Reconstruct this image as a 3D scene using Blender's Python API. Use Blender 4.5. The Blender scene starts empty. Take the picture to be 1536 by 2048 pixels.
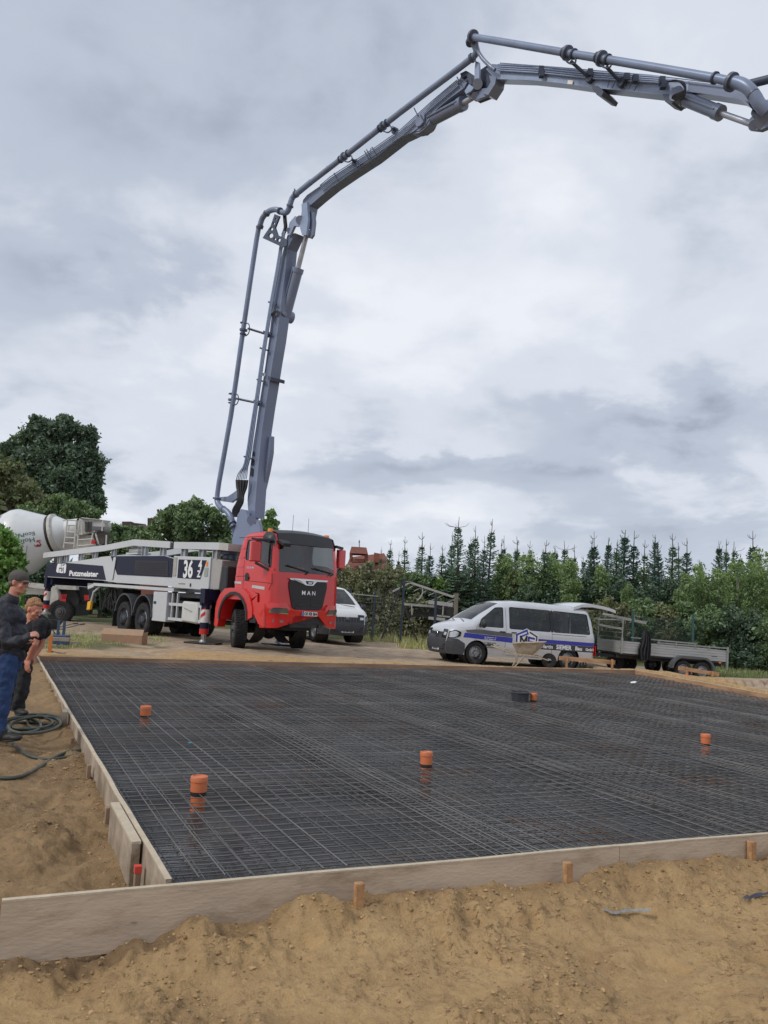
import bpy, bmesh, math, random
import numpy as np
from math import radians, sin, cos, pi, sqrt, atan2
from mathutils import Vector, Matrix
from mathutils.geometry import tessellate_polygon
scene = bpy.context.scene
col = scene.collection
# ------------------------------------------------------------------ camera
FP, PITCH, ROLL, CH = 1640., radians(6.35), radians(2.8), 1.52
_F = Vector((0, cos(PITCH), sin(PITCH))); _R0 = Vector((1, 0, 0)); _U0 = Vector((0, -sin(PITCH), cos(PITCH)))
_R = _R0*cos(ROLL)+_U0*sin(ROLL); _U = _U0*cos(ROLL)-_R0*sin(ROLL); CAM = Vector((0, 0, CH))
cd = bpy.data.cameras.new('camera'); cam = bpy.data.objects.new('camera', cd); col.objects.link(cam)
cd.sensor_fit = 'VERTICAL'; cd.sensor_height = 24; cd.lens = FP/2048*24; cd.clip_start = .05; cd.clip_end = 4000
m = Matrix.Identity(4)
for i, v in enumerate((_R, _U, -_F)):
    for k in range(3): m[k][i] = v[k]
m.translation = CAM; cam.matrix_world = m; scene.camera = cam
def ray(x, y): return _F+_R*((x-768)/FP)-_U*((y-1024)/FP)
def at_z(x, y, z=0.):
    d = ray(x, y); return CAM+d*((z-CH)/d.z)
def at_y(x, y, Y):
    d = ray(x, y); return CAM+d*(Y/d.y)
def on_plane(x, y, P, n):
    d = ray(x, y); return CAM+d*((P-CAM).dot(n)/d.dot(n))
# ------------------------------------------------------------------ sky, sun, exposure
SUN_EL, SUN_AZ = radians(42), radians(240)     # azimuth from +Y clockwise: behind the camera on the left
w = bpy.data.worlds.new('World'); scene.world = w; w.use_nodes = True
nt = w.node_tree; nt.nodes.clear(); N = nt.nodes.new; Lk = nt.links.new
out = N('ShaderNodeOutputWorld'); bg = N('ShaderNodeBackground'); bg.inputs['Strength'].default_value = .1
sky = N('ShaderNodeTexSky'); sky.sky_type = 'NISHITA'; sky.sun_disc = False; sky.sun_elevation = SUN_EL; sky.sun_rotation = SUN_AZ
tc = N('ShaderNodeTexCoord'); sep = N('ShaderNodeSeparateXYZ'); Lk(tc.outputs['Generated'], sep.inputs[0])
def mth(op, a, b=None, c=None, clamp=False):
    n = N('ShaderNodeMath'); n.operation = op; n.use_clamp = clamp
    for i, v in enumerate((a, b, c)):
        if v is None: continue
        if isinstance(v, (int, float)): n.inputs[i].default_value = v
        else: Lk(v, n.inputs[i])
    return n.outputs[0]
zc = mth('MAXIMUM', sep.outputs[2], 0.0); zz = mth('ADD', zc, .30)
cx_ = mth('DIVIDE', sep.outputs[0], zz); cy_ = mth('DIVIDE', sep.outputs[1], zz)
cmb = N('ShaderNodeCombineXYZ'); Lk(cx_, cmb.inputs[0]); Lk(cy_, cmb.inputs[1])
def noise(vec, scale, det, rough, dist=0., off=(0, 0, 0)):
    mp = N('ShaderNodeMapping'); mp.inputs['Location'].default_value = off; Lk(vec, mp.inputs[0])
    n = N('ShaderNodeTexNoise'); n.inputs['Scale'].default_value = scale; n.inputs['Detail'].default_value = det
    n.inputs['Roughness'].default_value = rough; n.inputs['Distortion'].default_value = dist; Lk(mp.outputs[0], n.inputs['Vector']); return n.outputs['Fac']
n1 = noise(cmb.outputs[0], 1.7, 5, .52, .12, (3.1, 1.7, 0)); n2 = noise(cmb.outputs[0], 4.2, 7, .56, .2, (7.3, 2.2, 0))
fac = mth('ADD', mth('MULTIPLY', n1, .52), mth('MULTIPLY_ADD', n2, .38, .075))
def blob(px, py, rx, rz, amt):                 # soft dark or bright patch of cloud in one direction of the sky
    d = ray(px, py).normalized(); az, el = atan2(d.x, d.y), math.asin(d.z)
    a = mth('ARCTAN2', sep.outputs[0], sep.outputs[1]); e = mth('ARCSINE', sep.outputs[2])
    wob = mth('MULTIPLY', mth('SUBTRACT', n2, .5), .35)
    u = mth('DIVIDE', mth('ADD', mth('SUBTRACT', a, az), wob), rx); v = mth('DIVIDE', mth('ADD', mth('SUBTRACT', e, el), mth('MULTIPLY', wob, .35)), rz)
    q = mth('ADD', mth('MULTIPLY', u, u), mth('MULTIPLY', v, v)); g = mth('EXPONENT', mth('MULTIPLY', q, -1.))
    return mth('MULTIPLY', g, amt)
for b in ((330, 60, .5, .25, -.13), (170, 560, .16, .09, -.15), (60, 380, .16, .06, .1), (380, 620, .1, .1, .09), (760, 660, .12, .12, .07),
          (950, 940, .2, .022, -.17), (700, 960, .12, .02, -.1), (1150, 830, .3, .025, -.06), (1220, 880, .09, .03, -.12), (1380, 1060, .22, .035, -.12), (1350, 680, .2, .06, .06), (880, 1020, .25, .02, .06),
          (700, 440, .2, .08, .06), (950, 590, .22, .03, .04), (330, 900, .2, .05, .08), (1400, 980, .3, .02, -.03), (1150, 300, .2, .1, .03)):
    fac = mth('ADD', fac, blob(*b))
rp = N('ShaderNodeValToRGB'); Lk(fac, rp.inputs[0]); rp.color_ramp.interpolation = 'EASE'
els = rp.color_ramp.elements; els[0].position = .25; els[0].color = (.27, .31, .38, 1); els[1].position = .68; els[1].color = (.70, .725, .775, 1)
e_ = els.new(.42); e_.color = (.42, .465, .55, 1); e_ = els.new(.54); e_.color = (.58, .615, .685, 1)
sc = N('ShaderNodeVectorMath'); sc.operation = 'SCALE'; sc.inputs['Scale'].default_value = 10.; Lk(rp.outputs[0], sc.inputs[0])
mx = N('ShaderNodeMix'); mx.data_type = 'RGBA'; mx.inputs['Factor'].default_value = .97
Lk(sky.outputs[0], mx.inputs['A']); Lk(sc.outputs[0], mx.inputs['B']); Lk(mx.outputs['Result'], bg.inputs['Color']); Lk(bg.outputs[0], out.inputs[0])
sl = bpy.data.lights.new('sun', 'SUN'); sl.energy = 1.3; sl.angle = radians(12); sl.color = (1, .95, .88)
so = bpy.data.objects.new('sun', sl); col.objects.link(so)
sd = Vector((sin(SUN_AZ)*cos(SUN_EL), cos(SUN_AZ)*cos(SUN_EL), sin(SUN_EL))); so.rotation_euler = sd.to_track_quat('Z', 'Y').to_euler()
vs = scene.view_settings; vs.view_transform = 'Standard'; vs.look = 'None'; vs.exposure = 0.3; vs.gamma = 1; vs.use_curve_mapping = False
# ------------------------------------------------------------------ helpers
def nodes_of(name):
    mt = bpy.data.materials.new(name); mt.use_nodes = True; return mt, mt.node_tree, mt.node_tree.nodes['Principled BSDF']
_mats = {}
def M(name, c, rough=.5, metal=0., var=.12, vs_=6., bump=0., bs=40., spec=.5, c2=None, coat=0., c2th=(.45, .6), stretch=None, island=0., knots=False):
    """procedural paint / wood / metal: base colour varied by noise, optional second colour for dirt, bump"""
    if name in _mats: return _mats[name]
    mt, t, b = nodes_of(name); n = t.nodes.new; l = t.links.new
    tc = n('ShaderNodeTexCoord'); mp = n('ShaderNodeMapping'); l(tc.outputs['Object'], mp.inputs[0])
    if stretch: mp.inputs['Scale'].default_value = stretch
    nz = n('ShaderNodeTexNoise'); nz.inputs['Scale'].default_value = vs_; nz.inputs['Detail'].default_value = 6; nz.inputs['Roughness'].default_value = .62; l(mp.outputs[0], nz.inputs['Vector'])
    r = n('ShaderNodeValToRGB'); l(nz.outputs['Fac'], r.inputs[0]); e = r.color_ramp.elements
    e[0].position = .3; e[0].color = tuple(x*(1-var) for x in c)+(1,); e[1].position = .7; e[1].color = tuple(min(1, x*(1+var)) for x in c)+(1,)
    cout = r.outputs[0]
    if c2:
        n2 = n('ShaderNodeTexNoise'); n2.inputs['Scale'].default_value = vs_*.37; n2.inputs['Detail'].default_value = 8; n2.inputs['Roughness'].default_value = .7; l(mp.outputs[0], n2.inputs['Vector'])
        mr = n('ShaderNodeMapRange'); mr.inputs['From Min'].default_value = c2th[0]; mr.inputs['From Max'].default_value = c2th[1]; l(n2.outputs['Fac'], mr.inputs['Value'])
        mi = n('ShaderNodeMix'); mi.data_type = 'RGBA'; l(mr.outputs[0], mi.inputs['Factor']); l(cout, mi.inputs['A']); mi.inputs['B'].default_value = tuple(c2)+(1,); cout = mi.outputs['Result']
    if knots:
        vo = n('ShaderNodeTexVoronoi'); vo.inputs['Scale'].default_value = 3.4; m2 = n('ShaderNodeMapping'); l(tc.outputs['Object'], m2.inputs[0]); m2.inputs['Scale'].default_value = (.7, 1, 1.6); l(m2.outputs[0], vo.inputs['Vector']); kr = n('ShaderNodeMapRange'); l(vo.outputs['Distance'], kr.inputs['Value']); kr.inputs['From Min'].default_value = .045; kr.inputs['From Max'].default_value = .085; kr.inputs['To Min'].default_value = 1.; kr.inputs['To Max'].default_value = 0.
        mk = n('ShaderNodeMix'); mk.data_type = 'RGBA'; l(kr.outputs[0], mk.inputs['Factor']); l(cout, mk.inputs['A']); mk.inputs['B'].default_value = (.13, .075, .04, 1); cout = mk.outputs['Result']
    if island:
        gi = n('ShaderNodeNewGeometry'); mr = n('ShaderNodeMapRange'); mr.inputs['To Min'].default_value = 1-island; mr.inputs['To Max'].default_value = 1+island; l(gi.outputs['Random Per Island'], mr.inputs['Value'])
        vm = n('ShaderNodeVectorMath'); vm.operation = 'SCALE'; l(cout, vm.inputs[0]); l(mr.outputs[0], vm.inputs['Scale']); cout = vm.outputs[0]
    l(cout, b.inputs['Base Color']); b.inputs['Roughness'].default_value = rough; b.inputs['Metallic'].default_value = metal
    b.inputs['Specular IOR Level'].default_value = spec; b.inputs['Coat Weight'].default_value = coat; b.inputs['Coat Roughness'].default_value = .08
    if bump:
        nb = n('ShaderNodeTexNoise'); nb.inputs['Scale'].default_value = bs; nb.inputs['Detail'].default_value = 6; l(mp.outputs[0], nb.inputs['Vector'])
        bp_ = n('ShaderNodeBump'); bp_.inputs['Strength'].default_value = bump; bp_.inputs['Distance'].default_value = .02; l(nb.outputs['Fac'], bp_.inputs['Height']); l(bp_.outputs[0], b.inputs['Normal'])
    _mats[name] = mt; return mt
def glass(name, tint=(.02, .025, .03), see=.3, rough=.03):
    if name in _mats: return _mats[name]
    mt, t, b = nodes_of(name); n = t.nodes.new; l = t.links.new
    b.inputs['Base Color'].default_value = tuple(tint)+(1,); b.inputs['Roughness'].default_value = rough; b.inputs['Specular IOR Level'].default_value = 1.; b.inputs['Coat Weight'].default_value = 1.; b.inputs['Coat Roughness'].default_value = .02
    tr = n('ShaderNodeBsdfTransparent'); tr.inputs[0].default_value = (.75, .8, .8, 1); ms = n('ShaderNodeMixShader'); ms.inputs[0].default_value = see
    o = t.nodes['Material Output']; l(b.outputs[0], ms.inputs[1]); l(tr.outputs[0], ms.inputs[2]); l(ms.outputs[0], o.inputs[0]); _mats[name] = mt; return mt
def frame_of(d, up=None):
    d = Vector(d).normalized(); up = Vector(up) if up is not None else Vector((0, 0, 1))
    if abs(d.dot(up.normalized())) > .98: up = Vector((0, 1, 0)) if abs(d.y) < .9 else Vector((1, 0, 0))
    s = up.cross(d).normalized(); return s, d.cross(s).normalized(), d
class MB:
    def __init__(self): self.v = []; self.f = []
    def add(self, vs, fs):
        o = len(self.v); self.v.extend(tuple(x) for x in vs); self.f.extend([tuple(i+o for i in f) for f in fs]); return self
    def box(self, c, s, rot=None):
        c = Vector(c); h = Vector(s)/2; vs = []
        for z in (-1, 1):
            for y in (-1, 1):
                for x in (-1, 1):
                    q = Vector((x*h.x, y*h.y, z*h.z)); vs.append(c+(rot @ q if rot else q))
        return self.add(vs, [(0, 2, 3, 1), (4, 5, 7, 6), (0, 1, 5, 4), (2, 6, 7, 3), (0, 4, 6, 2), (1, 3, 7, 5)])
    def beam(self, p0, p1, w_, h, up=None):
        p0 = Vector(p0); p1 = Vector(p1); s, u, d = frame_of(p1-p0, up); vs = []
        for p in (p0, p1):
            for a, b in ((-1, -1), (1, -1), (1, 1), (-1, 1)): vs.append(p+s*a*w_/2+u*b*h/2)
        return self.add(vs, [(3, 2, 1, 0), (4, 5, 6, 7), (0, 1, 5, 4), (1, 2, 6, 5), (2, 3, 7, 6), (3, 0, 4, 7)])
    def cyl(self, p0, p1, r0, r1=None, n=16, caps=True):
        return self.tube([p0, p1], [r0, r0 if r1 is None else r1], n, caps)
    def tube(self, pts, r, n=10, caps=True):
        pts = [Vector(p) for p in pts]; k = len(pts); rr = r if isinstance(r, (list, tuple)) else [r]*k; vs = []; fs = []; s = None
        for i, p in enumerate(pts):
            d = (pts[min(i+1, k-1)]-pts[max(i-1, 0)]).normalized()
            if s is None: s, u, _ = frame_of(d)
            else:
                s = (s-d*s.dot(d)).normalized(); u = d.cross(s)
            for j in range(n):
                a = 2*pi*j/n; vs.append(p+(s*cos(a)+u*sin(a))*rr[i])
        for i in range(k-1):
            for j in range(n):
                j2 = (j+1) % n; fs.append((i*n+j, i*n+j2, (i+1)*n+j2, (i+1)*n+j))
        if caps: fs.append(tuple(range(n))[::-1]); fs.append(tuple((k-1)*n+j for j in range(n)))
        return self.add(vs, fs)
    def prism(self, pts, vec):
        pts = [Vector(p) for p in pts]; vec = Vector(vec); n = len(pts); tris = tessellate_polygon([pts])
        fs = [tuple(t) for t in tris]+[tuple(i+n for i in t[::-1]) for t in tris]
        fs += [(i, (i+1) % n, (i+1) % n+n, i+n) for i in range(n)]
        return self.add(pts+[p+vec for p in pts], fs)
    def lathe(self, prof, o, axis, n=24):           # prof: (radius, distance along axis)
        o = Vector(o); s, u, d = frame_of(axis); vs = []; fs = []; k = len(prof)
        for r, h in prof:
            for j in range(n):
                a = 2*pi*j/n; vs.append(o+d*h+(s*cos(a)+u*sin(a))*max(r, 1e-4))
        for i in range(k-1):
            for j in range(n):
                j2 = (j+1) % n; fs.append((i*n+j, i*n+j2, (i+1)*n+j2, (i+1)*n+j))
        return self.add(vs, fs)
    def ell(self, c, r, n=12, m_=8, rot=None):
        c = Vector(c); vs = []; fs = []
        for i in range(m_+1):
            t = pi*i/m_
            for j in range(n):
                a = 2*pi*j/n; q = Vector((r[0]*sin(t)*cos(a), r[1]*sin(t)*sin(a), r[2]*cos(t))); vs.append(c+(rot @ q if rot else q))
        for i in range(m_):
            for j in range(n): fs.append((i*n+j, (i+1)*n+j, (i+1)*n+(j+1) % n, i*n+(j+1) % n))
        return self.add(vs, fs)
    def build(self, name, mat, parent=None, bevel=0., ang=35., world=None, clean=False):
        """links ONE mesh object; world = the parent's Matrix when the points are given in world space"""
        v = self.v
        if world is not None:
            inv = world.inverted(); v = [tuple(inv @ Vector(q)) for q in v]
        me = bpy.data.meshes.new(name); me.from_pydata(v, [], self.f)
        bm = bmesh.new(); bm.from_mesh(me)
        if clean or bevel: bmesh.ops.remove_doubles(bm, verts=bm.verts, dist=1e-4)
        bmesh.ops.recalc_face_normals(bm, faces=bm.faces)
        if bevel:
            ed = [e for e in bm.edges if len(e.link_faces) == 2 and e.calc_face_angle(0) > radians(40)]
            bmesh.ops.bevel(bm, geom=ed, offset=bevel, segments=1, affect='EDGES', clamp_overlap=True)
        bm.to_mesh(me); bm.free()
        me.polygons.foreach_set('use_smooth', [True]*len(me.polygons)); me.set_sharp_from_angle(angle=radians(ang))
        me.materials.append(mat); o = bpy.data.objects.new(name, me); col.objects.link(o)
        if parent: o.parent = parent
        return o
def tag(o, label=None, cat=None, group=None, kind=None):
    for k, v in (('label', label), ('category', cat), ('group', group), ('kind', kind)):
        if v: o[k] = v
    return o
def empty(name, loc=(0, 0, 0), rz=0., label=None, cat=None, group=None, mat=None):
    o = bpy.data.objects.new(name, None); col.objects.link(o); o.empty_display_size = .2
    if mat is not None: o.matrix_world = mat
    else: o.location = loc; o.rotation_euler = (0, 0, rz)
    return tag(o, label, cat, group)
_kids = {}
def copy_tree(o, parent=None):
    c = o.copy(); col.objects.link(c)
    if parent: c.parent = parent
    for ch in list(o.children): copy_tree(ch, c)
    return c
def text_geo(s, size, bold=0., align='LEFT', sx=1., ext=0.):
    cu = bpy.data.curves.new('t', 'FONT'); cu.body = s; cu.size = size; cu.offset = bold; cu.align_x = align; cu.resolution_u = 3
    o = bpy.data.objects.new('t', cu); col.objects.link(o); dg = bpy.context.evaluated_depsgraph_get()
    me = bpy.data.meshes.new_from_object(o.evaluated_get(dg)); vs = [(v.co.x*sx, v.co.y) for v in me.vertices]; fs = [tuple(p.vertices) for p in me.polygons]
    bpy.data.objects.remove(o); bpy.data.meshes.remove(me); return vs, fs
def flat(mb, geo, O, X, Y):                       # put 2D geometry on the plane O + x*X + y*Y
    O, X, Y = Vector(O), Vector(X), Vector(Y); return mb.add([O+X*x+Y*y for x, y in geo[0]], geo[1])
def poly2(pts): # filled 2D polygon as geometry
    t = tessellate_polygon([[Vector((x, y, 0)) for x, y in pts]]); return list(pts), [tuple(i) for i in t]
def stroke2(pts, w_):                             # polyline stroke as 2D quads
    vs, fs = [], []
    for (x0, y0), (x1, y1) in zip(pts, pts[1:]):
        dx, dy = x1-x0, y1-y0; L = sqrt(dx*dx+dy*dy) or 1; dx, dy = dx/L*w_/2, dy/L*w_/2; o = len(vs)
        vs += [(x0-dx+dy, y0-dy-dx), (x1+dx+dy, y1+dy-dx), (x1+dx-dy, y1+dy+dx), (x0-dx-dy, y0-dy+dx)]; fs.append((o, o+1, o+2, o+3))
    return vs, fs
# vectorised value noise
def _h(ix, iy, s):
    n = (ix*374761393+iy*668265263+s*1442695041) & 0xffffffff; n = ((n ^ (n >> 13))*1274126177) & 0xffffffff; return ((n ^ (n >> 16)) & 0xffff)/65535.
def vnoise(x, y, s=0):
    x = np.asarray(x, float); y = np.asarray(y, float); ix = np.floor(x).astype(np.int64); iy = np.floor(y).astype(np.int64); fx = x-ix; fy = y-iy
    fx = fx*fx*(3-2*fx); fy = fy*fy*(3-2*fy)
    return (_h(ix, iy, s)*(1-fx)+_h(ix+1, iy, s)*fx)*(1-fy)+(_h(ix, iy+1, s)*(1-fx)+_h(ix+1, iy+1, s)*fx)*fy
def fbm(x, y, s=0, o=4, g=.5):
    t = 0; a = 1; n = 0
    for i in range(o): t = t+a*(vnoise(x*2**i+i*17.3, y*2**i-i*9.1, s+i)-.5); n += a; a *= g
    return t/n*2
def sstep(a, b, x):
    t = np.clip((x-a)/(b-a), 0, 1); return t*t*(3-2*t)
# ------------------------------------------------------------------ slab outline (top edge of the formwork is z = 0)
A = at_z(345, 1762); B = at_z(75, 1312); Cc = at_z(1270, 1340); NR = at_z(1536, 1665); RR = at_z(1536, 1388)
def isect(p, d, q, e):
    t = ((q.x-p.x)*e.y-(q.y-p.y)*e.x)/(d.x*e.y-d.y*e.x); return p+d*t
D = isect(A, NR-A, Cc, RR-Cc)
UD = (B-A).normalized(); VD = (NR-A).normalized(); FD = (Cc-B).normalized(); RD = (D-Cc).normalized()
SL = (B-A).length
def sdl(x, y, P, d):                               # signed distance left of the line P + t d
    return d.x*(y-P.y)-d.y*(x-P.x)
TROW = Vector((-3.177, 24.15, .06))
def gh(x, y, detail=True):
    x = np.asarray(x, float); y = np.asarray(y, float)
    dn = -sdl(x, y, A, VD); dl = sdl(x, y, A, UD); df = sdl(x, y, B, FD); dr = sdl(x, y, Cc, Vector((-RD.x, -RD.y, 0)))*-1
    u = (x-A.x)*UD.x+(y-A.y)*UD.y
    zf = np.clip(-.034*(x+2.5)+.03, -.36, .09)
    big = fbm(x*.9, y*.9, 5, 3); med = fbm(x*2.6, y*2.6, 11, 4, .6)
    # near side
    zb = np.interp(x, [-2.2, -1.35, -1.15, -.8, 0, 1.2, 3, 6], [-.31, -.30, -.235, -.20, -.185, -.15, -.17, -.15])
    lump = (np.maximum(0, fbm(x*3.2, y*3.2, 31, 4, .6)+.12)*.16*np.exp(-((dn-.2)/.26)**2))*sstep(-1.35, -1.0, x)+np.maximum(0, fbm(x*4, y*4, 32, 3)-.05)*.12*np.exp(-((dn-.3)/.2)**2)
    zn = zb+(-.30-zb)*sstep(.08, .75, dn)+big*.05+lump
    zn = zn+.10*np.maximum(0, fbm(x*1.7+4, y*1.7, 51, 3))*sstep(.5, 1., dn)
    # left side, far side, right side
    zl = np.interp(u, [-1, 0, 1.5, 4.5, 8, SL], [-.29, -.26, -.22, -.15, -.1, -.02])+big*.03-.03*np.exp(-((dl-.25)/.25)**2)
    zl = zl+.05*np.exp(-((dl-.06)/.12)**2)*np.maximum(0, fbm(x*4, y*4, 8, 3)+.3)
    zq = zf+(0.0-zf)*np.exp(-(np.maximum(df, 0)/1.3)**2)+.03*np.maximum(0, fbm(x*1.5, y*3, 3, 3))*np.exp(-(df/1.)**2)
    zr = zf+(.03-zf)*np.exp(-(np.maximum(dr, 0)/1.6)**2)+.12*np.maximum(0, fbm(x*1.2, y*1.2, 23, 3))*np.exp(-((dr-.8)/.7)**2)
    z = np.where(dn > -.0, zn, 0)
    zfar = np.where(df > .1, zq, np.where(dr > .1, zr, zl))
    z = np.where(dn > .0, zn, zfar)
    k = sstep(-.4, 0, dn); z = np.where((dn <= 0) & (dl > 0), zl+(zn-zl)*k, z)
    # blend where the left and far areas meet
    kf = sstep(-1.5, .5, df); z = np.where((dl > 0) & (dn <= -.4), zl*(1-kf)+zq*kf, z)
    kr = sstep(0, 1.5, dr); z = np.where((dr > .1) & (df > -.4), zr*.5+zq*.5, z)
    inside = (dn < -.05) & (dl < -.05) & (df < .14) & (dr < .14)
    if detail:
        near = np.exp(-np.maximum(0, np.hypot(x, y)-7)/9)
        amp = (.024+.028*sstep(-.15, .35, fbm(x*.8, y*.8, 77, 3)))*near+.012
        rough = sstep(-.15, .35, fbm(x*1.3, y*1.3, 60, 3)); rid = 1-np.abs(fbm(x*6.5, y*6.5, 43, 4, .6))*2.2
        z = z+med*amp*1.3+fbm(x*9, y*9, 41, 4, .7)*.026*near*(.35+1.3*rough)+np.clip(rid, 0, 1)*.012*near*rough+np.maximum(0, fbm(x*16, y*16, 47, 3, .7))*.02*near*(.2+rough)
        patch = sstep(.02, .16, fbm(x*1.15+3, y*1.15, 60, 4, .6)); clod = np.maximum(0, fbm(x*21, y*21, 48, 3, .6)+.08)*.030*patch+np.maximum(0, fbm(x*11, y*11, 49, 3, .6))*.045*patch
        crk = np.clip(1-np.abs(fbm(x*7.5+2*fbm(x*2, y*2, 3, 2), y*7.5, 81, 3, .55))*9, 0, 1)*.012; z = z+near*(clod-crk*(1-patch*.5))
        z = z-.035*near*sstep(.25, .6, fbm(x*3.1+9, y*2.2, 71, 2))
        trk = np.exp(-((np.mod(y*.75+x*.25+.3*fbm(x*.2, y*.2, 9, 2), 2.1)-1.)/.22)**2); z = z-.03*trk*sstep(.8, 2.5, df)*(y < 60)
    z = np.where(inside, -.36, z)
    return z
def ghs(x, y): return float(gh(x, y, False))
rs = [.25]
while rs[-1] < 1600: rs.append(rs[-1]*(1.0042 if 2.7 < rs[-1] < 8.5 else 1.0085 if 2.7 < rs[-1] < 32 else 1.05))
ths = list(np.arange(-50, 50.01, .16))+list(np.arange(56, 308, 8.))
R_, T_ = np.meshgrid(np.array(rs), np.radians(np.array(ths)), indexing='ij'); X_ = R_*np.sin(T_); Y_ = R_*np.cos(T_); Z_ = gh(X_, Y_)
nr, nth = X_.shape; co = np.stack([X_, Y_, Z_], -1).reshape(-1, 3); co = np.vstack([co, [[0, 0, -.3]]])
ii, jj = np.meshgrid(np.arange(nr-1), np.arange(nth), indexing='ij'); j2 = (jj+1) % nth
q = np.stack([ii*nth+jj, (ii+1)*nth+jj, (ii+1)*nth+j2, ii*nth+j2], -1).reshape(-1, 4)[:, ::-1]
me = bpy.data.meshes.new('ground'); cen = nr*nth
me.from_pydata(co.tolist(), [], q.tolist()+[(cen, (j+1) % nth, j) for j in range(nth)])
me.polygons.foreach_set('use_smooth', [True]*len(me.polygons))
x, y = co[:, 0], co[:, 1]; dn = -sdl(x, y, A, VD); dl = sdl(x, y, A, UD); df = sdl(x, y, B, FD); dr = sdl(x, y, Cc, -RD)*-1
nz_ = fbm(x*.5, y*1.2, 91, 4); n3 = fbm(x*1.6, y*1.6, 17, 4)
dirt = sstep(.9, 2.6, np.where(df > 0, df, 0)+nz_*2.0-np.where(x > 5, .4, 0)+np.where(x < -3, .4, 0))*(df > 0)
dirt = np.maximum(dirt, sstep(2.2, 3.4, np.where(dr > 0, dr, 0)+nz_)*(dr > 0))
grass = sstep(.0, .35, fbm(x*.35, y*.35, 13, 3)*.6+sstep(31, 36, y+x*.25+nz_*3)*1.2-.55)*(y > 24)
gp = np.exp(-(((x+8.6)/2.4)**2+((y-21.4)/1.8)**2)); grass = np.maximum(grass, sstep(.2, .6, gp+n3*.5)*.8*(df > .1))
grass = np.maximum(grass, sstep(.2, .7, np.exp(-(((x-14)/3.5)**2+((y-28.5)/2.6)**2))+nz_*.4))
ptc = sstep(.02, .2, fbm(x*1.15+3, y*1.15, 60, 4, .6)); dark_sand = np.clip(.25*ptc*np.exp(-np.hypot(x, y)/14)+sstep(.1, 3.0, dl-.1+nz_)*.0+(dl > 0)*(.8+.3*n3)*(dn < .2)*(df < 0)+.2*sstep(.0, .5, n3)*(dn > 0)+.45*np.exp(-((dn-.12)/.14)**2)*(dn > 0), 0, 1)  # mask of darker sand: left strip, foot of the front board, clod patches
ca = me.color_attributes.new('zone', 'FLOAT_COLOR', 'POINT'); ca.data.foreach_set('color', np.stack([dirt, grass, dark_sand, np.ones_like(x)], -1).astype(np.float32).ravel())
mt, t, b = nodes_of('ground_soil'); n = t.nodes.new; l = t.links.new
at = n('ShaderNodeAttribute'); at.attribute_name = 'zone'; sp = n('ShaderNodeSeparateColor'); l(at.outputs['Color'], sp.inputs[0])
tc = n('ShaderNodeTexCoord')
def nzn(s, d, r, dist=0.):
    a = n('ShaderNodeTexNoise'); a.inputs['Scale'].default_value = s; a.inputs['Detail'].default_value = d; a.inputs['Roughness'].default_value = r; a.inputs['Distortion'].default_value = dist; l(tc.outputs['Object'], a.inputs['Vector']); return a.outputs['Fac']
def ramp(f, *st):
    r = n('ShaderNodeValToRGB'); l(f, r.inputs[0]); e = r.color_ramp.elements
    e[0].position, e[0].color = st[0][0], tuple(st[0][1])+(1,); e[1].position, e[1].color = st[-1][0], tuple(st[-1][1])+(1,)
    for p, c in st[1:-1]: k = e.new(p); k.color = tuple(c)+(1,)
    return r.outputs[0]
def mixc(f, a, c):
    x = n('ShaderNodeMix'); x.data_type = 'RGBA'; l(f, x.inputs['Factor']); l(a, x.inputs['A']); l(c, x.inputs['B']); return x.outputs['Result']
sand = mixc(nzn(1.1, 7, .65), ramp(nzn(14, 8, .7), (.3, (.40, .26, .12)), (.5, (.51, .34, .165)), (.7, (.59, .41, .21))), ramp(nzn(5, 7, .7, .6), (.35, (.32, .20, .10)), (.6, (.51, .34, .165))))
wet = ramp(nzn(9, 8, .7), (.3, (.17, .11, .06)), (.7, (.31, .205, .11)))  # darker sand tones, mixed in by the third zone channel
dirtc = ramp(nzn(2.4, 8, .7, .4), (.3, (.20, .155, .115)), (.45, (.36, .275, .20)), (.6, (.47, .365, .255)), (.75, (.55, .42, .28)))
grs = ramp(nzn(6, 8, .75), (.3, (.045, .06, .022)), (.55, (.085, .10, .035)), (.75, (.17, .15, .07)))
crumbf = n('ShaderNodeMapRange'); l(nzn(24, 10, .8, .6), crumbf.inputs['Value']); crumbf.inputs['From Min'].default_value = .525; crumbf.inputs['From Max'].default_value = .57
pf = n('ShaderNodeMapRange'); l(nzn(2.3, 8, .75, .6), pf.inputs['Value']); pf.inputs['From Min'].default_value = .42; pf.inputs['From Max'].default_value = .58
cm_ = n('ShaderNodeMath'); cm_.operation = 'MULTIPLY'; l(crumbf.outputs[0], cm_.inputs[0]); l(pf.outputs[0], cm_.inputs[1])
cm2 = n('ShaderNodeMath'); cm2.operation = 'MULTIPLY'; l(cm_.outputs[0], cm2.inputs[0]); cm2.inputs[1].default_value = .9
sand = mixc(cm2.outputs[0], sand, ramp(nzn(50, 4, .6), (.3, (.13, .08, .042)), (.7, (.26, .165, .09))))  # dark flecks: moist crumbs, plus shade of small relief put into the colour
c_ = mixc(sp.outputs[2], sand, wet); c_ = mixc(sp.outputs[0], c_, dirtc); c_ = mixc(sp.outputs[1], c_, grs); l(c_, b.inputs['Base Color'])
b.inputs['Roughness'].default_value = .92; b.inputs['Specular IOR Level'].default_value = .25
mu = n('ShaderNodeMath'); mu.operation = 'MULTIPLY_ADD'; l(nzn(7, 10, .72, .8), mu.inputs[0]); mu.inputs[1].default_value = .9; l(nzn(38, 8, .7), mu.inputs[2])
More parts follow.
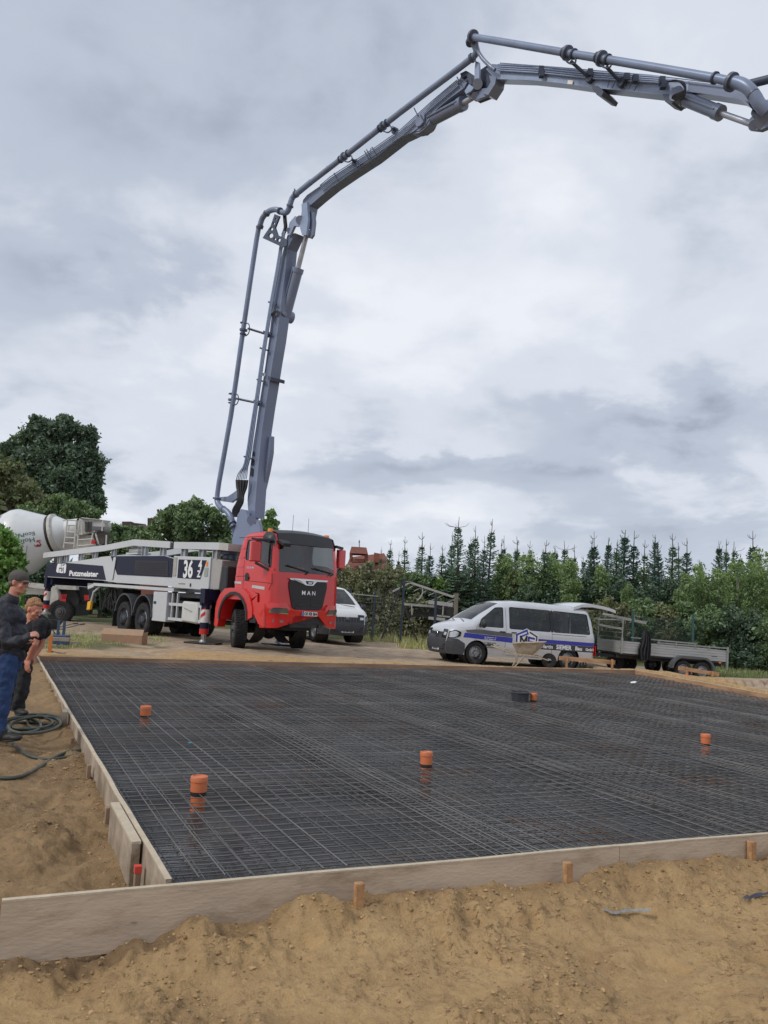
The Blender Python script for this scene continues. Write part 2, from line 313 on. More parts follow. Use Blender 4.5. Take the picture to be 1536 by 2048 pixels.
bp_ = n('ShaderNodeBump'); bp_.inputs['Strength'].default_value = .85; bp_.inputs['Distance'].default_value = .028; l(mu.outputs[0], bp_.inputs['Height']); l(bp_.outputs[0], b.inputs['Normal'])
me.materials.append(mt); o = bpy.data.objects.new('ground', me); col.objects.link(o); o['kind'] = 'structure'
SOIL = mt
# loose crumbs of sand: uncountable
rng = np.random.default_rng(4)
ico = bmesh.new(); bmesh.ops.create_icosphere(ico, subdivisions=1, radius=1.); iv = np.array([v.co[:] for v in ico.verts]); jf = np.array([[v.index for v in f.verts] for f in ico.faces]); ico.free()
P = []
while len(P) < 8000:
    xx = rng.uniform(-4.5, 5.5); yy = rng.uniform(2.9, 9.5)
    d_n = -float(sdl(xx, yy, A, VD)); d_l = float(sdl(xx, yy, A, UD))
    if d_n < .03 and d_l < .03: continue
    if d_n < .03 and yy > 9: continue
    dens = .05+.9*min(1, max(0, float(fbm(xx*1.15+3, yy*1.15, 60, 4, .6))-.0)*5)+(.75*math.exp(-((d_n-.18)/.2)**2) if d_n > 0 and xx > -1.2 else 0)+(.4*math.exp(-((d_l-.1)/.15)**2) if d_n < 0 else 0)
    if rng.random() < dens: P.append((xx, yy))
P = np.array(P); n_ = len(P); S = rng.lognormal(-5.2, .5, n_); S = np.clip(S, .002, .013); Z = gh(P[:, 0], P[:, 1])
V = iv[None]*(1+.5*(rng.random((n_, len(iv), 1))-.5))*S[:, None, None]*np.stack([rng.uniform(.8, 1.5, n_), rng.uniform(.8, 1.5, n_), rng.uniform(.5, .9, n_)], -1)[:, None, :]
V = V+np.stack([P[:, 0], P[:, 1], Z+S*.15], -1)[:, None, :]; Fm = (jf[None]+(np.arange(n_)*len(iv))[:, None, None]).reshape(-1, 3)
me = bpy.data.meshes.new('sand_crumbs'); me.from_pydata(V.reshape(-1, 3).tolist(), [], Fm.tolist())
me.materials.append(M('crumb', (.36, .24, .125), .95, var=.2, vs_=3, bump=.5, bs=60, island=.25, spec=.2)); o = bpy.data.objects.new('sand_crumbs', me); col.objects.link(o)
tag(o, 'loose crumbs and small clods of sand lying along the boards', 'sand clods', None, 'stuff')

# ------------------------------------------------------------------ formwork
WOODG = M('plank_grey', (.50, .40, .30), .8, var=.14, vs_=2.2, bump=.2, bs=22, c2=(.31, .23, .15), c2th=(.52, .66), stretch=(1, 1, 3), knots=True)
WOODL = M('plank_left', (.42, .345, .27), .8, var=.2, vs_=5, bump=.25, bs=30, c2=(.20, .15, .10), c2th=(.42, .62))
WOODO = M('plank_fresh', (.46, .27, .145), .75, var=.2, vs_=3, bump=.2, bs=25, c2=(.27, .15, .085), c2th=(.45, .7), stretch=(1, 1, 4))
WOODT = M('plank_edge', (.50, .42, .31), .85, var=.15, vs_=8, bump=.3, bs=40)
STAKE = M('stake_wood', (.45, .25, .115), .75, var=.3, vs_=14, bump=.2, bs=30, c2=(.30, .16, .08))
def board(p, q, h, mat, label, group, th=.03, z0=0., capm=None, name='formwork_board', n_=None):
    p = Vector(p); q = Vector(q); d = (q-p).normalized(); nrm = Vector((d.y, -d.x, 0)) if n_ is None else n_
    o_ = p.copy(); o_.z = z0; mat4 = Matrix.Translation(o_) @ Matrix.Rotation(atan2(d.y, d.x), 4, 'Z'); L = (q-p).length
    r = empty(name, mat=mat4, label=label, cat='plank', group=group)
    side = 1 if nrm.dot(Vector((-d.y, d.x, 0))) > 0 else -1; mb = MB(); k = max(2, int(L/.5)); rg = random.Random(int(L*1000)+int(p.x*70))
    for i in range(k):
        mb2 = 0
    vs = []; fs = []
    for i in range(k+1):
        X = L*i/k; wv = rg.uniform(-.004, .004); dz = rg.uniform(-.004, .003)
        vs += [(X, wv, -h), (X, wv+side*th, -h), (X, wv+side*th, dz), (X, wv, dz)]
    for i in range(k):
        a = i*4
        for e in range(3+1):
            fs.append((a+e, a+(e+1) % 4, a+4+(e+1) % 4, a+4+e))
    fs += [(0, 1, 2, 3), (k*4, k*4+1, k*4+2, k*4+3)]
    mb.add(vs, fs); mb.build('panel', mat, r, ang=30)
    if capm:
        mc = MB(); mc.add([(v[0], v[1]+(side*.0015 if abs(v[1]) > th*.7 else -side*.0015), v[2]+.0035) for v in vs if v[2] > -h*.5]+[(v[0], v[1]+(side*.0015 if abs(v[1]) > th*.7 else -side*.0015), v[2]-.006) for v in vs if v[2] > -h*.5],
            [(i*2, i*2+1, i*2+3, i*2+2) for i in range(k)]+[(i*2+a, i*2+2+a, (k+1)*2+i*2+2+a, (k+1)*2+i*2+a) for i in range(k) for a in (0, 1)]); mc.build('top_edge', capm, r)
    return r
G1 = 'formwork boards round the slab'
nout = Vector((VD.y, -VD.x, 0)); NLE = at_z(4, 1799)
mid = A+VD*2.9
board(NLE, mid, .30, WOODG, 'long grey front formwork board whose left end sticks out past the slab corner', G1, n_=nout, capm=WOODT)
board(mid+VD*.004, mid+VD*4.4, .30, WOODG, 'grey front formwork board running out of the picture on the right', G1, n_=nout, capm=WOODT)
board(mid+VD*4.405, D, .30, WOODG, 'grey front formwork board beyond the right edge', G1, n_=nout, capm=WOODT)
lout = Vector((-UD.y, UD.x, 0)); Ls = [0.034, 4.1, 7.4, 11., SL]
lab = ['left formwork board nearest the slab corner, with a thick block outside it', 'left formwork board beside the coiled green hose', 'left formwork board beside the bending man', 'left formwork board at the far corner, farthest from the camera']
for i in range(4): board(A+UD*Ls[i], A+UD*(Ls[i+1]-.003), .27, WOODL, lab[i], G1, n_=lout, capm=WOODT)
fl = (Cc-B).length; fo = Vector((-FD.y, FD.x, 0))
labf = ['far formwork board in front of the cardboard box', 'far formwork board below the red truck cab', 'far formwork board below the gap between truck and silver van', 'far formwork board in front of the silver van']
for i in range(4): board(B+FD*(fl*i/4+(.034 if i == 0 else 0)), B+FD*(fl*(i+1)/4-.003), .26, M('plank_far', (.36, .22, .135), .8, var=.25, vs_=2, bump=.2, bs=25, c2=(.22, .13, .09), c2th=(.4, .65), stretch=(1, 1, 4)), labf[i], G1, n_=fo, capm=WOODT)
rl = (D-Cc).length; ro = Vector((-RD.y, RD.x, 0))
if ro.dot(Cc-A) < 0: ro = -ro
labr = ['light orange formwork board along the right side starting at the far corner', 'light orange formwork board leaving the picture at the right edge', 'right formwork board out of view']
for i in range(2): board(Cc+RD*(rl*i/2), Cc+RD*(rl*(i+1)/2-.003), .26, WOODO, labr[i], G1, n_=ro, capm=WOODT)
def stake(P, w_, h, zt, label, mat=STAKE, tip=None, rz=0., lean=(0, 0), group='wooden stakes holding the formwork', d=None, name='stake', cat='stake'):
    r = empty(name, (P.x, P.y, zt-h), rz, label, cat, group); r.rotation_euler = (lean[0], lean[1], rz)
    d = d or w_*.8; mb = MB(); mb.box((0, 0, h/2), (w_, d, h)); mb.build('shaft', mat, r, bevel=.004)
    if tip: t_ = MB(); t_.box((0, 0, h-.018), (w_+.005, d+.005, .04)); t_.build('tip', tip, r)
    return r
REDP = M('marker_red', (.65, .07, .05), .6)
rzv = atan2(VD.y, VD.x); rzu = atan2(UD.y, UD.x)
for px, py, lb in ((717, 1763, 'orange wooden stake against the front board, leftmost of three'), (1133, 1722, 'orange wooden stake against the front board, between two others'), (1500, 1680, 'yellowish wooden stake against the front board at the right edge')):
    q_ = at_z(px, py+3, -.035); q_ = q_+nout*.015; stake(q_, .052, .42, -.028, lb, rz=rzv)
SG = M('stake_grey', (.27, .19, .13), .85, var=.25, vs_=8, bump=.2, bs=30)
def lstake(t, off, w_, zt, lb, mat=SG, tip=None, d=.035, h=.45, ln=0): q_ = A+UD*t+lout*off; return stake(q_, w_, h, zt, lb, mat, tip, rz=rzu, lean=(0, ln), d=d)
lstake(.62, .075, .042, -.10, 'reddish stake with a red painted top beside the thick block', SG, REDP)
lstake(2.05, .075, .05, -.10, 'small dark stake just behind the thick block on the left board', SG)
lstake(3.45, .075, .05, -.06, 'dark stake by the left board where the loose hose ends', SG)
lstake(5.15, .075, .06, -.10, 'short stake half hidden beside the coiled hose', SG)
lstake(9.1, .07, .06, -.03, 'stake on the left board beside the feet of the bending man', SG)
lstake(12.2, .07, .06, -.02, 'stake on the left board near the far corner', SG)
# thick block and upright plank end outside the left board
bl = A+UD*.75+lout*.045; r = empty('timber_block', (bl.x, bl.y, 0), rzu, 'thick pale board end doubling the left formwork board near the corner', 'plank'); mb = MB(); mb.box((.5, .028, -.14), (1.0, .055, .26)); mb.build('block', WOODL, r, bevel=.003)
mb = MB(); mb.box((.5, .028, -.004), (1.003, .058, .016)); mb.build('top_edge', WOODT, r)
bl = A+UD*6.25+lout*.07; r = empty('upright_plank', (bl.x, bl.y, 0), rzu, 'short upright plank end leaning on the left board beside the coiled hose', 'plank'); mb = MB(); mb.box((0, .02, -.11), (.2, .05, .28)); mb.build('plank', WOODL, r, bevel=.003)
mb = MB(); mb.box((0, .02, .035), (.204, .053, .014)); mb.build('top_edge', WOODT, r)

# ------------------------------------------------------------------ membrane and reinforcement inside the formwork
mt, t, b = nodes_of('membrane'); n = t.nodes.new; l = t.links.new; tc = n('ShaderNodeTexCoord')
c_ = ramp(nzn(1.3, 7, .65), (.3, (.016, .016, .018)), (.5, (.036, .035, .037)), (.66, (.07, .062, .055))); l(c_, b.inputs['Base Color'])
rr_ = n('ShaderNodeMapRange'); l(nzn(.55, 5, .6), rr_.inputs['Value']); rr_.inputs['From Min'].default_value = .38; rr_.inputs['From Max'].default_value = .58; rr_.inputs['To Min'].default_value = .10; rr_.inputs['To Max'].default_value = .55; l(rr_.outputs[0], b.inputs['Roughness'])
mp = n('ShaderNodeMapping'); mp.inputs['Rotation'].default_value = (0, 0, rzv+.78); l(tc.outputs['Object'], mp.inputs[0]); wv = n('ShaderNodeTexWave'); wv.inputs['Scale'].default_value = 7.; wv.inputs['Distortion'].default_value = 1.5; l(mp.outputs[0], wv.inputs['Vector'])
ad = n('ShaderNodeMath'); ad.operation = 'MULTIPLY_ADD'; l(wv.outputs['Fac'], ad.inputs[0]); l(rr_.outputs[0], ad.inputs[1]); l(nzn(3, 6, .6), ad.inputs[2])
bp_ = n('ShaderNodeBump'); bp_.inputs['Strength'].default_value = .35; bp_.inputs['Distance'].default_value = .02; l(ad.outputs[0], bp_.inputs['Height']); l(bp_.outputs[0], b.inputs['Normal'])
mb = MB(); mb.prism([(p.x, p.y, -.30) for p in (A, D, Cc, B)], (0, 0, .07)); o = mb.build('plastic_membrane', mt); tag(o, 'wet black plastic membrane lying under the steel mesh inside the formwork', 'plastic sheet')
STEEL = M('rebar_steel', (.15, .145, .14), .5, .35, var=.3, vs_=2.2, c2=(.20, .10, .055), c2th=(.56, .7), island=.3)
RUST = M('rebar_rust', (.30, .16, .09), .7, .2, var=.35, vs_=6, island=.3)
WU = (D-A).length
rb = empty('reinforcement_mesh', (A.x, A.y, 0), 0, 'dark steel reinforcement mesh in two layers filling the wooden formwork', 'steel mesh')
def inslab(P, m_=.03):
    return (sdl(P.x, P.y, A, VD) > m_ and -sdl(P.x, P.y, A, UD) > m_ and -sdl(P.x, P.y, B, FD) > m_ and -sdl(P.x, P.y, Cc, -RD)*-1 > m_-0)
def clipbar(p, q):                                # keep the part of a bar that lies inside the formwork
    pts = [p+(q-p)*(i/24) for i in range(25)]; ok = [pp for pp in pts if sdl(pp.x, pp.y, A, VD) > .03 and sdl(pp.x, pp.y, A, UD) < -.03 and sdl(pp.x, pp.y, B, FD) < -.03 and sdl(pp.x, pp.y, Cc, -RD) > .03]
    return (ok[0], ok[-1]) if len(ok) > 2 else None
rg = random.Random(3)
def mat_mesh(u0, v0, z, name, dia, lu=5.9, lv=2.42, su=.15, sv=.15, rz=0.):
    mb = MB(); c = A+UD*(u0+lu/2)+VD*(v0+lv/2); R3 = Matrix.Rotation(rz, 3, 'Z'); k = 0
    def bar(p, q, zz_):
        p = c+R3 @ (p-c); q = c+R3 @ (q-c); s = clipbar(p, q)
        if not s: return
        p, q = s; nseg = max(2, int((q-p).length/.9)); d = (q-p).normalized(); s_ = Vector((-d.y, d.x, 0)); pts = []
        for i in range(nseg+1):
            X = p+(q-p)*(i/nseg); w_ = rg.uniform(-.006, .006); X = X+s_*w_; X.z = zz_+.012*float(fbm(X.x*.7, X.y*.7, 5, 2))+rg.uniform(-.004, .004); pts.append(X)
        mb.tube(pts, dia/2, 5)
    nu = int(lv/sv); nv = int(lu/su)
    for i in range(nu+1): bar(A+UD*u0+VD*(v0+.02+i*sv), A+UD*(u0+lu)+VD*(v0+.02+i*sv), z+dia)
    for j in range(nv+1): bar(A+UD*(u0+.07+j*su)+VD*v0, A+UD*(u0+.07+j*su)+VD*(v0+lv), z)
    if mb.v:
        o = mb.build(name, STEEL, rb, world=Matrix.Translation((A.x, A.y, 0)), ang=80)
for lay, z0, dia in ((0, -.095, .0095), (1, -.19, .009)):
    i = 0; v0 = .04+.1*lay
    while v0 < WU+2:
        u0 = .03 if (i+lay) % 2 == 0 else -2.9
        while u0 < SL+.2:
            mat_mesh(u0, v0, z0+rg.uniform(-.008, .012), 'top_mat' if lay == 0 else 'bottom_mat', dia, rz=rg.uniform(-.006, .006)); u0 += 5.45
        v0 += 2.15; i += 1
mb = MB(); mr = MB()
for i in range(13):                                # zigzag spacers between the layers
    u = .5+i*1.15; L = 0
    pts = []
    while L < WU+2:
        for s_, zz_ in ((0, -.205), (.05, -.10), (.10, -.205)):
            X = A+UD*(u+.03*sin(L*2.1+i)+(.02 if zz_ > -.15 else -.02))+VD*(.1+L+s_); X.z = zz_
            if sdl(X.x, X.y, B, FD) < -.05 and sdl(X.x, X.y, Cc, -RD) > .05: pts.append(X)
        L += .10
    if len(pts) > 2: mb.tube(pts, .003, 3)
mb.build('spacer', STEEL, rb, world=Matrix.Translation((A.x, A.y, 0)))
for i in range(0):                                # rusty loose bars tied on top near the front
    u = rg.uniform(.1, 4.5); v = rg.uniform(.8, 7); p = A+UD*u+VD*v; q = p+UD*rg.uniform(.5, 1.6); p.z = q.z = -.038; s = clipbar(p, q)
    if s: mr.tube([Vector((s[0].x, s[0].y, -.078)), Vector((s[1].x, s[1].y, -.078))], .0055, 5)
for i in range(48):                                # upright wire ends
    u = rg.uniform(.2, 7); v = rg.uniform(.3, 9); p = A+UD*u+VD*v; p.z = -.09
    if clipbar(p, p+UD*.1): mr.tube([p, p+Vector((rg.uniform(-.01, .01), rg.uniform(-.01, .01), rg.uniform(.02, .09)))], .0022, 4); mr.build('wire_end', STEEL, rb, world=Matrix.Translation((A.x, A.y, 0))); mr = MB()
ORG = M('pipe_orange', (.60, .17, .065), .45, var=.08, vs_=12, c2=(.40, .16, .09), c2th=(.6, .75)); BLK = M('black_rubber', (.02, .02, .022), .6, var=.3)
CAPW = M('cap_mark', (.6, .45, .35), .6)
def drain(px, py, zb, top, r, lb, cap=False):
    q_ = at_z(px, py, -.08); r_ = empty('drain_pipe', (q_.x, q_.y, -.30), 0, lb, 'drain pipe', 'orange capped drain pipes in the slab'); r_.rotation_euler = (rg.uniform(-.03, .03), rg.uniform(-.03, .03), 0)
    H_ = top+.30; mb = MB(); mb.lathe([(r*.9, 0), (r*.9, H_-.125), (r*.93, H_-.125), (r, H_-.12), (r, H_-.035)], (0, 0, 0), (0, 0, 1), 28); mb.build('pipe', ORG, r_)
    mb = MB(); mb.lathe([(r*1.0, H_-.045), (r*1.08, H_-.042), (r*1.08, H_-.012), (r*1.02, H_-.002), (r*.86, H_), (r*.82, H_-.008), (0, H_-.008)], (0, 0, 0), (0, 0, 1), 28); mb.build('cap', ORG, r_)
    mb = MB(); mb.lathe([(r*.905, H_-.155), (r*.99, H_-.15), (r*.99, H_-.128), (r*.905, H_-.125)], (0, 0, 0), (0, 0, 1), 24); mb.build('sealing_ring', BLK, r_)
    if cap: mb = MB(); mb.add([(.0, .01, H_-.004), (.035, .0, H_-.004), (.04, .02, H_-.004), (.01, .03, H_-.004)], [(0, 1, 2, 3)]); mb.build('label_sticker', CAPW, r_)
drain(397, 1583, 0, .045, .066, 'orange capped drain pipe in the front left of the mesh, nearest the camera')
drain(853, 1534, 0, .07, .060, 'tall orange capped drain pipe in the middle front of the mesh', True)
drain(290, 1430, 0, .04, .066, 'orange capped drain pipe in the rear left of the mesh')
drain(1411, 1486, 0, .035, .060, 'orange capped drain pipe near the right edge of the mesh')
drain(1067, 1402, 0, .06, .060, 'small orange drain pipe beside the round grey tub')
q_ = at_z(1040, 1399, -.06); r_ = empty('mortar_tub', (q_.x, q_.y, -.16), 0, 'round dark grey plastic tub standing in the mesh beside a drain pipe', 'tub')
TUB = M('tub_plastic', (.045, .048, .055), .5, var=.3, vs_=8, c2=(.12, .12, .12), c2th=(.55, .7))
mb = MB(); mb.lathe([(0, 0), (.13, 0), (.165, .23), (.158, .23), (.125, .012), (0, .012)], (0, 0, 0), (0, 0, 1), 28); mb.build('bowl', TUB, r_)
mb = MB(); mb.lathe([(.166, .215), (.178, .218), (.178, .235), (.160, .236)], (0, 0, 0), (0, 0, 1), 28); mb.build('rim', TUB, r_)
q_ = at_z(1262, 1367, -.05); mb = MB(); mb.add([(q_.x, q_.y, -.04), (q_.x+.11, q_.y+.03, -.035), (q_.x+.10, q_.y+.09, .0), (q_.x+.0, q_.y+.07, -.02), (q_.x+.13, q_.y-.02, .01)], [(0, 1, 2, 3), (1, 4, 2)]); o = mb.build('paper_scrap', M('white_paper', (.7, .7, .7), .8)); tag(o, 'crumpled white scrap lying on the mesh in the far right corner', 'scrap')
q_ = at_z(380, 1487, -.05); mb = MB(); mb.ell((q_.x, q_.y, -.045), (.02, .012, .01), 8, 6); o = mb.build('blue_tie', M('blue_plastic', (.03, .25, .38), .5)); tag(o, 'small bright blue plastic piece on the mesh left of centre', 'plastic piece')
# ------------------------------------------------------------------ vehicle body builder
def dist_path(px, pz, path):
    best = np.full(px.shape, 1e9)
    for (x0, z0), (x1, z1) in zip(path, path[1:]):
        dx, dz = x1-x0, z1-z0; t = np.clip(((px-x0)*dx+(pz-z0)*dz)/(dx*dx+dz*dz+1e-12), 0, 1)
        best = np.minimum(best, np.hypot(px-x0-t*dx, pz-z0-t*dz))
    return best
class Shell:
    """car body: side skins follow hw(x,z) and round off towards the top profile; strips close the roof, front and rear"""
    def __init__(s, top, hw, R, crown=.03): s.top = top; s.hw = hw; s.R = R; s.crown = crown
    def y(s, x, z):
        x = np.asarray(x, float); z = np.asarray(z, float); d = np.clip(dist_path(x, z, s.top), 0, s.R)
        return s.hw(x, z)-s.R*(1-np.sqrt(np.clip(1-(1-d/s.R)**2, 0, 1)))
    def sheet(s, polys, side, eps=0., grid=.09):
        loops = [[Vector((x, z, 0)) for x, z in p] for p in polys]; tr = tessellate_polygon(loops); pts = [q for lp in loops for q in lp]
        bm = bmesh.new(); vs = [bm.verts.new(p) for p in pts]
        for t in tr:
            try: bm.faces.new([vs[i] for i in t])
            except ValueError: pass
        xs = [p.x for p in pts]; zs = [p.y for p in pts]
        for ax, lo, hi in ((0, min(xs), max(xs)), (1, min(zs), max(zs))):
            k = math.floor(lo/grid)+1
            while k*grid < hi:
                pc = Vector((k*grid, 0, 0)) if ax == 0 else Vector((0, k*grid, 0)); pn = Vector((1, 0, 0)) if ax == 0 else Vector((0, 1, 0))
                bmesh.ops.bisect_plane(bm, geom=bm.verts[:]+bm.edges[:]+bm.faces[:], dist=1e-5, plane_co=pc, plane_no=pn); k += 1
        X = np.array([v.co.x for v in bm.verts]); Zz = np.array([v.co.y for v in bm.verts]); Yy = (s.y(X, Zz)+eps)*side
        bm.verts.index_update(); out_ = (list(zip(X, Yy, Zz)), [tuple(v.index for v in f.verts) for f in bm.faces]); bm.free(); return out_
    def geo(s, geo, side, eps=.004):
        X = np.array([p[0] for p in geo[0]]); Zz = np.array([p[1] for p in geo[0]]); Yy = (s.y(X, Zz)+eps)*side; return list(zip(X, Yy, Zz)), geo[1]
    def path(s, step=.07):
        o = [s.top[0]]
        for (x0, z0), (x1, z1) in zip(s.top, s.top[1:]):
            k = max(1, int(math.hypot(x1-x0, z1-z0)/step)); o += [(x0+(x1-x0)*i/k, z0+(z1-z0)*i/k) for i in range(1, k+1)]
        return o
    def strip(s, sel=None, f0=-1., f1=1., eps=0., n=12):
        """strip across the car along the profile; sel(x,z) chooses the piece, f0..f1 the share of the width"""
        P_ = s.path(); P = np.array(P_); k = len(P); T = np.gradient(P, axis=0); T /= np.linalg.norm(T, axis=1)[:, None]+1e-9
        Nn = np.stack([-T[:, 1], T[:, 0]], 1); vs = []; fs = []; idx = {}
        c = np.array([P[:, 0].mean(), P[:, 1].mean()]); 
        for i in range(k):
            if np.dot(Nn[i], P[i]-c) < 0: Nn[i] *= -1
        yw = s.y(P[:, 0], P[:, 1])
        for i in range(k):
            for j in range(n+1):
                f = f0+(f1-f0)*j/n; h = s.crown*(1-f*f)+eps; vs.append((P[i, 0]+Nn[i, 0]*h, yw[i]*f, P[i, 1]+Nn[i, 1]*h))
        for i in range(k-1):
            mx_, mz_ = (P[i]+P[i+1])/2
            if sel and not sel(mx_, mz_): continue
            for j in range(n): a = i*(n+1)+j; fs.append((a, a+1, a+n+2, a+n+1))
        used = sorted({i for f in fs for i in f}); mp_ = {a: b for b, a in enumerate(used)}
        return [vs[i] for i in used], [tuple(mp_[i] for i in f) for f in fs]
def arch(cx, r, zb, cz, n=14):                     # wheel-arch points, right to left along the sill
    a0 = math.asin(max(-1, min(1, (zb-cz)/r))); return [(cx+r*cos(a0+(pi-2*a0)*i/n), cz+r*sin(a0+(pi-2*a0)*i/n)) for i in range(n+1)]
def rrect(x0, z0, x1, z1, r=.03, n=3):
    o = []
    for cx, cz, a in ((x1-r, z1-r, 0), (x0+r, z1-r, 90), (x0+r, z0+r, 180), (x1-r, z0+r, 270)):
        for i in range(n+1): t = radians(a+90*i/n); o.append((cx+r*cos(t), cz+r*sin(t)))
    return o
def rpoly(pts, r=.03, n=3):                        # polygon with rounded corners
    o = []; k = len(pts)
    for i in range(k):
        p0, p, p1 = (Vector(pts[(i+d) % k]) for d in (-1, 0, 1)); a = (p0-p).normalized(); b = (p1-p).normalized(); rr = min(r, (p0-p).length*.4, (p1-p).length*.4)
        for j in range(n+1): t = j/n; q = p+a*rr*(1-t)**2+b*rr*t**2; o.append((q.x, q.y))
    return o
TYRE = M('tyre_rubber', (.022, .022, .023), .8, var=.3, vs_=14, bump=.25, bs=60, c2=(.09, .075, .06), c2th=(.56, .74), spec=.3)
CHROME = M('chrome', (.62, .63, .65), .16, 1., var=.05); RIMG = M('rim_grey', (.32, .33, .35), .45, .6, var=.15); DARK = M('dark_plastic', (.024, .026, .03), .55, var=.2); DARKM = M('chassis_black', (.018, .018, .02), .6, var=.4, vs_=5, c2=(.06, .05, .045), c2th=(.55, .75))
BLACKG = M('gloss_black', (.008, .008, .01), .12); LAMP = M('lamp_glass', (.5, .52, .55), .1, .6, spec=.8); ORL = M('orange_lens', (.8, .25, .03), .3); REDL = M('red_lens', (.55, .02, .02), .2); WHITEP = M('plate_white', (.75, .75, .74), .4); EUB = M('plate_blue', (.02, .05, .35), .4); INK = M('ink_black', (.015, .015, .02), .5)
SEAT = M('seat_cloth', (.045, .048, .055), .9, var=.2)
def wheel(parent, x, y, r, w_, side, rimm, rr=.62, truck=False, rz=0., dual=False, name='wheel'):
    """wheel > tyre, rim: centre at (x,y,r)"""
    W = empty(name, (x, y, r), rz); W.parent = parent; ax = Vector((0, side, 0)); mb = MB(); R1 = rr*r; h = w_/2
    prof = [(R1, -h*.8), (R1*1.12, -h*.95), (r*.88, -h), (r*.955, -h*.93), (r*.985, -h*.8), (r, -h*.6), (r, -h*.05), (r*.985, -h*.04), (r*.985, h*.04), (r, h*.05), (r, h*.6), (r*.985, h*.8), (r*.955, h*.93), (r*.88, h), (R1*1.12, h*.95), (R1, h*.8)]
    mb.lathe(prof, (0, 0, 0), ax, 40)
    nb = 44 if truck else 0
    for i in range(nb):                            # tread blocks
        a = 2*pi*i/nb
        for s_, da in ((-1, 0), (1, pi/nb)):
            c = Vector((cos(a+da)*(r+.004), 0, sin(a+da)*(r+.004))); rot = Matrix.Rotation(-(a+da), 3, 'Y')
            mb.box(c+Vector((0, s_*h*.62, 0)), (.022, h*.5, pi*r/nb*1.25), rot)
            if i % 2 == 0: mb.box(c+Vector((0, s_*h*.18, 0)), (.018, h*.3, pi*r/nb*1.6), rot)
    mb.build('tyre', TYRE, W, ang=30)
    mb = MB(); d_ = h*(.55 if truck else .35) if not dual else -h*.2
    if truck: mb.lathe([(R1, h*.82), (R1*.95, h*.9), (R1*.93, h*.7), (R1*.86, d_), (R1*.62, d_+.01), (R1*.58, d_-.06 if dual else d_+.05), (R1*.4, d_-.05 if dual else d_+.06), (R1*.36, d_+.05), (R1*.3, d_+.12), (0, d_+.13)], (0, 0, 0), ax, 32)
    else: mb.lathe([(R1, h*.8), (R1*.96, h*.86), (R1*.9, h*.6), (R1*.84, d_), (R1*.6, d_+.02), (R1*.5, d_+.035), (R1*.3, d_+.02), (R1*.26, d_+.045), (0, d_+.05)], (0, 0, 0), ax, 32)
    mb.build('rim', rimm, W, ang=25); mb = MB(); k = 10 if truck else 5
    for i in range(k):
        a = 2*pi*i/k; q_ = Vector((cos(a), 0, sin(a)))*R1*(.49 if truck else .4); mb.cyl(q_+ax*(d_-.06), q_+ax*(d_+(.0 if dual else .085) if truck else d_+.05), R1*.05, n=6)
    if not truck:
        for i in range(16): a = 2*pi*i/16; q_ = Vector((cos(a), 0, sin(a)))*R1*.74; mb.cyl(q_+ax*(d_-.01), q_+ax*(d_+.014), R1*.055, n=6)
    if k: mb.build('wheel_nuts', DARKM if not truck else RIMG, W)
    return W
def plate(parent, O, X, Y, txt, w_=.52, h=.11):
    X, Y, O = Vector(X), Vector(Y), Vector(O); Nn = X.cross(Y); P_ = empty('number_plate', (0, 0, 0)); P_.parent = parent
    mb = MB(); mb.prism([O-X*w_/2-Y*h/2, O+X*w_/2-Y*h/2, O+X*w_/2+Y*h/2, O-X*w_/2+Y*h/2], Nn*.012); mb.build('plate_base', WHITEP, P_)
    mb = MB(); a = O+Nn*.015; mb.add([a-X*w_/2-Y*h/2, a-X*(w_/2-.05)-Y*h/2, a-X*(w_/2-.05)+Y*h/2, a-X*w_/2+Y*h/2], [(0, 1, 2, 3)]); mb.build('blue_band', EUB, P_)
    mb = MB(); g = text_geo(txt, h*.98, .006, 'CENTER', .82); flat(mb, g, a+X*.025-Y*h*.33, X, Y); mb.build('characters', INK, P_)
    return P_
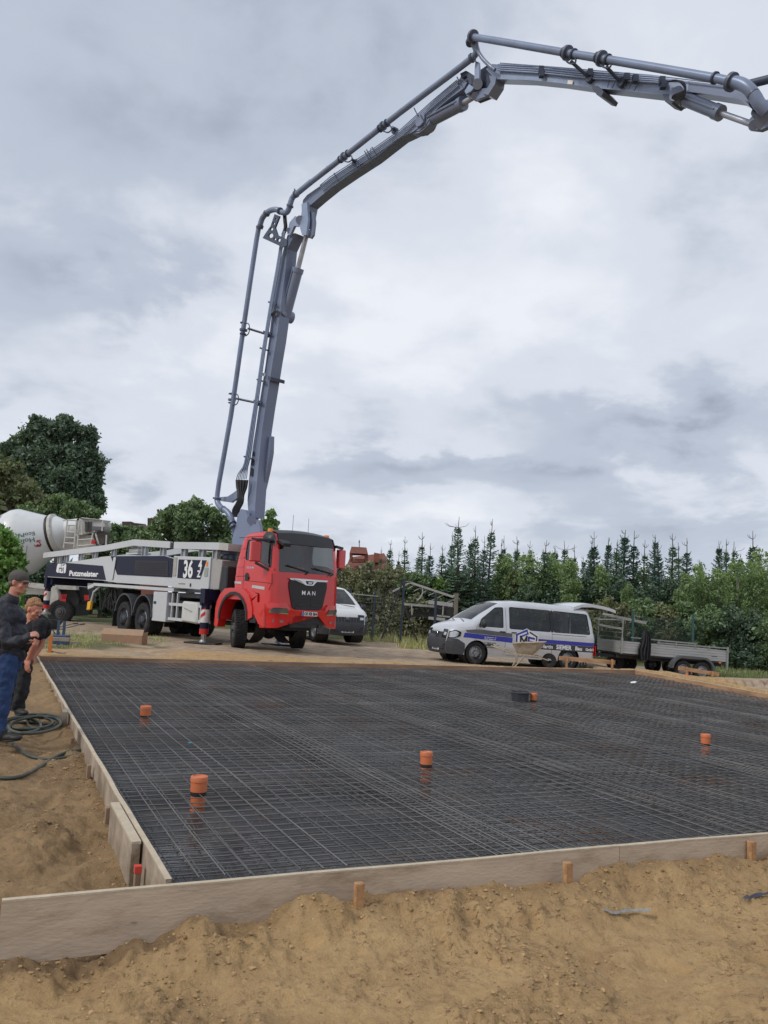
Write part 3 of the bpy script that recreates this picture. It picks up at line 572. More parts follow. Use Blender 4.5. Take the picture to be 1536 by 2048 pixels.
# ------------------------------------------------------------------ vans
def make_van(name, M4, label, paint, bumper, silver):
    v = empty(name, mat=M4, label=label, cat='van')
    # x: 0 at the front axle, + to the front; y: + left; z up
    L = -3.2-.98; fx = .91
    top = [(L+.02, .32), (L-.0, .6), (L+.0, 1.0), (L+.06, 1.35), (L+.13, 1.7), (L+.2, 1.88), (L+.32, 1.95), (-3.2, 1.975), (-2.4, 1.99), (-1.5, 1.98), (-1.0, 1.93), (-.8, 1.87), (-.6, 1.77), (-.15, 1.5), (.18, 1.27), (.25, 1.235), (.5, 1.17), (.72, 1.08), (.84, .97), (.88, .8), (.91, .62), (.9, .42), (.84, .27)]
    def hw(x, z):
        b_ = .952-np.clip(z-1.02, 0, 2)**1.25*.19-np.clip(.55-z, 0, 1)*.12; return b_-np.clip(x-.05, 0, 1)**2*.17
    S = Shell(top, hw, .16, .035)
    zb = .27; ol = list(top)+[(arch_x, arch_z) for arch_x, arch_z in arch(0, .385, zb, .34)]+[(arch_x, arch_z) for arch_x, arch_z in arch(-3.2, .385, zb, .34)]
    front_w = rpoly([(-.02, 1.14), (-.86, 1.14), (-.86, 1.77), (-.62, 1.75), (-.1, 1.36)], .05)
    midw = rrect(-2.52, 1.13, -1.06, 1.80, .06); rearw = rpoly([(-3.95, 1.14), (-2.6, 1.13), (-2.6, 1.80), (-3.86, 1.78)], .07)
    holes = [front_w, midw, rearw]
    bodyb = MB(); ws = lambda x, z: -.80 < x < .14 and z > 1.27; rw = lambda x, z: x < L+.2 and .95 < z < 1.88
    for sd_ in (1, -1): bodyb.add(*S.sheet([ol]+holes, sd_))
    bodyb.add(*S.strip(lambda x, z: not ws(x, z) and not (z < .86 and x > .5) and not (silver and rw(x, z)) and not (silver and x < L+.2 and z > .45)))
    for f0, f1 in ((-1, -.9), (.9, 1)): bodyb.add(*S.strip(ws, f0, f1, n=2))
    if silver:
        for f0, f1 in ((-1, -.86), (.86, 1)): bodyb.add(*S.strip(lambda x, z: x < L+.2 and z > .45, f0, f1, n=2))
    body = bodyb.build('body', paint, v, ang=40, clean=True)
    g = glass('van_glass', (.02, .025, .028), .6); gd = glass('van_glass_dark', (.012, .014, .016), .6)
    mb = MB(); mb.add(*S.strip(ws, -.9, .9, .002)); w_ = mb.build('windshield', g, v)
    for nm, p_, gg in (('front_window', front_w, g), ('side_window', midw, gd), ('rear_side_window', rearw, gd)):
        for sd_ in (1, -1): mb = MB(); mb.add(*S.sheet([p_], sd_, -.012)); wo = mb.build(nm, gg, v)
    mb = MB()                                      # rubber frames and the dark pillar bar
    for p_ in holes:
        pc = np.array(p_).mean(0)
        for sd_ in (1, -1):
            ip = [tuple(pc+(np.array(q_)-pc)*np.array([1-.045/1.2, 1-.05/.7])) for q_ in p_]; mb.add(*S.sheet([p_, ip], sd_, -.004, .2)); mb.build('window_seal', BLACKG, v); mb = MB()
    mb.add(*S.sheet([[(-2.60, 1.13), (-2.52, 1.13), (-2.52, 1.80), (-2.60, 1.80)]], 1, .003)); mb.build('window_pillar', BLACKG, v)
    mb = MB()                                      # door gaps as thin dark grooves
    for ln in ([(-.93, .35), (-.95, 1.1), (-.93, 1.86)], [(.06, .75), (.05, 1.1)], [(-2.56, .45), (-2.56, 1.1)], [(-1.0, .33), (-2.6, .33)], [(.05, .42), (.05, .75)]):
        for sd_ in (1, -1): mb.add(*S.geo(stroke2([(a+(c-a)*i/6, b_+(d-b_)*i/6) for (a, b_), (c, d) in zip(ln, ln[1:]) for i in range(7)], .009), sd_, .0025))
    for sd_ in (1, -1): mb.add(*S.geo(stroke2([(-2.55-1.25*i/8, 1.075) for i in range(9)], .014), sd_, .0025))
    mb.build('door_gaps', INK, v)
    mb = MB(); BP = bumper                           # bumper
    mb.add(*S.strip(lambda x, z: z < .86 and x > .5, -1, 1, .012))
    for sd_ in (1, -1): mb.add(*S.sheet([[(.42, .27), (.84, .27), (.9, .42), (.91, .62), (.885, .74), (.62, .72), (.40, .60), (.385, .42)]], sd_, .010))
    mb.build('bumper', BP, v, ang=40)
    mb = MB()
    if silver: mb.box((L-.0, 0, .42), (.10, 1.7, .16)); mb.build('rear_bumper', BP, v, bevel=.02)
    # grille
    mb = MB()
    for zz_ in (.72, .77, .82, .865): mb.add(*S.strip(lambda x, z, zz_=zz_: x > .7 and zz_-.034 < z < zz_+.02, -.62, .62, .012, 8))
    mb.build('grille', BLACKG, v); mb = MB()
    for zz_ in (.79, .845): mb.add(*[q for q in S.strip(lambda x, z: False)]) if False else mb.box((.905 if zz_ < .82 else .895, 0, zz_), (.014, 1.06, .010))
    mb.build('grille_bar', CHROME if silver else RIMG, v)
    mb = MB()                                      # lower air intake slats
    for zz_ in (.40, .46, .52): mb.box((.915, 0, zz_), (.03, 1.3-.1*(.52-zz_)/.06, .03))
    mb.build('air_intake', INK, v)
    for sd_ in (1, -1):
        mb = MB(); mb.add(*S.sheet([rpoly([(.885, .73), (.845, .93), (.70, .985), (.52, .93), (.55, .80), (.72, .74)], .03)], sd_, .012, .05)); mb.add(*S.strip(lambda x, z: x > .7 and .73 < z < .95, .62*sd_, .995*sd_, .013, 4)); hl = mb.build('headlight', BLACKG, v)
        mb = MB(); mb.add(*S.strip(lambda x, z: x > .7 and .78 < z < .90, .74*sd_, .96*sd_, .016, 4)); mb.add(*S.sheet([rpoly([(.875, .75), (.84, .91), (.70, .955), (.60, .90), (.64, .80), (.74, .76)], .03)], sd_, .018, .05)); mb.build('lens', LAMP, hl)
    mb = MB(); c_ = Vector((.922, 0, .82)); mb.lathe([(.062, 0), (.072, .006), (.078, 0)], c_, (1, 0, 0), 28)
    for pts in ([(-.035, .055), (-.012, 0), (0, .03), (.012, 0), (.035, .055)], [(-.058, .03), (-.025, -.055), (0, .0), (.025, -.055), (.058, .03)]): flat(mb, stroke2(pts, .012), c_+Vector((.005, 0, 0)), (0, 1, 0), (0, 0, 1))
    mb.build('emblem', CHROME, v)
    for sd_ in (1, -1):                             # mirrors
        mb = MB(); mb.ell((-.12, sd_*1.09, 1.23), (.09, .12, .13), 14, 10); mb.beam((-.06, sd_*.9, 1.14), (-.1, sd_*1.05, 1.17), .07, .05); mb.build('mirror', DARK, v, bevel=0)
    for x in ((-.82),):
        for sd_ in (1, -1): mb = MB(); mb.beam((x+.09, sd_*(.965), 1.03), (x-.1, sd_*.965, 1.03), .03, .035); mb.build('door_handle', DARK, v, bevel=.006)
    mb = MB(); mb.beam((-1.14, .965, 1.03), (-1.3, .965, 1.03), .03, .035); mb.build('door_handle', DARK, v, bevel=.006)
    # floor pan and inner arches
    mb = MB(); mb.box((-1.6, 0, .36), (4.7, 1.60, .16)); mb.box((-1.6, 0, .45), (2.3, 1.72, .1))
    for x in (0, -3.2):
        for sd_ in (1, -1): mb.tube([Vector((x, sd_*.45, .34)), Vector((x, sd_*.93, .34))], .39, 20, False)
    mb.build('floor_pan', DARKM, v)
    mb = MB(); mb.box((.12, 0, 1.08), (.5, 1.5, .22)); mb.build('dashboard', DARK, v, bevel=.04)
    for x, ys in ((-.75, (.42, -.42)), (-1.75, (.42, -.1)), (-2.75, (.4, -.1))):
        for y_ in ys:
            mb = MB(); mb.box((x, y_, .85), (.5, .5, .16)); mb.box((x-.24, y_, 1.2), (.13, .48, .62), Matrix.Rotation(-.15, 3, 'Y')); mb.box((x-.30, y_, 1.62), (.09, .27, .18)); mb.build('seat', SEAT, v, bevel=.03)
    mb = MB(); mb.box((-1.9, -.90, .85), (4.1, .02, .6)); mb.build('inner_trim', DARK, v)
    for x in (0, -3.2):
        for sd_ in (1, -1): wheel(v, x, sd_*.80, .34, .225, sd_, M('steel_rim', (.30, .31, .33), .4, .5, var=.1, c2=(.06, .06, .06), c2th=(.5, .6)) if silver else RIMG, .62)
    plate(v, (.925, 0, .40), (0, 1, 0), (0, 0, 1), 'EL MS 38' if silver else 'EL BM 658')
    mb = MB(); mb.beam((.29, .55, 1.255), (.12, -.1, 1.345), .015, .015); mb.beam((.29, -.1, 1.255), (.12, -.7, 1.34), .015, .015); mb.build('wiper', INK, v)
    return v, S
def ground_mat(x, y, z, head, pitch=0., roll=0.):
    return Matrix.Translation((x, y, z)) @ Matrix.Rotation(head, 4, 'Z') @ Matrix.Rotation(-pitch, 4, 'Y') @ Matrix.Rotation(roll, 4, 'X')
SILV = M('silver_paint', (.56, .58, .61), .34, .25, var=.03, vs_=2, coat=.6, c2=(.46, .45, .43), c2th=(.55, .85))
WHT = M('van_white', (.66, .67, .67), .35, var=.03, vs_=2, coat=.5)
BMP = M('bumper_grey', (.05, .054, .062), .55, var=.1)
V, S = make_van('parked_van', ground_mat(2.62, 25.6, -.16, radians(200), .035), 'silver van with blue and grey side stripe and raised tailgate facing left', SILV, BMP, True)
BLUE = M('stripe_blue', (.018, .03, .33), .35, coat=.4); GREY = M('stripe_grey', (.10, .105, .115), .4, coat=.4); DGR = M('stripe_dark', (.035, .037, .045), .4); WTXT = M('letter_white', (.75, .76, .78), .4)
L = -4.18
def deco(name, mat, polys, eps=.004, grid=.09):
    mb = MB()
    for p_ in polys: mb.add(*S.sheet([p_], 1, eps, grid))
    return mb.build(name, mat, V)
def decog(name, mat, geos, eps=.009):
    mb = MB()
    for g in geos: mb.add(*S.geo(g, 1, eps))
    return mb.build(name, mat, V)
deco('stripe_grey', GREY, [[(.40, 1.0), (.36, .93), (-1.16, .885), (-1.16, 1.0), (-.02, 1.055)]])
deco('stripe_blue', BLUE, [[(.42, .92), (.46, .78), (.3, .78), (-1.18, .72), (-1.18, .875)], [(-2.08, .90), (-2.08, .78), (-4.16, .79), (-4.16, .90)]])
deco('name_panel', DGR, [[(-2.06, .775), (-2.06, .59), (-4.14, .60), (-4.14, .785)]])
mx_ = lambda g, x0, z0: ([(x0-x, z0+y) for x, y in g[0]], g[1])          # text reads from the front of the van (right of it in x) to the back
decog('lettering', WTXT, [mx_(text_geo('Martin', .155, .004, 'LEFT', 1.02), -2.18, .635), mx_(text_geo('SIEMER', .185, .007, 'LEFT', .95), -2.72, .635), mx_(text_geo('Bau', .165, .006, 'LEFT', 1.05), -3.40, .64), mx_(text_geo('GmbH', .115, .004, 'LEFT', 1.), -3.78, .645)], .009)
hx = -1.66; hz = .86
def hexlet(pts): return [(hx-x*.93, hz+y*.82) for x, y in pts]
decog('emblem_background', WTXT, [poly2(hexlet([(-.42, -.24), (-.45, .16), (0, .40), (.45, .16), (.42, -.28), (.30, -.34), (-.38, -.24)]))], .0075)
decog('emblem_blue', BLUE, [stroke2(hexlet([(-.37, -.22), (-.37, .14), (0, .33)]), .06), stroke2(hexlet([(.0, .33), (.04, .21), (-.20, .09)]), .05), stroke2(hexlet([(.28, .04), (.08, .07), (.08, -.07), (.28, -.09), (.28, -.27), (.04, -.26)]), .06)], .0105)
decog('emblem_grey', DGR, [stroke2(hexlet([(.13, .26), (.38, .12), (.36, -.28)]), .05), stroke2(hexlet([(-.22, -.22), (-.22, .08), (-.09, -.1), (.0, .09), (-.0, -.23)]), .06)], .0105)
decog('contact_lettering', DGR, [mx_(text_geo(s_, .055, .001, 'LEFT', 1.1), -.22, .775-.062*i) for i, s_ in enumerate(('Str. Dienstweg 12', '49696 Molbergen', 'Tel 04475 68 93', 'Mobil 0171 68 53 44', 'siemerbau@web.de'))][2:], .0105)
decog('contact_lettering', WTXT, [mx_(text_geo('Str. Dienstweg 12', .05, .001, 'LEFT', 1.1), -.22, .82), mx_(text_geo('49696 Molbergen', .05, .001, 'LEFT', 1.1), -.22, .765)], .0105)
deco('sill_strip', M('sill_bright', (.72, .73, .75), .25, .3), [[(-.5, .37), (-.5, .40), (-2.72, .40), (-2.72, .37)]], .008)
mb = MB(); mb.add(*S.sheet([[(L+.03, .82), (L+.01, .50), (L+.10, .50), (L+.12, .82)]], 1, .008, .05)); mb.box((L+.0, .86, .66), (.02, .12, .32)); mb.build('tail_light', REDL, V)
mb = MB(); mb.box((L+.0, -.86, .66), (.02, .12, .32)); mb.build('tail_light', REDL, V)
# raised tailgate: curved panel with its window
tp = [(L+.80, 2.02), (L+.5, 2.13), (L+.1, 2.16), (L-.3, 2.13), (L-.66, 2.07), (L-.78, 2.03)]; mb = MB(); vs_l = []
for i, (x, z) in enumerate(tp):
    for f in (-1, -.8, -.4, 0, .4, .8, 1): vs_l.append((x, f*(.80-.0*i), z-.045*f*f)); 
for i, (x, z) in enumerate(tp):
    for f in (-1, -.8, -.4, 0, .4, .8, 1): vs_l.append((x, f*(.80), z-.05-.06*f*f-(.03 if abs(f) == 1 else 0)))
nt_ = len(tp); fs_l = []
for b_ in (0, nt_*7):
    for i in range(nt_-1):
        for j in range(6): a = b_+i*7+j; fs_l.append((a, a+1, a+8, a+7))
for i in range(nt_-1):
    for j in (0, 6): a = i*7+j; fs_l.append((a, a+7, a+7+nt_*7, a+nt_*7))
for j in range(6):
    for i in (0, nt_-1): a = i*7+j; fs_l.append((a, a+1, a+1+nt_*7, a+nt_*7))
mb.add(vs_l, fs_l); tg = mb.build('tailgate', SILV, V, clean=True)
mb = MB(); mb.add([(L+.1, -.6, 2.03), (L-.6, -.6, 1.96), (L-.6, .6, 1.96), (L+.1, .6, 2.03)], [(0, 1, 2, 3)]); mb.build('tailgate_window', BLACKG, tg)
for sd_ in (1, -1): mb = MB(); mb.cyl((L+.12, sd_*.72, 1.6), (L-.3, sd_*.76, 2.05), .012); mb.build('gas_strut', DARK, tg)
mb = MB(); mb.beam((L-.0, 0, .38), (L-.35, 0, .40), .06, .06); mb.ell((L-.33, 0, .46), (.03, .03, .04)); mb.build('tow_bar', DARKM, V)
V2, S2 = make_van('parked_van', ground_mat(-1.52, 30.1, .08, radians(-63)), 'white van with dark bumper parked behind the red truck cab', WHT, BMP, False)
mb = MB(); g = text_geo('ELEKTRO BERNARD MEYER', .085, .002, 'CENTER', 1.0); Pp = [(.55, 1.145+.035), (.35, 1.2+.035)]
flat(mb, g, (.52, 0, 1.163+.04), (0, 1, 0), (-.26, 0, .09)); mb.build('bonnet_lettering', GREY, V2)
# ------------------------------------------------------------------ concrete pump truck
TZ = .069; TAZ = radians(-47.7); TM = Matrix.Translation((-3.177, 24.15, TZ)) @ Matrix.Rotation(TAZ, 4, 'Z')
RED = M('truck_red', (.60, .018, .016), .3, var=.03, vs_=1.5, coat=.7); REDD = M('truck_red_plain', (.50, .02, .018), .4, var=.05)
LG = M('pump_lightgrey', (.50, .52, .54), .4, var=.04, vs_=2, coat=.3, c2=(.40, .40, .39), c2th=(.55, .85)); NAVY = M('pump_navy', (.008, .011, .034), .5, spec=.3); GM = M('pump_midgrey', (.34, .33, .32), .45, var=.06)
BOOM = M('boom_grey', (.175, .215, .315), .42, .1, var=.06, vs_=1.5, coat=.25, c2=(.145, .19, .31), c2th=(.5, .8)); BOOMP = M('boom_pipe', (.20, .255, .38), .38, .15, var=.08, vs_=2, c2=(.15, .17, .22), c2th=(.5, .75)); BOOMD = M('boom_dark', (.045, .06, .10), .5, var=.2); BOOML = M('boom_light', (.28, .35, .49), .4, .2, var=.08, vs_=5)
T = empty('concrete_pump_truck', mat=TM, label='red and grey concrete pump truck with its long grey boom raised over the slab', cat='concrete pump truck')
# --- cab
top = [(-.24, 1.30), (-.24, 1.9), (-.16, 2.5), (-.02, 3.05), (.06, 3.18), (.22, 3.25), (.8, 3.285), (1.2, 3.27), (1.45, 3.2), (1.50, 3.08), (1.56, 2.92), (1.66, 2.16), (1.68, 1.8), (1.69, 1.22), (1.68, 1.1)]
CS = Shell(top, lambda x, z: 1.20-np.clip(z-2.2, 0, 2)*.055-np.clip(x-.9, 0, 1)**2*.06+0*z, .17, .07)
bot = [(1.68, 1.1), (1.2, 1.1), (1.16, 1.55), (.72, 1.62), (-.05, 1.62), (-.24, 1.5)]
sidewin = rpoly([(.34, 2.47), (1.02, 2.42), (1.57, 2.24), (1.50, 2.97), (.36, 3.06), (.31, 2.7)], .07)
mb = MB(); cwin = lambda x, z: x > 1.4 and 2.19 < z < 2.95; vis = lambda x, z: x > 1.16 and z >= 2.95
for sd_ in (1, -1): mb.add(*CS.sheet([top[:-1]+bot, sidewin], sd_, 0, .1))
mb.add(*CS.strip(lambda x, z: not cwin(x, z) and not (x > .9 and z > 2.94)))
for f0, f1 in ((-1, -.96), (.96, 1)): mb.add(*CS.strip(cwin, f0, f1, n=2))
cab = mb.build('cab', RED, T, ang=40, clean=True)
cg = glass('cab_glass', (.012, .016, .02), .4)
mb = MB(); mb.add(*CS.strip(cwin, -.965, .965, .004)); mb.build('windshield', cg, cab)
for sd_ in (1, -1): mb = MB(); mb.add(*CS.sheet([sidewin], sd_, -.015)); mb.build('side_window', cg, cab)
mb = MB(); pc = np.array(sidewin).mean(0); ip = [tuple(pc+(np.array(q_)-pc)*np.array([.955, .93])) for q_ in sidewin]; mb.add(*CS.sheet([sidewin, ip], -1, -.004)); mb.add(*CS.sheet([sidewin, ip], 1, -.004)); mb.add(*CS.sheet([[(.74, 2.45), (.79, 2.45), (.79, 3.02), (.74, 3.02)]], -1, -.006)); mb.build('window_frame', BLACKG, cab)
VIS = M('visor_black', (.018, .019, .022), .45, var=.15)
mb = MB(); mb.add(*CS.strip(lambda x, z: x > 1.12 and z > 2.93, -1, 1, .035, 16)); 
for sd_ in (1, -1): mb.add(*CS.sheet([[(1.14, 3.29), (1.10, 3.1), (1.22, 2.97), (1.58, 2.88), (1.56, 2.95), (1.50, 3.09), (1.45, 3.21), (1.2, 3.28)]], sd_, .022))
mb.build('sun_visor', VIS, cab)
mb = MB()                                          # door seams and swage lines
for ln in ([(.33, 1.62), (.30, 2.45), (.34, 3.1)], [(1.60, 2.1), (1.62, 1.85), (1.55, 1.66)], [(-.12, 3.12), (.5, 3.13), (1.16, 3.12)], [(-.2, 2.0), (.3, 2.02)], [(.35, 1.9), (1.2, 1.86), (1.6, 1.84)]):
    for sd_ in (1, -1): mb.add(*CS.geo(stroke2([(a+(c-a)*i/6, b_+(d-b_)*i/6) for (a, b_), (c, d) in zip(ln, ln[1:]) for i in range(7)], .016), sd_, .002))
mb.build('door_seam', M('seam_dark_red', (.10, .008, .008), .6), cab)
for sd_ in (1, -1):
    mb = MB(); mb.add(*CS.sheet([rpoly([(.40, 1.90), (.62, 1.90), (.60, 2.06), (.50, 2.13), (.40, 2.08)], .04)], sd_, .01, .05)); mb.beam((.42, sd_*1.225, 2.02), (.60, sd_*1.225, 1.96), .03, .05); mb.build('door_handle', DARK, cab)
    mb = MB(); mb.add(*CS.sheet([[(.78, 1.70), (1.38, 1.66), (1.38, 1.74), (.80, 1.78)]], sd_, .008)); mb.add(*CS.sheet([[(-.2, 1.81), (.24, 1.80), (.24, 1.86), (-.2, 1.87)]], sd_, .008)); mb.build('reflector_strip', M('strip_silver', (.55, .55, .54), .35, .3), cab)
decog_ = MB(); decog_.add(*CS.geo(([(.44+x, 2.235+y) for x, y in text_geo('TGS 28.480', .07, .002, 'LEFT', 1.1)[0]], text_geo('TGS 28.480', .07, .002, 'LEFT', 1.1)[1]), -1, .006)); decog_.build('model_lettering', CHROME, cab)
mb = MB()
for i in range(3): mb.add(*CS.sheet([[(-.16+.03*i, 2.28+.26*i), (.22, 2.26+.26*i), (.28, 2.30+.26*i), (-.14+.03*i, 2.33+.26*i)]], -1, .012, .06))
mb.build('side_rib', RED, cab)
# grille
gx = 1.70; mb = MB(); gp = rpoly([(-.64, 1.96), (.64, 1.96), (.66, 1.80), (.52, 1.22), (.40, 1.16), (-.40, 1.16), (-.52, 1.22), (-.66, 1.80)], .05)
crv = lambda y: .07*(1-(y/1.03)**2)
def front_sheet(pts, x0, th=.04, grid=.15):
    bm = bmesh.new(); f = bm.faces.new([bm.verts.new((0, y, z)) for y, z in pts]); bmesh.ops.triangulate(bm, faces=[f]); k = -8
    while k <= 8: bmesh.ops.bisect_plane(bm, geom=bm.verts[:]+bm.edges[:]+bm.faces[:], dist=1e-5, plane_co=(0, k*grid, 0), plane_no=(0, 1, 0)); k += 1
    r = bmesh.ops.extrude_face_region(bm, geom=bm.faces[:])
    for v in [g for g in r['geom'] if isinstance(g, bmesh.types.BMVert)]: v.co.x = th
    for v in bm.verts: v.co.x += x0+crv(v.co.y)
    bm.verts.index_update(); o_ = ([v.co[:] for v in bm.verts], [tuple(v.index for v in f.verts) for f in bm.faces]); bm.free(); return o_
mb.add(*front_sheet(gp, 1.66, .055)); gr = mb.build('grille', M('grille_black', (.012, .012, .014), .35), cab)
mb = MB()
for zz_, h_, w_ in ((1.50, .035, .62), (1.43, .03, .60), (1.33, .05, .42)):
    for s_ in (-1, 1): mb.add(*front_sheet([(s_*.08, zz_), (s_*w_*.86, zz_), (s_*w_*.82, zz_-h_), (s_*.10, zz_-h_)], 1.70, .025))
mb.add(*front_sheet([(-.44, 1.23), (.44, 1.23), (.42, 1.19), (-.42, 1.19)], 1.70, .03)); mb.build('grille_slat', DARK, gr)
mb = MB(); mb.add(*front_sheet(rpoly([(-.68, 2.01), (.68, 2.01), (.62, 1.965), (.25, 1.955), (.13, 1.84), (-.13, 1.84), (-.25, 1.955), (-.62, 1.965)], .02), 1.69, .05)); mb.build('chrome_trim', CHROME, gr)
mb = MB(); g = text_geo('M A N', .155, .004, 'CENTER', 1.12); mb.add([(1.725+crv(x), x, 1.58+y) for x, y in g[0]], g[1]); mb.build('maker_lettering', CHROME, gr)
mb = MB(); mb.add(*front_sheet(rpoly([(-.14, 1.96), (.14, 1.96), (.09, 1.87), (-.09, 1.87)], .02), 1.745, .006)); mb.build('lion_badge', INK, gr)
mb = MB(); mb.add([(1.83, y, z) for y, z in [(-.09, 1.90), (-.04, 1.93), (.03, 1.925), (.10, 1.95), (.05, 1.905), (.06, 1.885), (.0, 1.90), (-.05, 1.885), (-.04, 1.905)]], [(0, 1, 8), (1, 2, 6, 8), (2, 3, 4), (2, 4, 6), (4, 5, 6), (6, 7, 8)]); mb.build('lion_relief', CHROME, gr)
# bumper
bt = [(-1.24, 1.30), (-.72, 1.32), (-.58, 1.16), (.58, 1.16), (.72, 1.32), (1.24, 1.30), (1.25, 1.0), (1.22, .64), (.95, .66), (.72, .73), (.40, 1.0), (-.40, 1.0), (-.72, .73), (-.95, .66), (-1.22, .64), (-1.25, 1.0)]
bm = bmesh.new(); f = bm.faces.new([bm.verts.new((0, y, z)) for y, z in bt]); bmesh.ops.triangulate(bm, faces=[f])
for k in range(-16, 17): bmesh.ops.bisect_plane(bm, geom=bm.verts[:]+bm.edges[:]+bm.faces[:], dist=1e-5, plane_co=(0, k*.08, 0), plane_no=(0, 1, 0))
for k in (.78, .88, 1.0, 1.12, 1.2): bmesh.ops.bisect_plane(bm, geom=bm.verts[:]+bm.edges[:]+bm.faces[:], dist=1e-5, plane_co=(0, 0, k), plane_no=(0, 0, 1))
r = bmesh.ops.extrude_face_region(bm, geom=bm.faces[:]); ev = {v for v in r['geom'] if isinstance(v, bmesh.types.BMVert)}
def bx(y, z): return 1.74+.06*(1-(y/1.25)**2)-.30*max(0, (abs(y)-.92)/.33)**2-.05*max(0, 1.12-z)*1.2+(.03 if 1.1 < z < 1.22 else 0)
for v in bm.verts: yy, zz_ = v.co.y, v.co.z; v.co.x = bx(yy, zz_) if v in ev else bx(yy, zz_)-.18
bm.verts.index_update(); mb = MB(); mb.add([v.co[:] for v in bm.verts], [tuple(v.index for v in f.verts) for f in bm.faces]); bm.free()
for sd_ in (1, -1): mb.prism([(1.50, sd_*1.06, 1.30), (1.05, sd_*1.06, 1.32), (1.03, sd_*1.06, .98), (1.25, sd_*1.06, .74), (1.52, sd_*1.06, .66)], (0, sd_*.185, 0))
bump = mb.build('bumper', RED, cab, ang=30)
mb = MB(); mb.prism([(1.66, -.40, 1.0), (1.66, .40, 1.0), (1.66, .66, .74), (1.66, -.66, .74)], (.05, 0, 0)); mb.box((1.70, 0, 1.07), (.1, 1.0, .1)); mb.build('front_opening', DARK, bump)
mb = MB(); mb.box((1.66, 0, .72), (.18, 1.1, .09)); mb.cyl((1.75, .45, .72), (1.80, .45, .72), .05); mb.build('towing_beam', DARKM, bump)
for sd_ in (1, -1):
    def fs(y, z, e): return (bx(y, z)+e, y*sd_, z)
    pg = [(.66, 1.03), (.70, 1.20), (1.12, 1.20), (1.17, 1.12), (1.15, 1.06)]; mb = MB(); ys = [.66+.51*i/8 for i in range(9)]
    def zz2(y, lo): return (1.03+(y-.66)*.05) if lo else min(1.20, 1.03+(y-.66)*4.2, 1.20-(max(0, y-1.1))*1.2)
    for e, a_, nm, mt_ in ((.022, .0, 'headlight', CHROME), (.034, .02, 'lens', BLACKG)):
        mb = MB(); mb.add([fs(y, zz2(y, True)+a_, e) for y in ys]+[fs(y, max(zz2(y, True)+a_, zz2(y, False)-a_), e) for y in ys], [(i, i+1, i+10, i+9) for i in range(8)])
        if nm == 'headlight': hlp = mb.build(nm, mt_, bump)
        else: mb.build(nm, M('headlight_dark', (.16, .17, .18), .12, .5), hlp)
    mb = MB(); q_ = [(.80, .80), (.80, .86), (1.08, .89), (1.10, .80)]; mb.add([fs(y, z, .022) for y, z in q_], [(0, 1, 2, 3)]); mb.build('fog_light', LAMP, bump)
plate(T, (1.845, .03, 1.06), (0, 1, 0), (0, 0, 1), 'OS KB 364', .52, .12)
for sd_ in (-1, 1):                                 # mirrors on arms
    mir = MB(); x0 = 1.28; mir.box((x0, sd_*1.50, 2.68), (.16, .30, .56), Matrix.Rotation(sd_*.2, 3, 'Z')); mo = mir.build('mirror', RED, cab, bevel=.03)
    mb = MB(); mb.beam((1.50, sd_*1.10, 3.02), (1.30, sd_*1.52, 3.0), .09, .07); mb.beam((1.48, sd_*1.16, 2.20), (1.30, sd_*1.5, 2.38), .08, .07); mb.beam((1.30, sd_*1.2, 3.0), (1.05, sd_*1.50, 3.04), .1, .05); mb.build('mirror_arm', DARK, mo, bevel=.01)
mb = MB(); mb.box((1.72, -.86, 2.95), (.28, .26, .11), Matrix.Rotation(.4, 3, 'Y')); mb.beam((1.54, -1.0, 3.02), (1.78, -.9, 2.97), .05, .05); mb.build('kerb_mirror', DARK, cab, bevel=.02)
for y_ in (-.98, .9): mb = MB(); mb.lathe([(0, .12), (.07, .11), (.085, .05), (.085, 0)], (1.18 if y_ < 0 else 1.3, y_, 3.24 if y_ < 0 else 3.22), (0, 0, 1), 16); mb.build('beacon', ORL, cab)
for y_, h_ in ((-.25, .55), (.30, .5)): mb = MB(); mb.tube([(1.2, y_, 3.26), (1.2, y_, 3.26+h_)], .006, 5); mb.build('antenna', INK, cab)
mb = MB()
for a_, b_ in (((1.69, -.75, 2.24), (1.70, -.02, 2.21)), ((1.70, .15, 2.21), (1.69, .85, 2.22))): mb.beam((a_[0]+crv(a_[1]), a_[1], a_[2]+.12), (b_[0]+crv(b_[1]), b_[1], b_[2]), .02, .025); mb.beam((1.76, b_[1], 2.2), (1.755, b_[1]-.1, 2.14), .03, .03)
mb.build('wiper', INK, cab)
mb = MB(); mb.box((1.42, 0, 2.12), (.3, 2.0, .22)); mb.lathe([(.21, 0), (.24, .02), (.21, .04)], (1.2, .55, 2.32), (.6, 0, 1), 24); mb.build('dashboard', DARK, cab, bevel=.02)
for y_ in (-.6, .6): mb = MB(); mb.box((.45, y_, 1.95), (.5, .5, .2)); mb.box((.22, y_, 2.4), (.14, .5, .8)); mb.box((.2, y_, 2.88), (.1, .3, .2)); mb.build('seat', SEAT, cab, bevel=.03)
mb = MB(); mb.box((1.40, -.15, 2.28), (.16, .42, .12)); mb.build('folded_vest', M('hivis', (.75, .18, .05), .8), cab, bevel=.03)
mb = MB(); mb.box((.55, 0, 1.72), (1.5, 2.2, .12)); mb.box((-.14, 0, 2.2), (.04, 2.0, 1.4)); mb.build('cab_floor', DARK, cab)
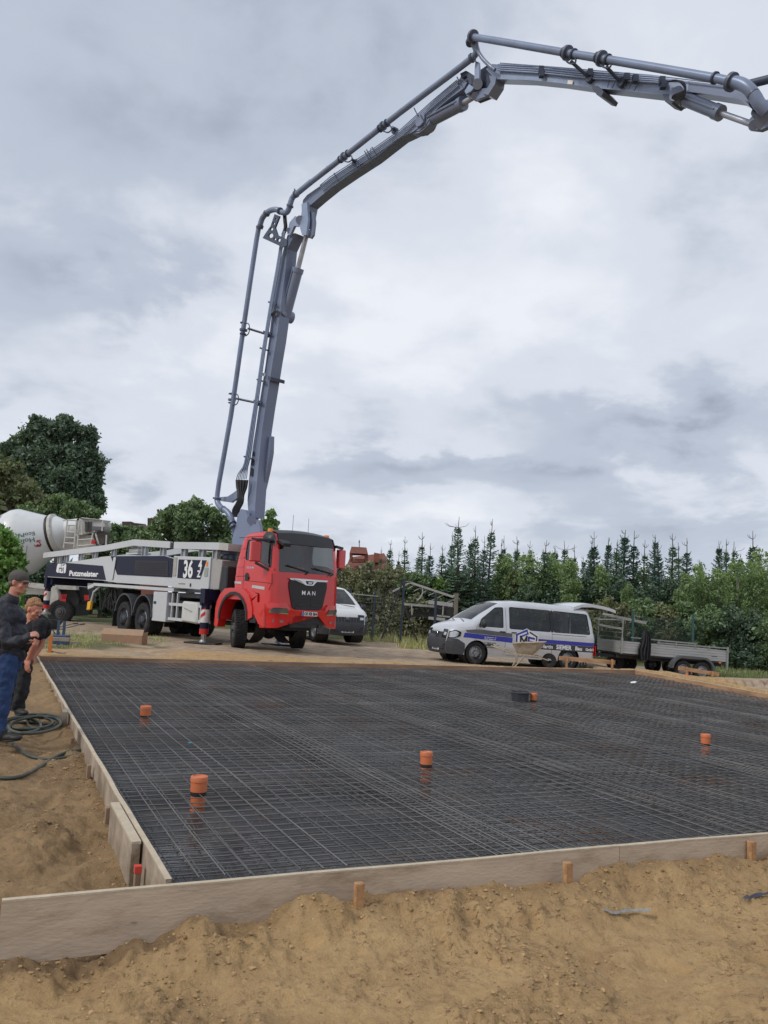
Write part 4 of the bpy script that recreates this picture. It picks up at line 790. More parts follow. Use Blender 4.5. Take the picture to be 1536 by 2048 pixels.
# front fenders
for sd_ in (-1, 1):
    mb = MB(); r0, r1 = .66, .80; ys = (sd_*.86, sd_*1.27); cz = .86; vs_l = []; fs_l = []
    an = [radians(a) for a in (-4, 14, 32, 50, 68, 86, 104, 122, 140, 158, 172, 186)]
    outer = lambda a: ((max(-.95, min(.98, 1.25*cos(a)*.78))), cz+min(.82, 1.02*sin(a)*.80+.10))
    for a in an:
        ix, iz = r0*cos(a)*1.03, cz-.02+r0*sin(a); ox, oz = outer(a)
        for y_ in ys: vs_l += [(ix, y_, iz), (ox, y_, max(oz, iz+.01) if abs(cos(a)) < .9 else oz)]
    for i in range(len(an)-1):
        a = i*4; fs_l += [(a, a+1, a+5, a+4), (a+2, a+3, a+7, a+6), (a, a+2, a+6, a+4), (a+1, a+3, a+7, a+5)]
    k = (len(an)-1)*4; fs_l += [(0, 1, 3, 2), (k, k+1, k+3, k+2)]; mb.add(vs_l, fs_l)
    mb.prism([(.70, sd_*1.0, 1.20), (1.12, sd_*1.0, 1.50), (1.16, sd_*1.0, 1.0), (.86, sd_*1.0, .96)], (0, sd_*.24, 0)); mb.prism([(-.70, sd_*1.0, 1.0), (-.93, sd_*1.0, 1.20), (-.98, sd_*1.0, .58), (-.80, sd_*1.0, .55)], (0, sd_*.26, 0))
    mb.prism([(-.2, sd_*1.02, 1.60), (.8, sd_*1.02, 1.64), (1.12, sd_*1.02, 1.52), (.75, sd_*1.02, 1.36), (-.55, sd_*1.02, 1.36)], (0, sd_*.2, 0))
    fe = mb.build('front_fender', RED, T, ang=30)
    mb = MB(); 
    for i in range(len(an)-1):
        a0, a1 = an[i], an[i+1]; pts = [(r0*cos(a0)*1.03, cz-.02+r0*sin(a0)), (r0*cos(a1)*1.03, cz-.02+r0*sin(a1)), ((r0+.07)*cos(a1)*1.03, cz+(r0+.06)*sin(a1)), ((r0+.07)*cos(a0)*1.03, cz+(r0+.06)*sin(a0))]; mb.prism([(p[0], sd_*1.26, p[1]) for p in pts], (0, sd_*.035, 0))
    mb.build('fender_lip', DARK, fe)
    mb = MB(); mb.tube([Vector((0, sd_*.5, .80)), Vector((0, sd_*.9, .80))], .66, 20, False); mb.box((.0, sd_*.5, .95), (1.5, .05, .9)); mb.box((.95, sd_*1.1, .9), (.3, .26, .3)); mb.build('inner_fender', DARKM, fe)
# frame and axles
mb = MB()
for sd_ in (-1, 1): mb.beam((-9.5, sd_*.42, 1.02), (1.45, sd_*.42, 1.02), .09, .3)
mb.box((-2.9, 0, 1.2), (6.2, .8, .5)); mb.box((.5, 0, 1.25), (1.7, 1.3, .6)); mb.beam((0, -.8, .53), (0, .8, .53), .2, .2); mb.ell((0, 0, .52), (.24, .26, .26)); mb.box((.75, 0, .75), (1.2, .9, .35))
for x in (-5.55, -6.95): mb.beam((x, -.8, .54), (x, .8, .54), .2, .2); mb.ell((x, 0, .54), (.28, .3, .3))
for sd_ in (-1, 1):
    for x in (-.1, ): mb.beam((x-.6, sd_*.5, .72), (x+.8, sd_*.5, .72), .09, .12)
    mb.cyl((.25, sd_*.62, .5), (.35, sd_*.6, 1.1), .06); mb.beam((-7.4, sd_*.5, .75), (-5.0, sd_*.5, .75), .1, .16)
    mb.box((-3.2, sd_*.75, .95), (1.8, .5, .55))
mb.cyl((-6.5, 0, .6), (-.3, 0, .62), .07); mb.build('chassis', DARKM, T)
for sd_ in (-1, 1): wheel(T, 0, sd_*1.03, .535, .36, sd_, M('rim_dull', (.10, .10, .105), .5, .5), .56, True, rz=radians(-25)).name = 'front_wheel'
CHR2 = M('polished_rim', (.55, .56, .58), .2, 1., var=.1)
for x in (-5.55, -6.95):
    for sd_ in (-1, 1): wheel(T, x, sd_*.98, .54, .56, sd_, CHR2, .55, True, dual=True).name = 'rear_wheel'
    for sd_ in (-1, 1):
        mb = MB(); an = [radians(a) for a in range(-2, 183, 16)]
        for a0, a1 in zip(an, an[1:]):
            mb.prism([(x+.64*cos(a0), sd_*.72, .66+.66*sin(a0)), (x+.64*cos(a1), sd_*.72, .66+.66*sin(a1)), (x+.69*cos(a1), sd_*.72, .66+.71*sin(a1)), (x+.69*cos(a0), sd_*.72, .66+.71*sin(a0))], (0, sd_*.55, 0))
        mb.build('mudguard', M('mudguard_grey', (.06, .062, .072), .5), T, ang=60)
mb = MB(); mb.box((-7.75, -1.0, .60), (.02, .52, .8)); mb.box((-7.75, 1.0, .60), (.02, .52, .8)); mb.build('mud_flap', BLK, T)
# deck, side walls, pump cover (side plane y = -1.2)
def sidep(mb, pts, y0, th): return mb.prism([(x, y0, z) for x, z in pts], (0, th, 0))
def spanel(name, mat, pts, y0, th=.03, par=T, bevel=0): mb = MB(); sidep(mb, pts, y0, th); return mb.build(name, mat, par, bevel=bevel)
for sd_ in (-1, 1):
    y0 = sd_*1.21; t_ = -sd_*.06
    sp = spanel('side_wall', LG, [(-14.70, 1.86), (-14.35, 2.36), (-12.6, 2.44), (-8.46, 2.67), (-4.35, 2.64), (-3.72, 2.54), (-3.72, 1.66), (-7.8, 1.72), (-9.0, 1.78)], y0, t_)
    e = sd_*.006
    pl_ = spanel('maker_panel', NAVY, [(-14.70, 1.89), (-14.38, 2.36), (-12.64, 2.44), (-9.02, 2.31), (-8.66, 1.80)], y0+e, e, sp)
    spanel('engine_panel', NAVY, [(-8.42, 2.66), (-4.37, 2.63), (-3.73, 2.53), (-3.73, 1.94), (-7.76, 2.0)], y0+e, e, sp)
    gp_ = spanel('vent_panel', INK, [(-6.4, 2.50), (-4.1, 2.46), (-4.02, 1.98), (-6.4, 2.04)], y0+2.5*e, e, sp)
    mb = MB()
    for i in range(7): mb.beam((-6.3, y0+4*e, 2.09+i*.055), (-4.2, y0+4*e, 2.05+i*.057), .012, .012)
    mb.build('vent_slat', NAVY, gp_)
    mb = MB(); sidep(mb, [(-8.12, 2.60), (-8.0, 2.63), (-7.92, 2.58), (-8.05, 1.84), (-8.16, 1.82), (-8.22, 1.88)], y0+sd_*.02, sd_*.02); mb.build('support_bracket', LG, sp)
    mb = MB(); g = text_geo('Putzmeister', .44, .018, 'LEFT', 1.38); gm = max(x for x, _ in g[0]); s_ = 2.72/gm
    ssgn = 1 if sd_ < 0 else -1
    if sd_ < 0: mb.add([(-12.05+x*s_, y0+sd_*.016, 1.935+y*.62-.02*x*s_/2.7) for x, y in g[0]], g[1])
    else: mb.add([(-9.35-x*s_, y0+sd_*.016, 1.935+y*.62) for x, y in g[0]], g[1])
    mb.build('maker_lettering', WTXT, sp)
    if sd_ < 0:
        P0 = lambda pts, w_: [mb.add([(-13.4+x, y0-.016, 2.0+y) for x, y in stroke2(pts, w_)[0]], stroke2(pts, w_)[1])]
        mb = MB(); mb.add([(x, y0-.013, z) for x, z in rpoly([(-13.42, 2.04), (-12.42, 2.02), (-12.42, 2.40), (-13.35, 2.40)], .12)], [tuple(range(len(rpoly([(0, 0), (1, 0), (1, 1), (0, 1)], .1))))]); lg_ = mb.build('emblem', WTXT, sp)
        mb = MB()
        for pts in ([(-.0+.3, .0), (.3, .22), (.55, .22), (.55, .10)], [(.48, .40), (.48, .30)], [(.60, .12), (.70, .24), (.80, .0)], [(.62, .34), (.80, .36)], [(.06, .05), (.14, .0)]): P0(pts, .045)
        mb.build('emblem_gap', NAVY, lg_)
# the white control box just behind the cab
mb = MB(); mb.prism([(-3.71, -1.25, 1.62), (-1.46, -1.25, 1.58), (-1.46, -1.25, 2.56), (-3.71, -1.25, 2.62)], (0, .65, 0)); bxp = mb.build('equipment_box', LG, T, bevel=.015)
mb = MB(); mb.prism([(-3.36, -1.252, 1.93), (-1.95, -1.252, 1.90), (-1.66, -1.252, 2.47), (-3.36, -1.252, 2.51)], (0, -.006, 0)); mb.build('number_panel', NAVY, bxp)
mb = MB(); 
for s_, x0, z0, sz, bo, sx in (('36', -3.02, 1.96, .70, .022, .86), ('4', -2.10, 2.20, .38, .014, 1.05), ('Z', -2.14, 1.97, .26, .012, 1.1)):
    g = text_geo(s_, sz, bo, 'LEFT', sx); mb.add([(x0+x+.18*y*0, -1.262, z0+y*1.05) for x, y in g[0]], g[1])
mb.build('fleet_number', WTXT, bxp)
mb = MB(); mb.box((-3.56, -1.255, 2.28), (.2, .02, .60)); mb.build('warning_sheet', M('sheet_grey', (.35, .34, .32), .6, var=.5, vs_=40), bxp)
mb = MB(); mb.box((-1.62, -1.255, 2.36), (.10, .02, .13)); mb.build('orange_sticker', ORL, bxp)
mb = MB(); mb.box((-1.63, -1.255, 2.12), (.2, .02, .26)); mb.build('instruction_plate', M('plate_greygreen', (.30, .34, .31), .5), bxp)
mb = MB(); g = text_geo('Wibau', .12, .002, 'LEFT', 1.2); mb.add([(-3.30+x, -1.256, 1.72+y) for x, y in text_geo('Krone', .10, .002, 'LEFT', 1.2)[0]], text_geo('Krone', .10, .002, 'LEFT', 1.2)[1]) if False else mb.box((-3.05, -1.254, 1.75), (.42, .004, .03)); mb.build('small_mark', M('mark_brown', (.25, .15, .1), .6), bxp)
mb = MB(); mb.box((-2.5, -1.26, 1.72), (.05, .03, .10)); mb.build('latch', DARK, bxp)
mb = MB(); mb.prism([(-1.455, -1.2, 1.58), (-.95, -1.2, 1.62), (-.88, -1.2, 2.48), (-1.455, -1.2, 2.54)], (0, .7, 0)); sb = mb.build('oil_tank', GM, T, bevel=.02)
mb = MB(); mb.box((-.72, -.95, 1.9), (.32, .5, .8)); mb.build('filter_box', DARK, T, bevel=.03); mb = MB(); mb.box((-1.2, .9, 2.0), (.9, .6, .9)); mb.build('battery_box', DARK, T, bevel=.03)
mb = MB(); mb.prism([(-1.2, -.6, 1.2), (-.45, -.6, 1.2), (-.35, -.6, 2.7), (-1.1, -.6, 2.9)], (0, 1.2, 0)); mb.build('intake_housing', GM, T, bevel=.03)
# light grey top rails
def rail(name, pts, h_, y0, th, mat=LG):
    mb = MB(); n = len(pts)
    for (x0, z0), (x1, z1) in zip(pts, pts[1:]): mb.prism([(x0, y0, z0-h_), (x1, y0, z1-h_), (x1, y0, z1), (x0, y0, z0)], (0, th, 0))
    return mb.build(name, mat, T, clean=True)
rail('top_rail', [(-14.88, 2.86), (-9.0, 3.06), (-6.6, 3.22), (-4.0, 3.09)], .215, -1.26, .1); rail('top_rail', [(-14.88, 2.86), (-9.0, 3.06), (-6.6, 3.22), (-4.0, 3.09)], .215, 1.16, .1)
rail('top_rail', [(-3.74, 3.07), (-1.0, 2.99)], .215, -1.26, .1)
mb = MB(); mb.prism([(-1.0, -1.26, 2.78), (-.5, -1.26, 2.74), (-.5, -1.26, 2.95), (-1.0, -1.26, 2.99)], (0, .9, 0)); mb.prism([(-3.5, -1.1, 2.86), (-1.0, -1.1, 2.80), (-1.0, -1.1, 2.84), (-3.5, -1.1, 2.9)], (0, 1.0, 0)); mb.build('rail_end_box', M('rail_end', (.42, .41, .39), .5), T)
mb = MB(); mb.box((-3.87, -1.21, 2.95), (.14, .08, .18)); mb.build('rail_joint', INK, T)
for x, z0, z1 in ((-13.3, 2.36, 2.72), (-12.6, 2.4, 2.74), (-11.2, 2.5, 2.78), (-9.9, 2.56, 2.82), (-8.3, 2.66, 2.95), (-5.9, 2.64, 3.0), (-4.6, 2.6, 2.95), (-3.2, 2.56, 2.86), (-2.1, 2.55, 2.83), (-1.3, 2.5, 2.80)):
    mb = MB(); mb.box((x, -1.14, (z0+z1)/2), (.30, .05, z1-z0)); mb.box((x-.12, -1.18, (z0+z1)/2), (.04, .06, z1-z0)); mb.box((x+.12, -1.18, (z0+z1)/2), (.04, .06, z1-z0)); mb.build('rail_post', M('galvanised', (.36, .38, .41), .5, .4, var=.15, vs_=8), T)
mb = MB(); mb.box((-6.9, -.9, 2.75), (.9, .5, .06)); mb.box((-6.9, -.9, 2.86), (.7, .4, .10)); mb.box((-6.9, -.9, 2.99), (.55, .35, .06)); mb.lathe([(.26, 0), (.3, .03), (.3, .08), (0, .12)], (-6.9, -.9, 3.03), (0, 0, 1), 20); mb.build('roof_vent', LG, T)
mb = MB(); mb.prism([(-9.7, -1.22, 1.58), (-3.6, -1.22, 1.50), (-3.6, -1.22, 1.60), (-9.7, -1.22, 1.68)], (0, 2.44, 0)); mb.build('deck', LG, T)
mb = MB(); mb.prism([(-14.3, -1.0, 1.9), (-4.0, -1.0, 1.7), (-4.0, -1.0, 2.45), (-14.0, -1.0, 2.3)], (0, 2.0, 0)); mb.build('pump_housing', DARKM, T)
# cabinets and tanks below the deck
mb = MB(); mb.box((-4.44, -1.05, 1.0), (.92, .36, .94)); cb = mb.build('side_cabinet', LG, T, bevel=.012); mb = MB(); mb.box((-4.75, -1.235, 1.12), (.16, .02, .08)); mb.build('lock', DARK, cb)
mb = MB()
for z in (.64, 1.10): mb.beam((-3.95, -1.14, z), (-1.42, -1.14, z), .05, .09)
for x in (-3.75, -3.42, -1.95, -1.5): mb.beam((x, -1.14, .62), (x, -1.14, 1.45 if x < -3 else 1.12), .05, .06, up=(0, 1, 0))
mb.build('underride_guard', LG, T)
mb = MB(); mb.prism([(-3.02, -1.22, 1.22), (-2.10, -1.22, 1.20), (-2.06, -1.22, .56), (-3.02, -1.22, .60)], (0, .5, 0)); tk = mb.build('water_tank', M('tank_white', (.55, .55, .53), .5, var=.04), T, bevel=.05)
mb = MB(); mb.beam((-2.85, -1.23, 1.02), (-2.35, -1.23, .92), .02, .03); mb.build('moulding', GM, tk)
mb = MB(); mb.beam((-3.9, -1.0, 1.5), (-3.9, -1.0, .6), .3, .05); mb.tube([(-3.5, -.8, 1.3), (-2.8, -.85, 1.38), (-2.0, -.8, 1.3)], .06, 10); mb.box((-2.6, -.8, 1.4), (2.2, .5, .14)); mb.build('hydraulic_block', DARKM, T)
# outrigger legs
STR = M('stripe_white', (.62, .62, .6), .5)
def outr(x, y, ztop, zfoot, red):
    o_ = empty('outrigger_leg', (x, y, 0)); o_.parent = T; mb = MB(); mb.box((0, 0, ztop-.22), (.26, .26, .45)); mb.cyl((0, 0, ztop-.4), (0, 0, ztop-.6), .125, n=20); mb.cyl((0, 0, ztop-.98), (0, 0, ztop-1.16), .125, n=20); mb.build('leg_tube', NAVY, o_)
    mb = MB(); mb.cyl((0, 0, ztop-.6), (0, 0, ztop-.98), .127, n=20); mb.build('leg_band', STR, o_); mb = MB()
    for k in range(2):
        a_ = [(-.12+.24*i/6, ) for i in range(7)]; z0 = ztop-.95+k*.22
        vs_l = []; 
        for i in range(9): a = radians(-150+120*i/8); vs_l += [(.129*cos(a), .129*sin(a), z0+i*.024), (.129*cos(a), .129*sin(a), min(ztop-.6, z0+.11+i*.024))]
        mb.add(vs_l, [(i*2, i*2+1, i*2+3, i*2+2) for i in range(8)])
    mb.cyl((0, 0, ztop-1.16), (0, 0, ztop-1.32), .135, n=20); mb.build('red_marking', REDD, o_)
    mb = MB(); mb.cyl((0, 0, ztop-1.3), (0, 0, zfoot+.04), .075, n=18); mb.build('piston', CHROME, o_)
    mb = MB(); mb.lathe([(.09, .16), (.12, .10), (.2, .05), (.2, 0), (0, 0)], (0, 0, zfoot), (0, 0, 1), 20); mb.build('foot', RIMG, o_)
    return o_
outr(-1.36, -1.35, 1.62, -.02, 0); outr(-1.36, 1.35, 1.62, -.02, 0); outr(-14.45, -1.1, 1.88, .33, 0)
mb = MB(); mb.box((-1.36, 0, 1.45), (.34, 2.7, .3)); mb.box((-14.3, 0, 1.7), (.5, 2.2, .3)); mb.box((-1.36, -1.5, 1.17), (.09, .04, .08)); mb.build('outrigger_beam', NAVY, T)
mb = MB(); mb.box((-1.55, -1.2, 1.32), (.08, .05, .08)); mb.build('marker_lamp', ORL, T)
for p_ in ((-1.36, -1.35), (-1.36, 1.35)):
    q_ = TM @ Vector((p_[0], p_[1], 0)); r_ = empty('support_pad', (q_.x, q_.y, ghs(q_.x, q_.y)), TAZ+.6, 'flat dark pad under the truck outrigger '+('nearest the camera' if p_[1] < 0 else 'on its far side'), 'pad'); mb = MB(); mb.box((0, 0, .03), (1.0, .5, .045)); mb.build('pad', DARK, r_, bevel=.01)
# rear end: hopper grid frame under the rail
mb = MB(); mb.box((-10.5, -.6, 1.62), (1.2, .5, .10)); mb.tube([(-9.6, -1.0, 1.55), (-9.9, -1.1, 1.35), (-10.05, -1.1, 1.0)], .035, 8); mb.beam((-9.9, -1.1, 1.6), (-10.3, -1.15, 1.5), .05, .12); mb.build('rear_bracket', LG, T)
mb = MB(); mb.prism([(-10.1, -1.22, .98), (-9.8, -1.22, 1.02), (-9.84, -1.22, .70), (-10.14, -1.22, .66)], (0, .1, 0)); mb.build('yellow_chock', M('chock_yellow', (.75, .38, .02), .5), T, bevel=.02)
mb = MB(); 
rgp = random.Random(9)
for i in range(14):
    x = -9.5+rgp.uniform(0, 1.4); mb.tube([(x, -.9+rgp.uniform(-.2, .3), 1.5), (x+rgp.uniform(-.3, .3), -.95, 1.0+rgp.uniform(-.3, .3)), (x+rgp.uniform(-.2, .5), -.7, .8+rgp.uniform(-.2, .3))], rgp.uniform(.015, .04), 6)
mb.box((-8.6, -.5, 1.2), (1.2, .7, .6)); mb.build('valve_hoses', DARKM, T)
# --- boom: it stands in an upright plane through the turret
BA = radians(-50); BDv = Vector((cos(BA), sin(BA), 0)); BN = Vector((BDv.y, -BDv.x, 0))      # BN points to the side seen in the photo
if BN.dot(CAM-TM.translation) < 0: BN = -BN
TP = TM @ Vector((-1.75, 0, 3.2))
def bp(x, y, s=0.): return on_plane(x, y, TP+BN*s, BN)
def bplate(mb, pts, s, w_): return mb.prism([bp(x, y, s) for x, y in pts], -BN*w_)
def bpart(name, mb, mat, par=T, bevel=0., ang=35): return mb.build(name, mat, par, bevel, ang, TM)
def ring(mb, p, d, r, w_=.05, n=20): p = Vector(p); d = Vector(d).normalized(); return mb.cyl(p-d*w_/2, p+d*w_/2, r, n=n)
def sm(pts, k=5):                                   # smooth path through points (Catmull-Rom)
    o = []; pts = [Vector(p) for p in pts]; P_ = [pts[0]*2-pts[1]]+pts+[pts[-1]*2-pts[-2]]
    for i in range(1, len(P_)-2):
        p0, p1, p2, p3 = P_[i-1:i+3]
        for j in range(k): t = j/k; o.append(.5*((2*p1)+(p2-p0)*t+(2*p0-5*p1+4*p2-p3)*t*t+(3*p1-p0-3*p2+p3)*t**3))
    return o+[pts[-1]]
mb = MB(); tl = Vector((-1.75, 0, 0))
mb.cyl(TM @ Vector((-1.75, 0, 1.5)), TM @ Vector((-1.75, 0, 2.7)), .62, .55, 28); mb.cyl(TM @ Vector((-1.75, 0, 2.7)), TM @ Vector((-1.75, 0, 2.85)), .75, .75, 32)
bpart('turret', mb, BOOM)
mb = MB()
for s in (.42, -.30): bplate(mb, [(464, 1078), (472, 1050), (475, 1030), (482, 1018), (490, 1020), (499, 1043), (510, 1050), (516, 1040), (520, 1058), (522, 1082), (516, 1120), (465, 1120)], s, .10)
mb.cyl(bp(503, 1040, .45), bp(503, 1040, -.45), .14); bpart('turret_bracket', mb, BOOM)
# arm 1
A1 = dict(); mb = MB()
L1 = [(497, 1035), (495, 1000), (498, 960), (501, 930), (506, 890), (512, 855), (518, 812), (524, 775), (531, 730), (538, 680), (543, 632), (547, 600), (553, 562), (561, 522), (567, 498), (575, 470)]
R1c = [(598, 466), (594, 500), (587, 535), (580, 575), (568, 625), (566, 650), (559, 700), (553, 740), (547, 775), (541, 815), (535, 860), (530, 900), (523, 950), (515, 1000), (512, 1040)]
bplate(mb, L1+R1c[::1][:0]+[(590, 466), (575, 498), (571, 540), (567, 569), (562, 610), (557, 650), (553, 679), (546, 720), (536, 783), (530, 820), (524, 861), (521, 887), (519, 910), (516, 940), (512, 990), (509, 1035)], .20, .35)
bpart('boom_arm', mb, BOOM)
mb = MB(); bplate(mb, [(521, 887), (541, 872), (540, 905), (534, 940), (526, 975), (519, 1000), (513, 1000), (524, 940), (523, 905)], -.05, .14); bpart('arm_rib', mb, BOOM)
mb = MB()                                           # dark access slots and a light strip on the side face
for y0, y1, xl, xr in ((903, 912, 505, 509), (918, 930, 502, 508), (936, 952, 500, 506)): mb.prism([bp(xl, y1, .232), bp(xr-1, y1, .232), bp(xr, y0, .232), bp(xl+1.5, y0, .232)], BN*.004)
bpart('arm_slot', mb, INK)
mb = MB(); ring(mb, bp(534, 757, .0), bp(548, 690, 0)-bp(534, 790, 0), .30, .14, 4); 
mb = MB(); mb.prism([bp(536, 752, .25), bp(542, 754, .25), bp(541, 761, .25), bp(535, 759, .25)], -BN*.5); bpart('transport_bracket', mb, BOOMD)
mb = MB(); mb.prism([bp(523, 745, .235), bp(531, 747, .235), bp(530, 753, .235), bp(522, 751, .235)], BN*.004); 
bpart('type_sticker', mb, WHITEP)
# cylinders
def cylinder(name, p0, p1, r, q1, rr, s):
    c_ = MB(); a, b_, c = bp(*p0, s), bp(*p1, s), bp(*q1, s); c_.cyl(a, b_, r, n=20); d = (b_-a).normalized(); c_.cyl(b_-d*.12, b_+d*.02, r*1.12, n=20); c_.cyl(a, a+d*.12, r*1.1, n=20)
    c_.cyl(a+BN*r*1.4, a-BN*r*1.4, r*1.1, n=16); par = bpart(name, c_, BOOM); m2 = MB(); m2.cyl(b_, c, rr, n=16); m2.build('piston_rod', M('rod_steel', (.42, .45, .52), .35, .4), par, world=TM)
    m3 = MB(); m3.tube([a+BN*r*1.1+d*.2, b_+BN*r*1.1-d*.05], .02, 6); m3.build('cylinder_pipe', BOOM, par, world=TM)
cylinder('lift_cylinder', (519, 925), (514, 985), .145, (511, 1060), .085, .0)
cylinder('fold_cylinder', (571, 632), (596, 538), .165, (615, 462), .075, -.10)
cylinder('fold_cylinder', (852, 246), (926, 207), .155, (944, 196), .07, .0)
cylinder('fold_cylinder', (1362, 195), (1440, 226), .125, (1508, 250), .055, .05)
# knee 1 linkage plates
mb = MB(); bplate(mb, [(574, 468), (579, 445), (590, 432), (600, 447), (604, 435), (603, 408), (614, 404), (616, 440), (612, 470), (604, 470), (599, 452), (588, 452), (580, 470)], .30, .08)
bplate(mb, [(574, 468), (579, 445), (590, 432), (600, 447), (604, 435), (603, 408), (614, 404), (616, 440), (612, 470), (604, 470), (599, 452), (588, 452), (580, 470)], -.28, .08); mb.cyl(bp(600, 440, .33), bp(600, 440, -.4), .13); mb.cyl(bp(577, 460, .33), bp(577, 460, -.33), .07); bpart('knee_link', mb, BOOML)
mb = MB()
for s in (.16, -.22): bplate(mb, [(613, 422), (627, 424), (629, 445), (626, 470), (621, 477), (613, 473), (611, 462), (620, 459), (618, 440), (612, 440)], s, .07)
mb.cyl(bp(619, 468, .18), bp(619, 468, -.32), .12); bpart('knee_rocker', mb, BOOM)
# arm 2
mb = MB(); bplate(mb, [(600, 452), (606, 400), (614, 390), (640, 372), (668, 351), (747, 299), (802, 262), (826, 243), (850, 229), (836, 256), (827, 263), (800, 276), (747, 318), (700, 349), (664, 374), (636, 397), (619, 412), (611, 452)], .17, .30); bpart('boom_arm', mb, BOOM)
mb = MB(); bplate(mb, [(822, 247), (850, 225), (869, 198), (919, 158), (934, 165), (928, 176), (900, 196), (878, 214), (862, 232), (850, 252), (838, 262), (827, 262)], .15, .30); bpart('boom_arm', mb, BOOM)
mb = MB(); bplate(mb, [(822, 265), (835, 262), (845, 252), (852, 238), (860, 237), (859, 247), (846, 260), (838, 266), (824, 268)], .13, .20); bpart('cylinder_mount', mb, BOOM)
# knee 2
mb = MB(); bplate(mb, [(918, 160), (925, 146), (936, 143), (943, 160), (948, 172), (956, 168), (960, 140), (975, 130), (988, 142), (990, 162), (976, 188), (948, 199), (944, 192), (932, 186)], .02, .22); bpart('knee_link', mb, BOOMD)
mb = MB()
for pts in ([(951, 122), (957, 124), (959, 160), (954, 170), (949, 166), (949, 140)], [(929, 182), (938, 168), (948, 175), (942, 182), (932, 188)]): bplate(mb, pts, .24, .06)
mb.cyl(bp(955, 168, .26), bp(955, 168, -.3), .12); bpart('knee_plate', mb, BOOML)
mb = MB(); bplate(mb, [(944, 184), (954, 178), (975, 176), (984, 158), (990, 165), (978, 190), (948, 201), (938, 195), (932, 190)], .14, .08); bplate(mb, [(978, 150), (992, 155), (990, 168), (976, 190), (966, 187), (982, 166)], .18, .3); mb.cyl(bp(950, 192, .18), bp(950, 192, -.2), .09); bpart('knee_rocker', mb, BOOM)
mb = MB(); bplate(mb, [(920, 147), (932, 141), (940, 146), (944, 168), (939, 170), (933, 150), (923, 156)], .22, .1); bpart('hose_guard', mb, BOOMD)
# arm 3
mb = MB(); bplate(mb, [(972, 138), (984, 128), (1040, 132), (1120, 139), (1184, 145), (1250, 150), (1316, 154), (1377, 162), (1377, 184), (1340, 190), (1324, 190), (1260, 183), (1184, 175), (1120, 166), (1060, 160), (990, 158)], .15, .28); bpart('boom_arm', mb, BOOML)
mb = MB(); bplate(mb, [(1370, 161), (1453, 171), (1496, 180), (1524, 200), (1538, 222), (1530, 232), (1500, 210), (1478, 198), (1420, 189), (1372, 183)], .14, .28); bpart('boom_arm', mb, BOOM)
mb = MB(); bplate(mb, [(1325, 188), (1345, 188), (1352, 200), (1343, 207), (1330, 203)], .2, .34); bpart('cylinder_mount', mb, BOOMD)
mb = MB(); mb.prism([bp(1136, 160, .18), bp(1146, 161, .18), bp(1145, 169, .18), bp(1135, 168, .18)], BN*.004); bpart('type_sticker', mb, WHITEP)
mb = MB(); bplate(mb, [(1497, 240), (1508, 228), (1524, 234), (1536, 222), (1548, 230), (1545, 250), (1520, 260), (1500, 258)], .16, .1); bplate(mb, [(1509, 205), (1522, 205), (1527, 235), (1516, 240)], .2, .05); mb.cyl(bp(1530, 238, .2), bp(1530, 238, -.2), .17); mb.cyl(bp(1508, 251, .2), bp(1508, 251, -.2), .09); bpart('knee_link', mb, BOOM)
mb = MB(); mb.tube([bp(1500, 168, -.25), bp(1560, 153, -.25), bp(1700, 118, -.25)], .075, 12); bpart('boom_tip_pipe', mb, BOOMD)
mb = MB(); bplate(mb, [(1520, 205), (1545, 195), (1720, 235), (1720, 262), (1540, 236)], .1, .26); bpart('boom_arm', mb, BOOM)
# delivery pipeline
R_P = .078
def pline(pts, k=4, r=R_P, mat=BOOMP, name='delivery_pipe'): mb = MB(); mb.tube(sm(pts, k), r, 14); return bpart(name, mb, mat, ang=60)
S1 = .55
pline([bp(434, 1000, S1), bp(438, 965, S1), bp(462, 830, S1), bp(487, 655, S1), bp(513, 480, S1), bp(519, 452, S1)], 2)
pline([bp(519, 455, S1), bp(525, 436, S1), bp(537, 423, S1), bp(552, 419, .5), bp(565, 425, .42), bp(574, 424, .4), bp(579, 414, .4), bp(582, 402, .4)], r=.085)
pline([bp(581, 406, .4), bp(586, 394, .38), bp(600, 382, .36), bp(622, 364, .34)], r=.085)
pline([bp(606, 377, .36), bp(700, 304, .34), bp(800, 225, .33), bp(900, 150, .33), bp(938, 121, .33)], 2)
pline([bp(930, 127, .33), bp(944, 116, .33), bp(953, 104, .34), bp(949, 90, .4), bp(942, 80, .5), bp(950, 74, .56)], r=.08)
pline([bp(945, 74, .56), bp(1000, 83, .56), bp(1140, 107, .56), bp(1208, 118, .56), bp(1320, 137, .56), bp(1438, 158, .56), bp(1462, 164, .56)], 2)
pline([bp(1455, 162, .56), bp(1480, 167, .56), bp(1497, 177, .55), bp(1510, 193, .5), bp(1518, 207, .45), bp(1534, 224, .35)], r=.105)
pline([bp(953, 84, .45), bp(955, 100, .4), bp(966, 118, .35), bp(980, 132, .32), bp(990, 140, .28)], r=.045, mat=BOOM, name='pipe_bracket')
pline([bp(434, 995, S1), bp(436, 1007, S1), bp(444, 1017, S1), bp(453, 1022, .5), bp(462, 1034, .45), bp(466, 1050, .4), bp(475, 1080, .2)], r=.09)
mb = MB()
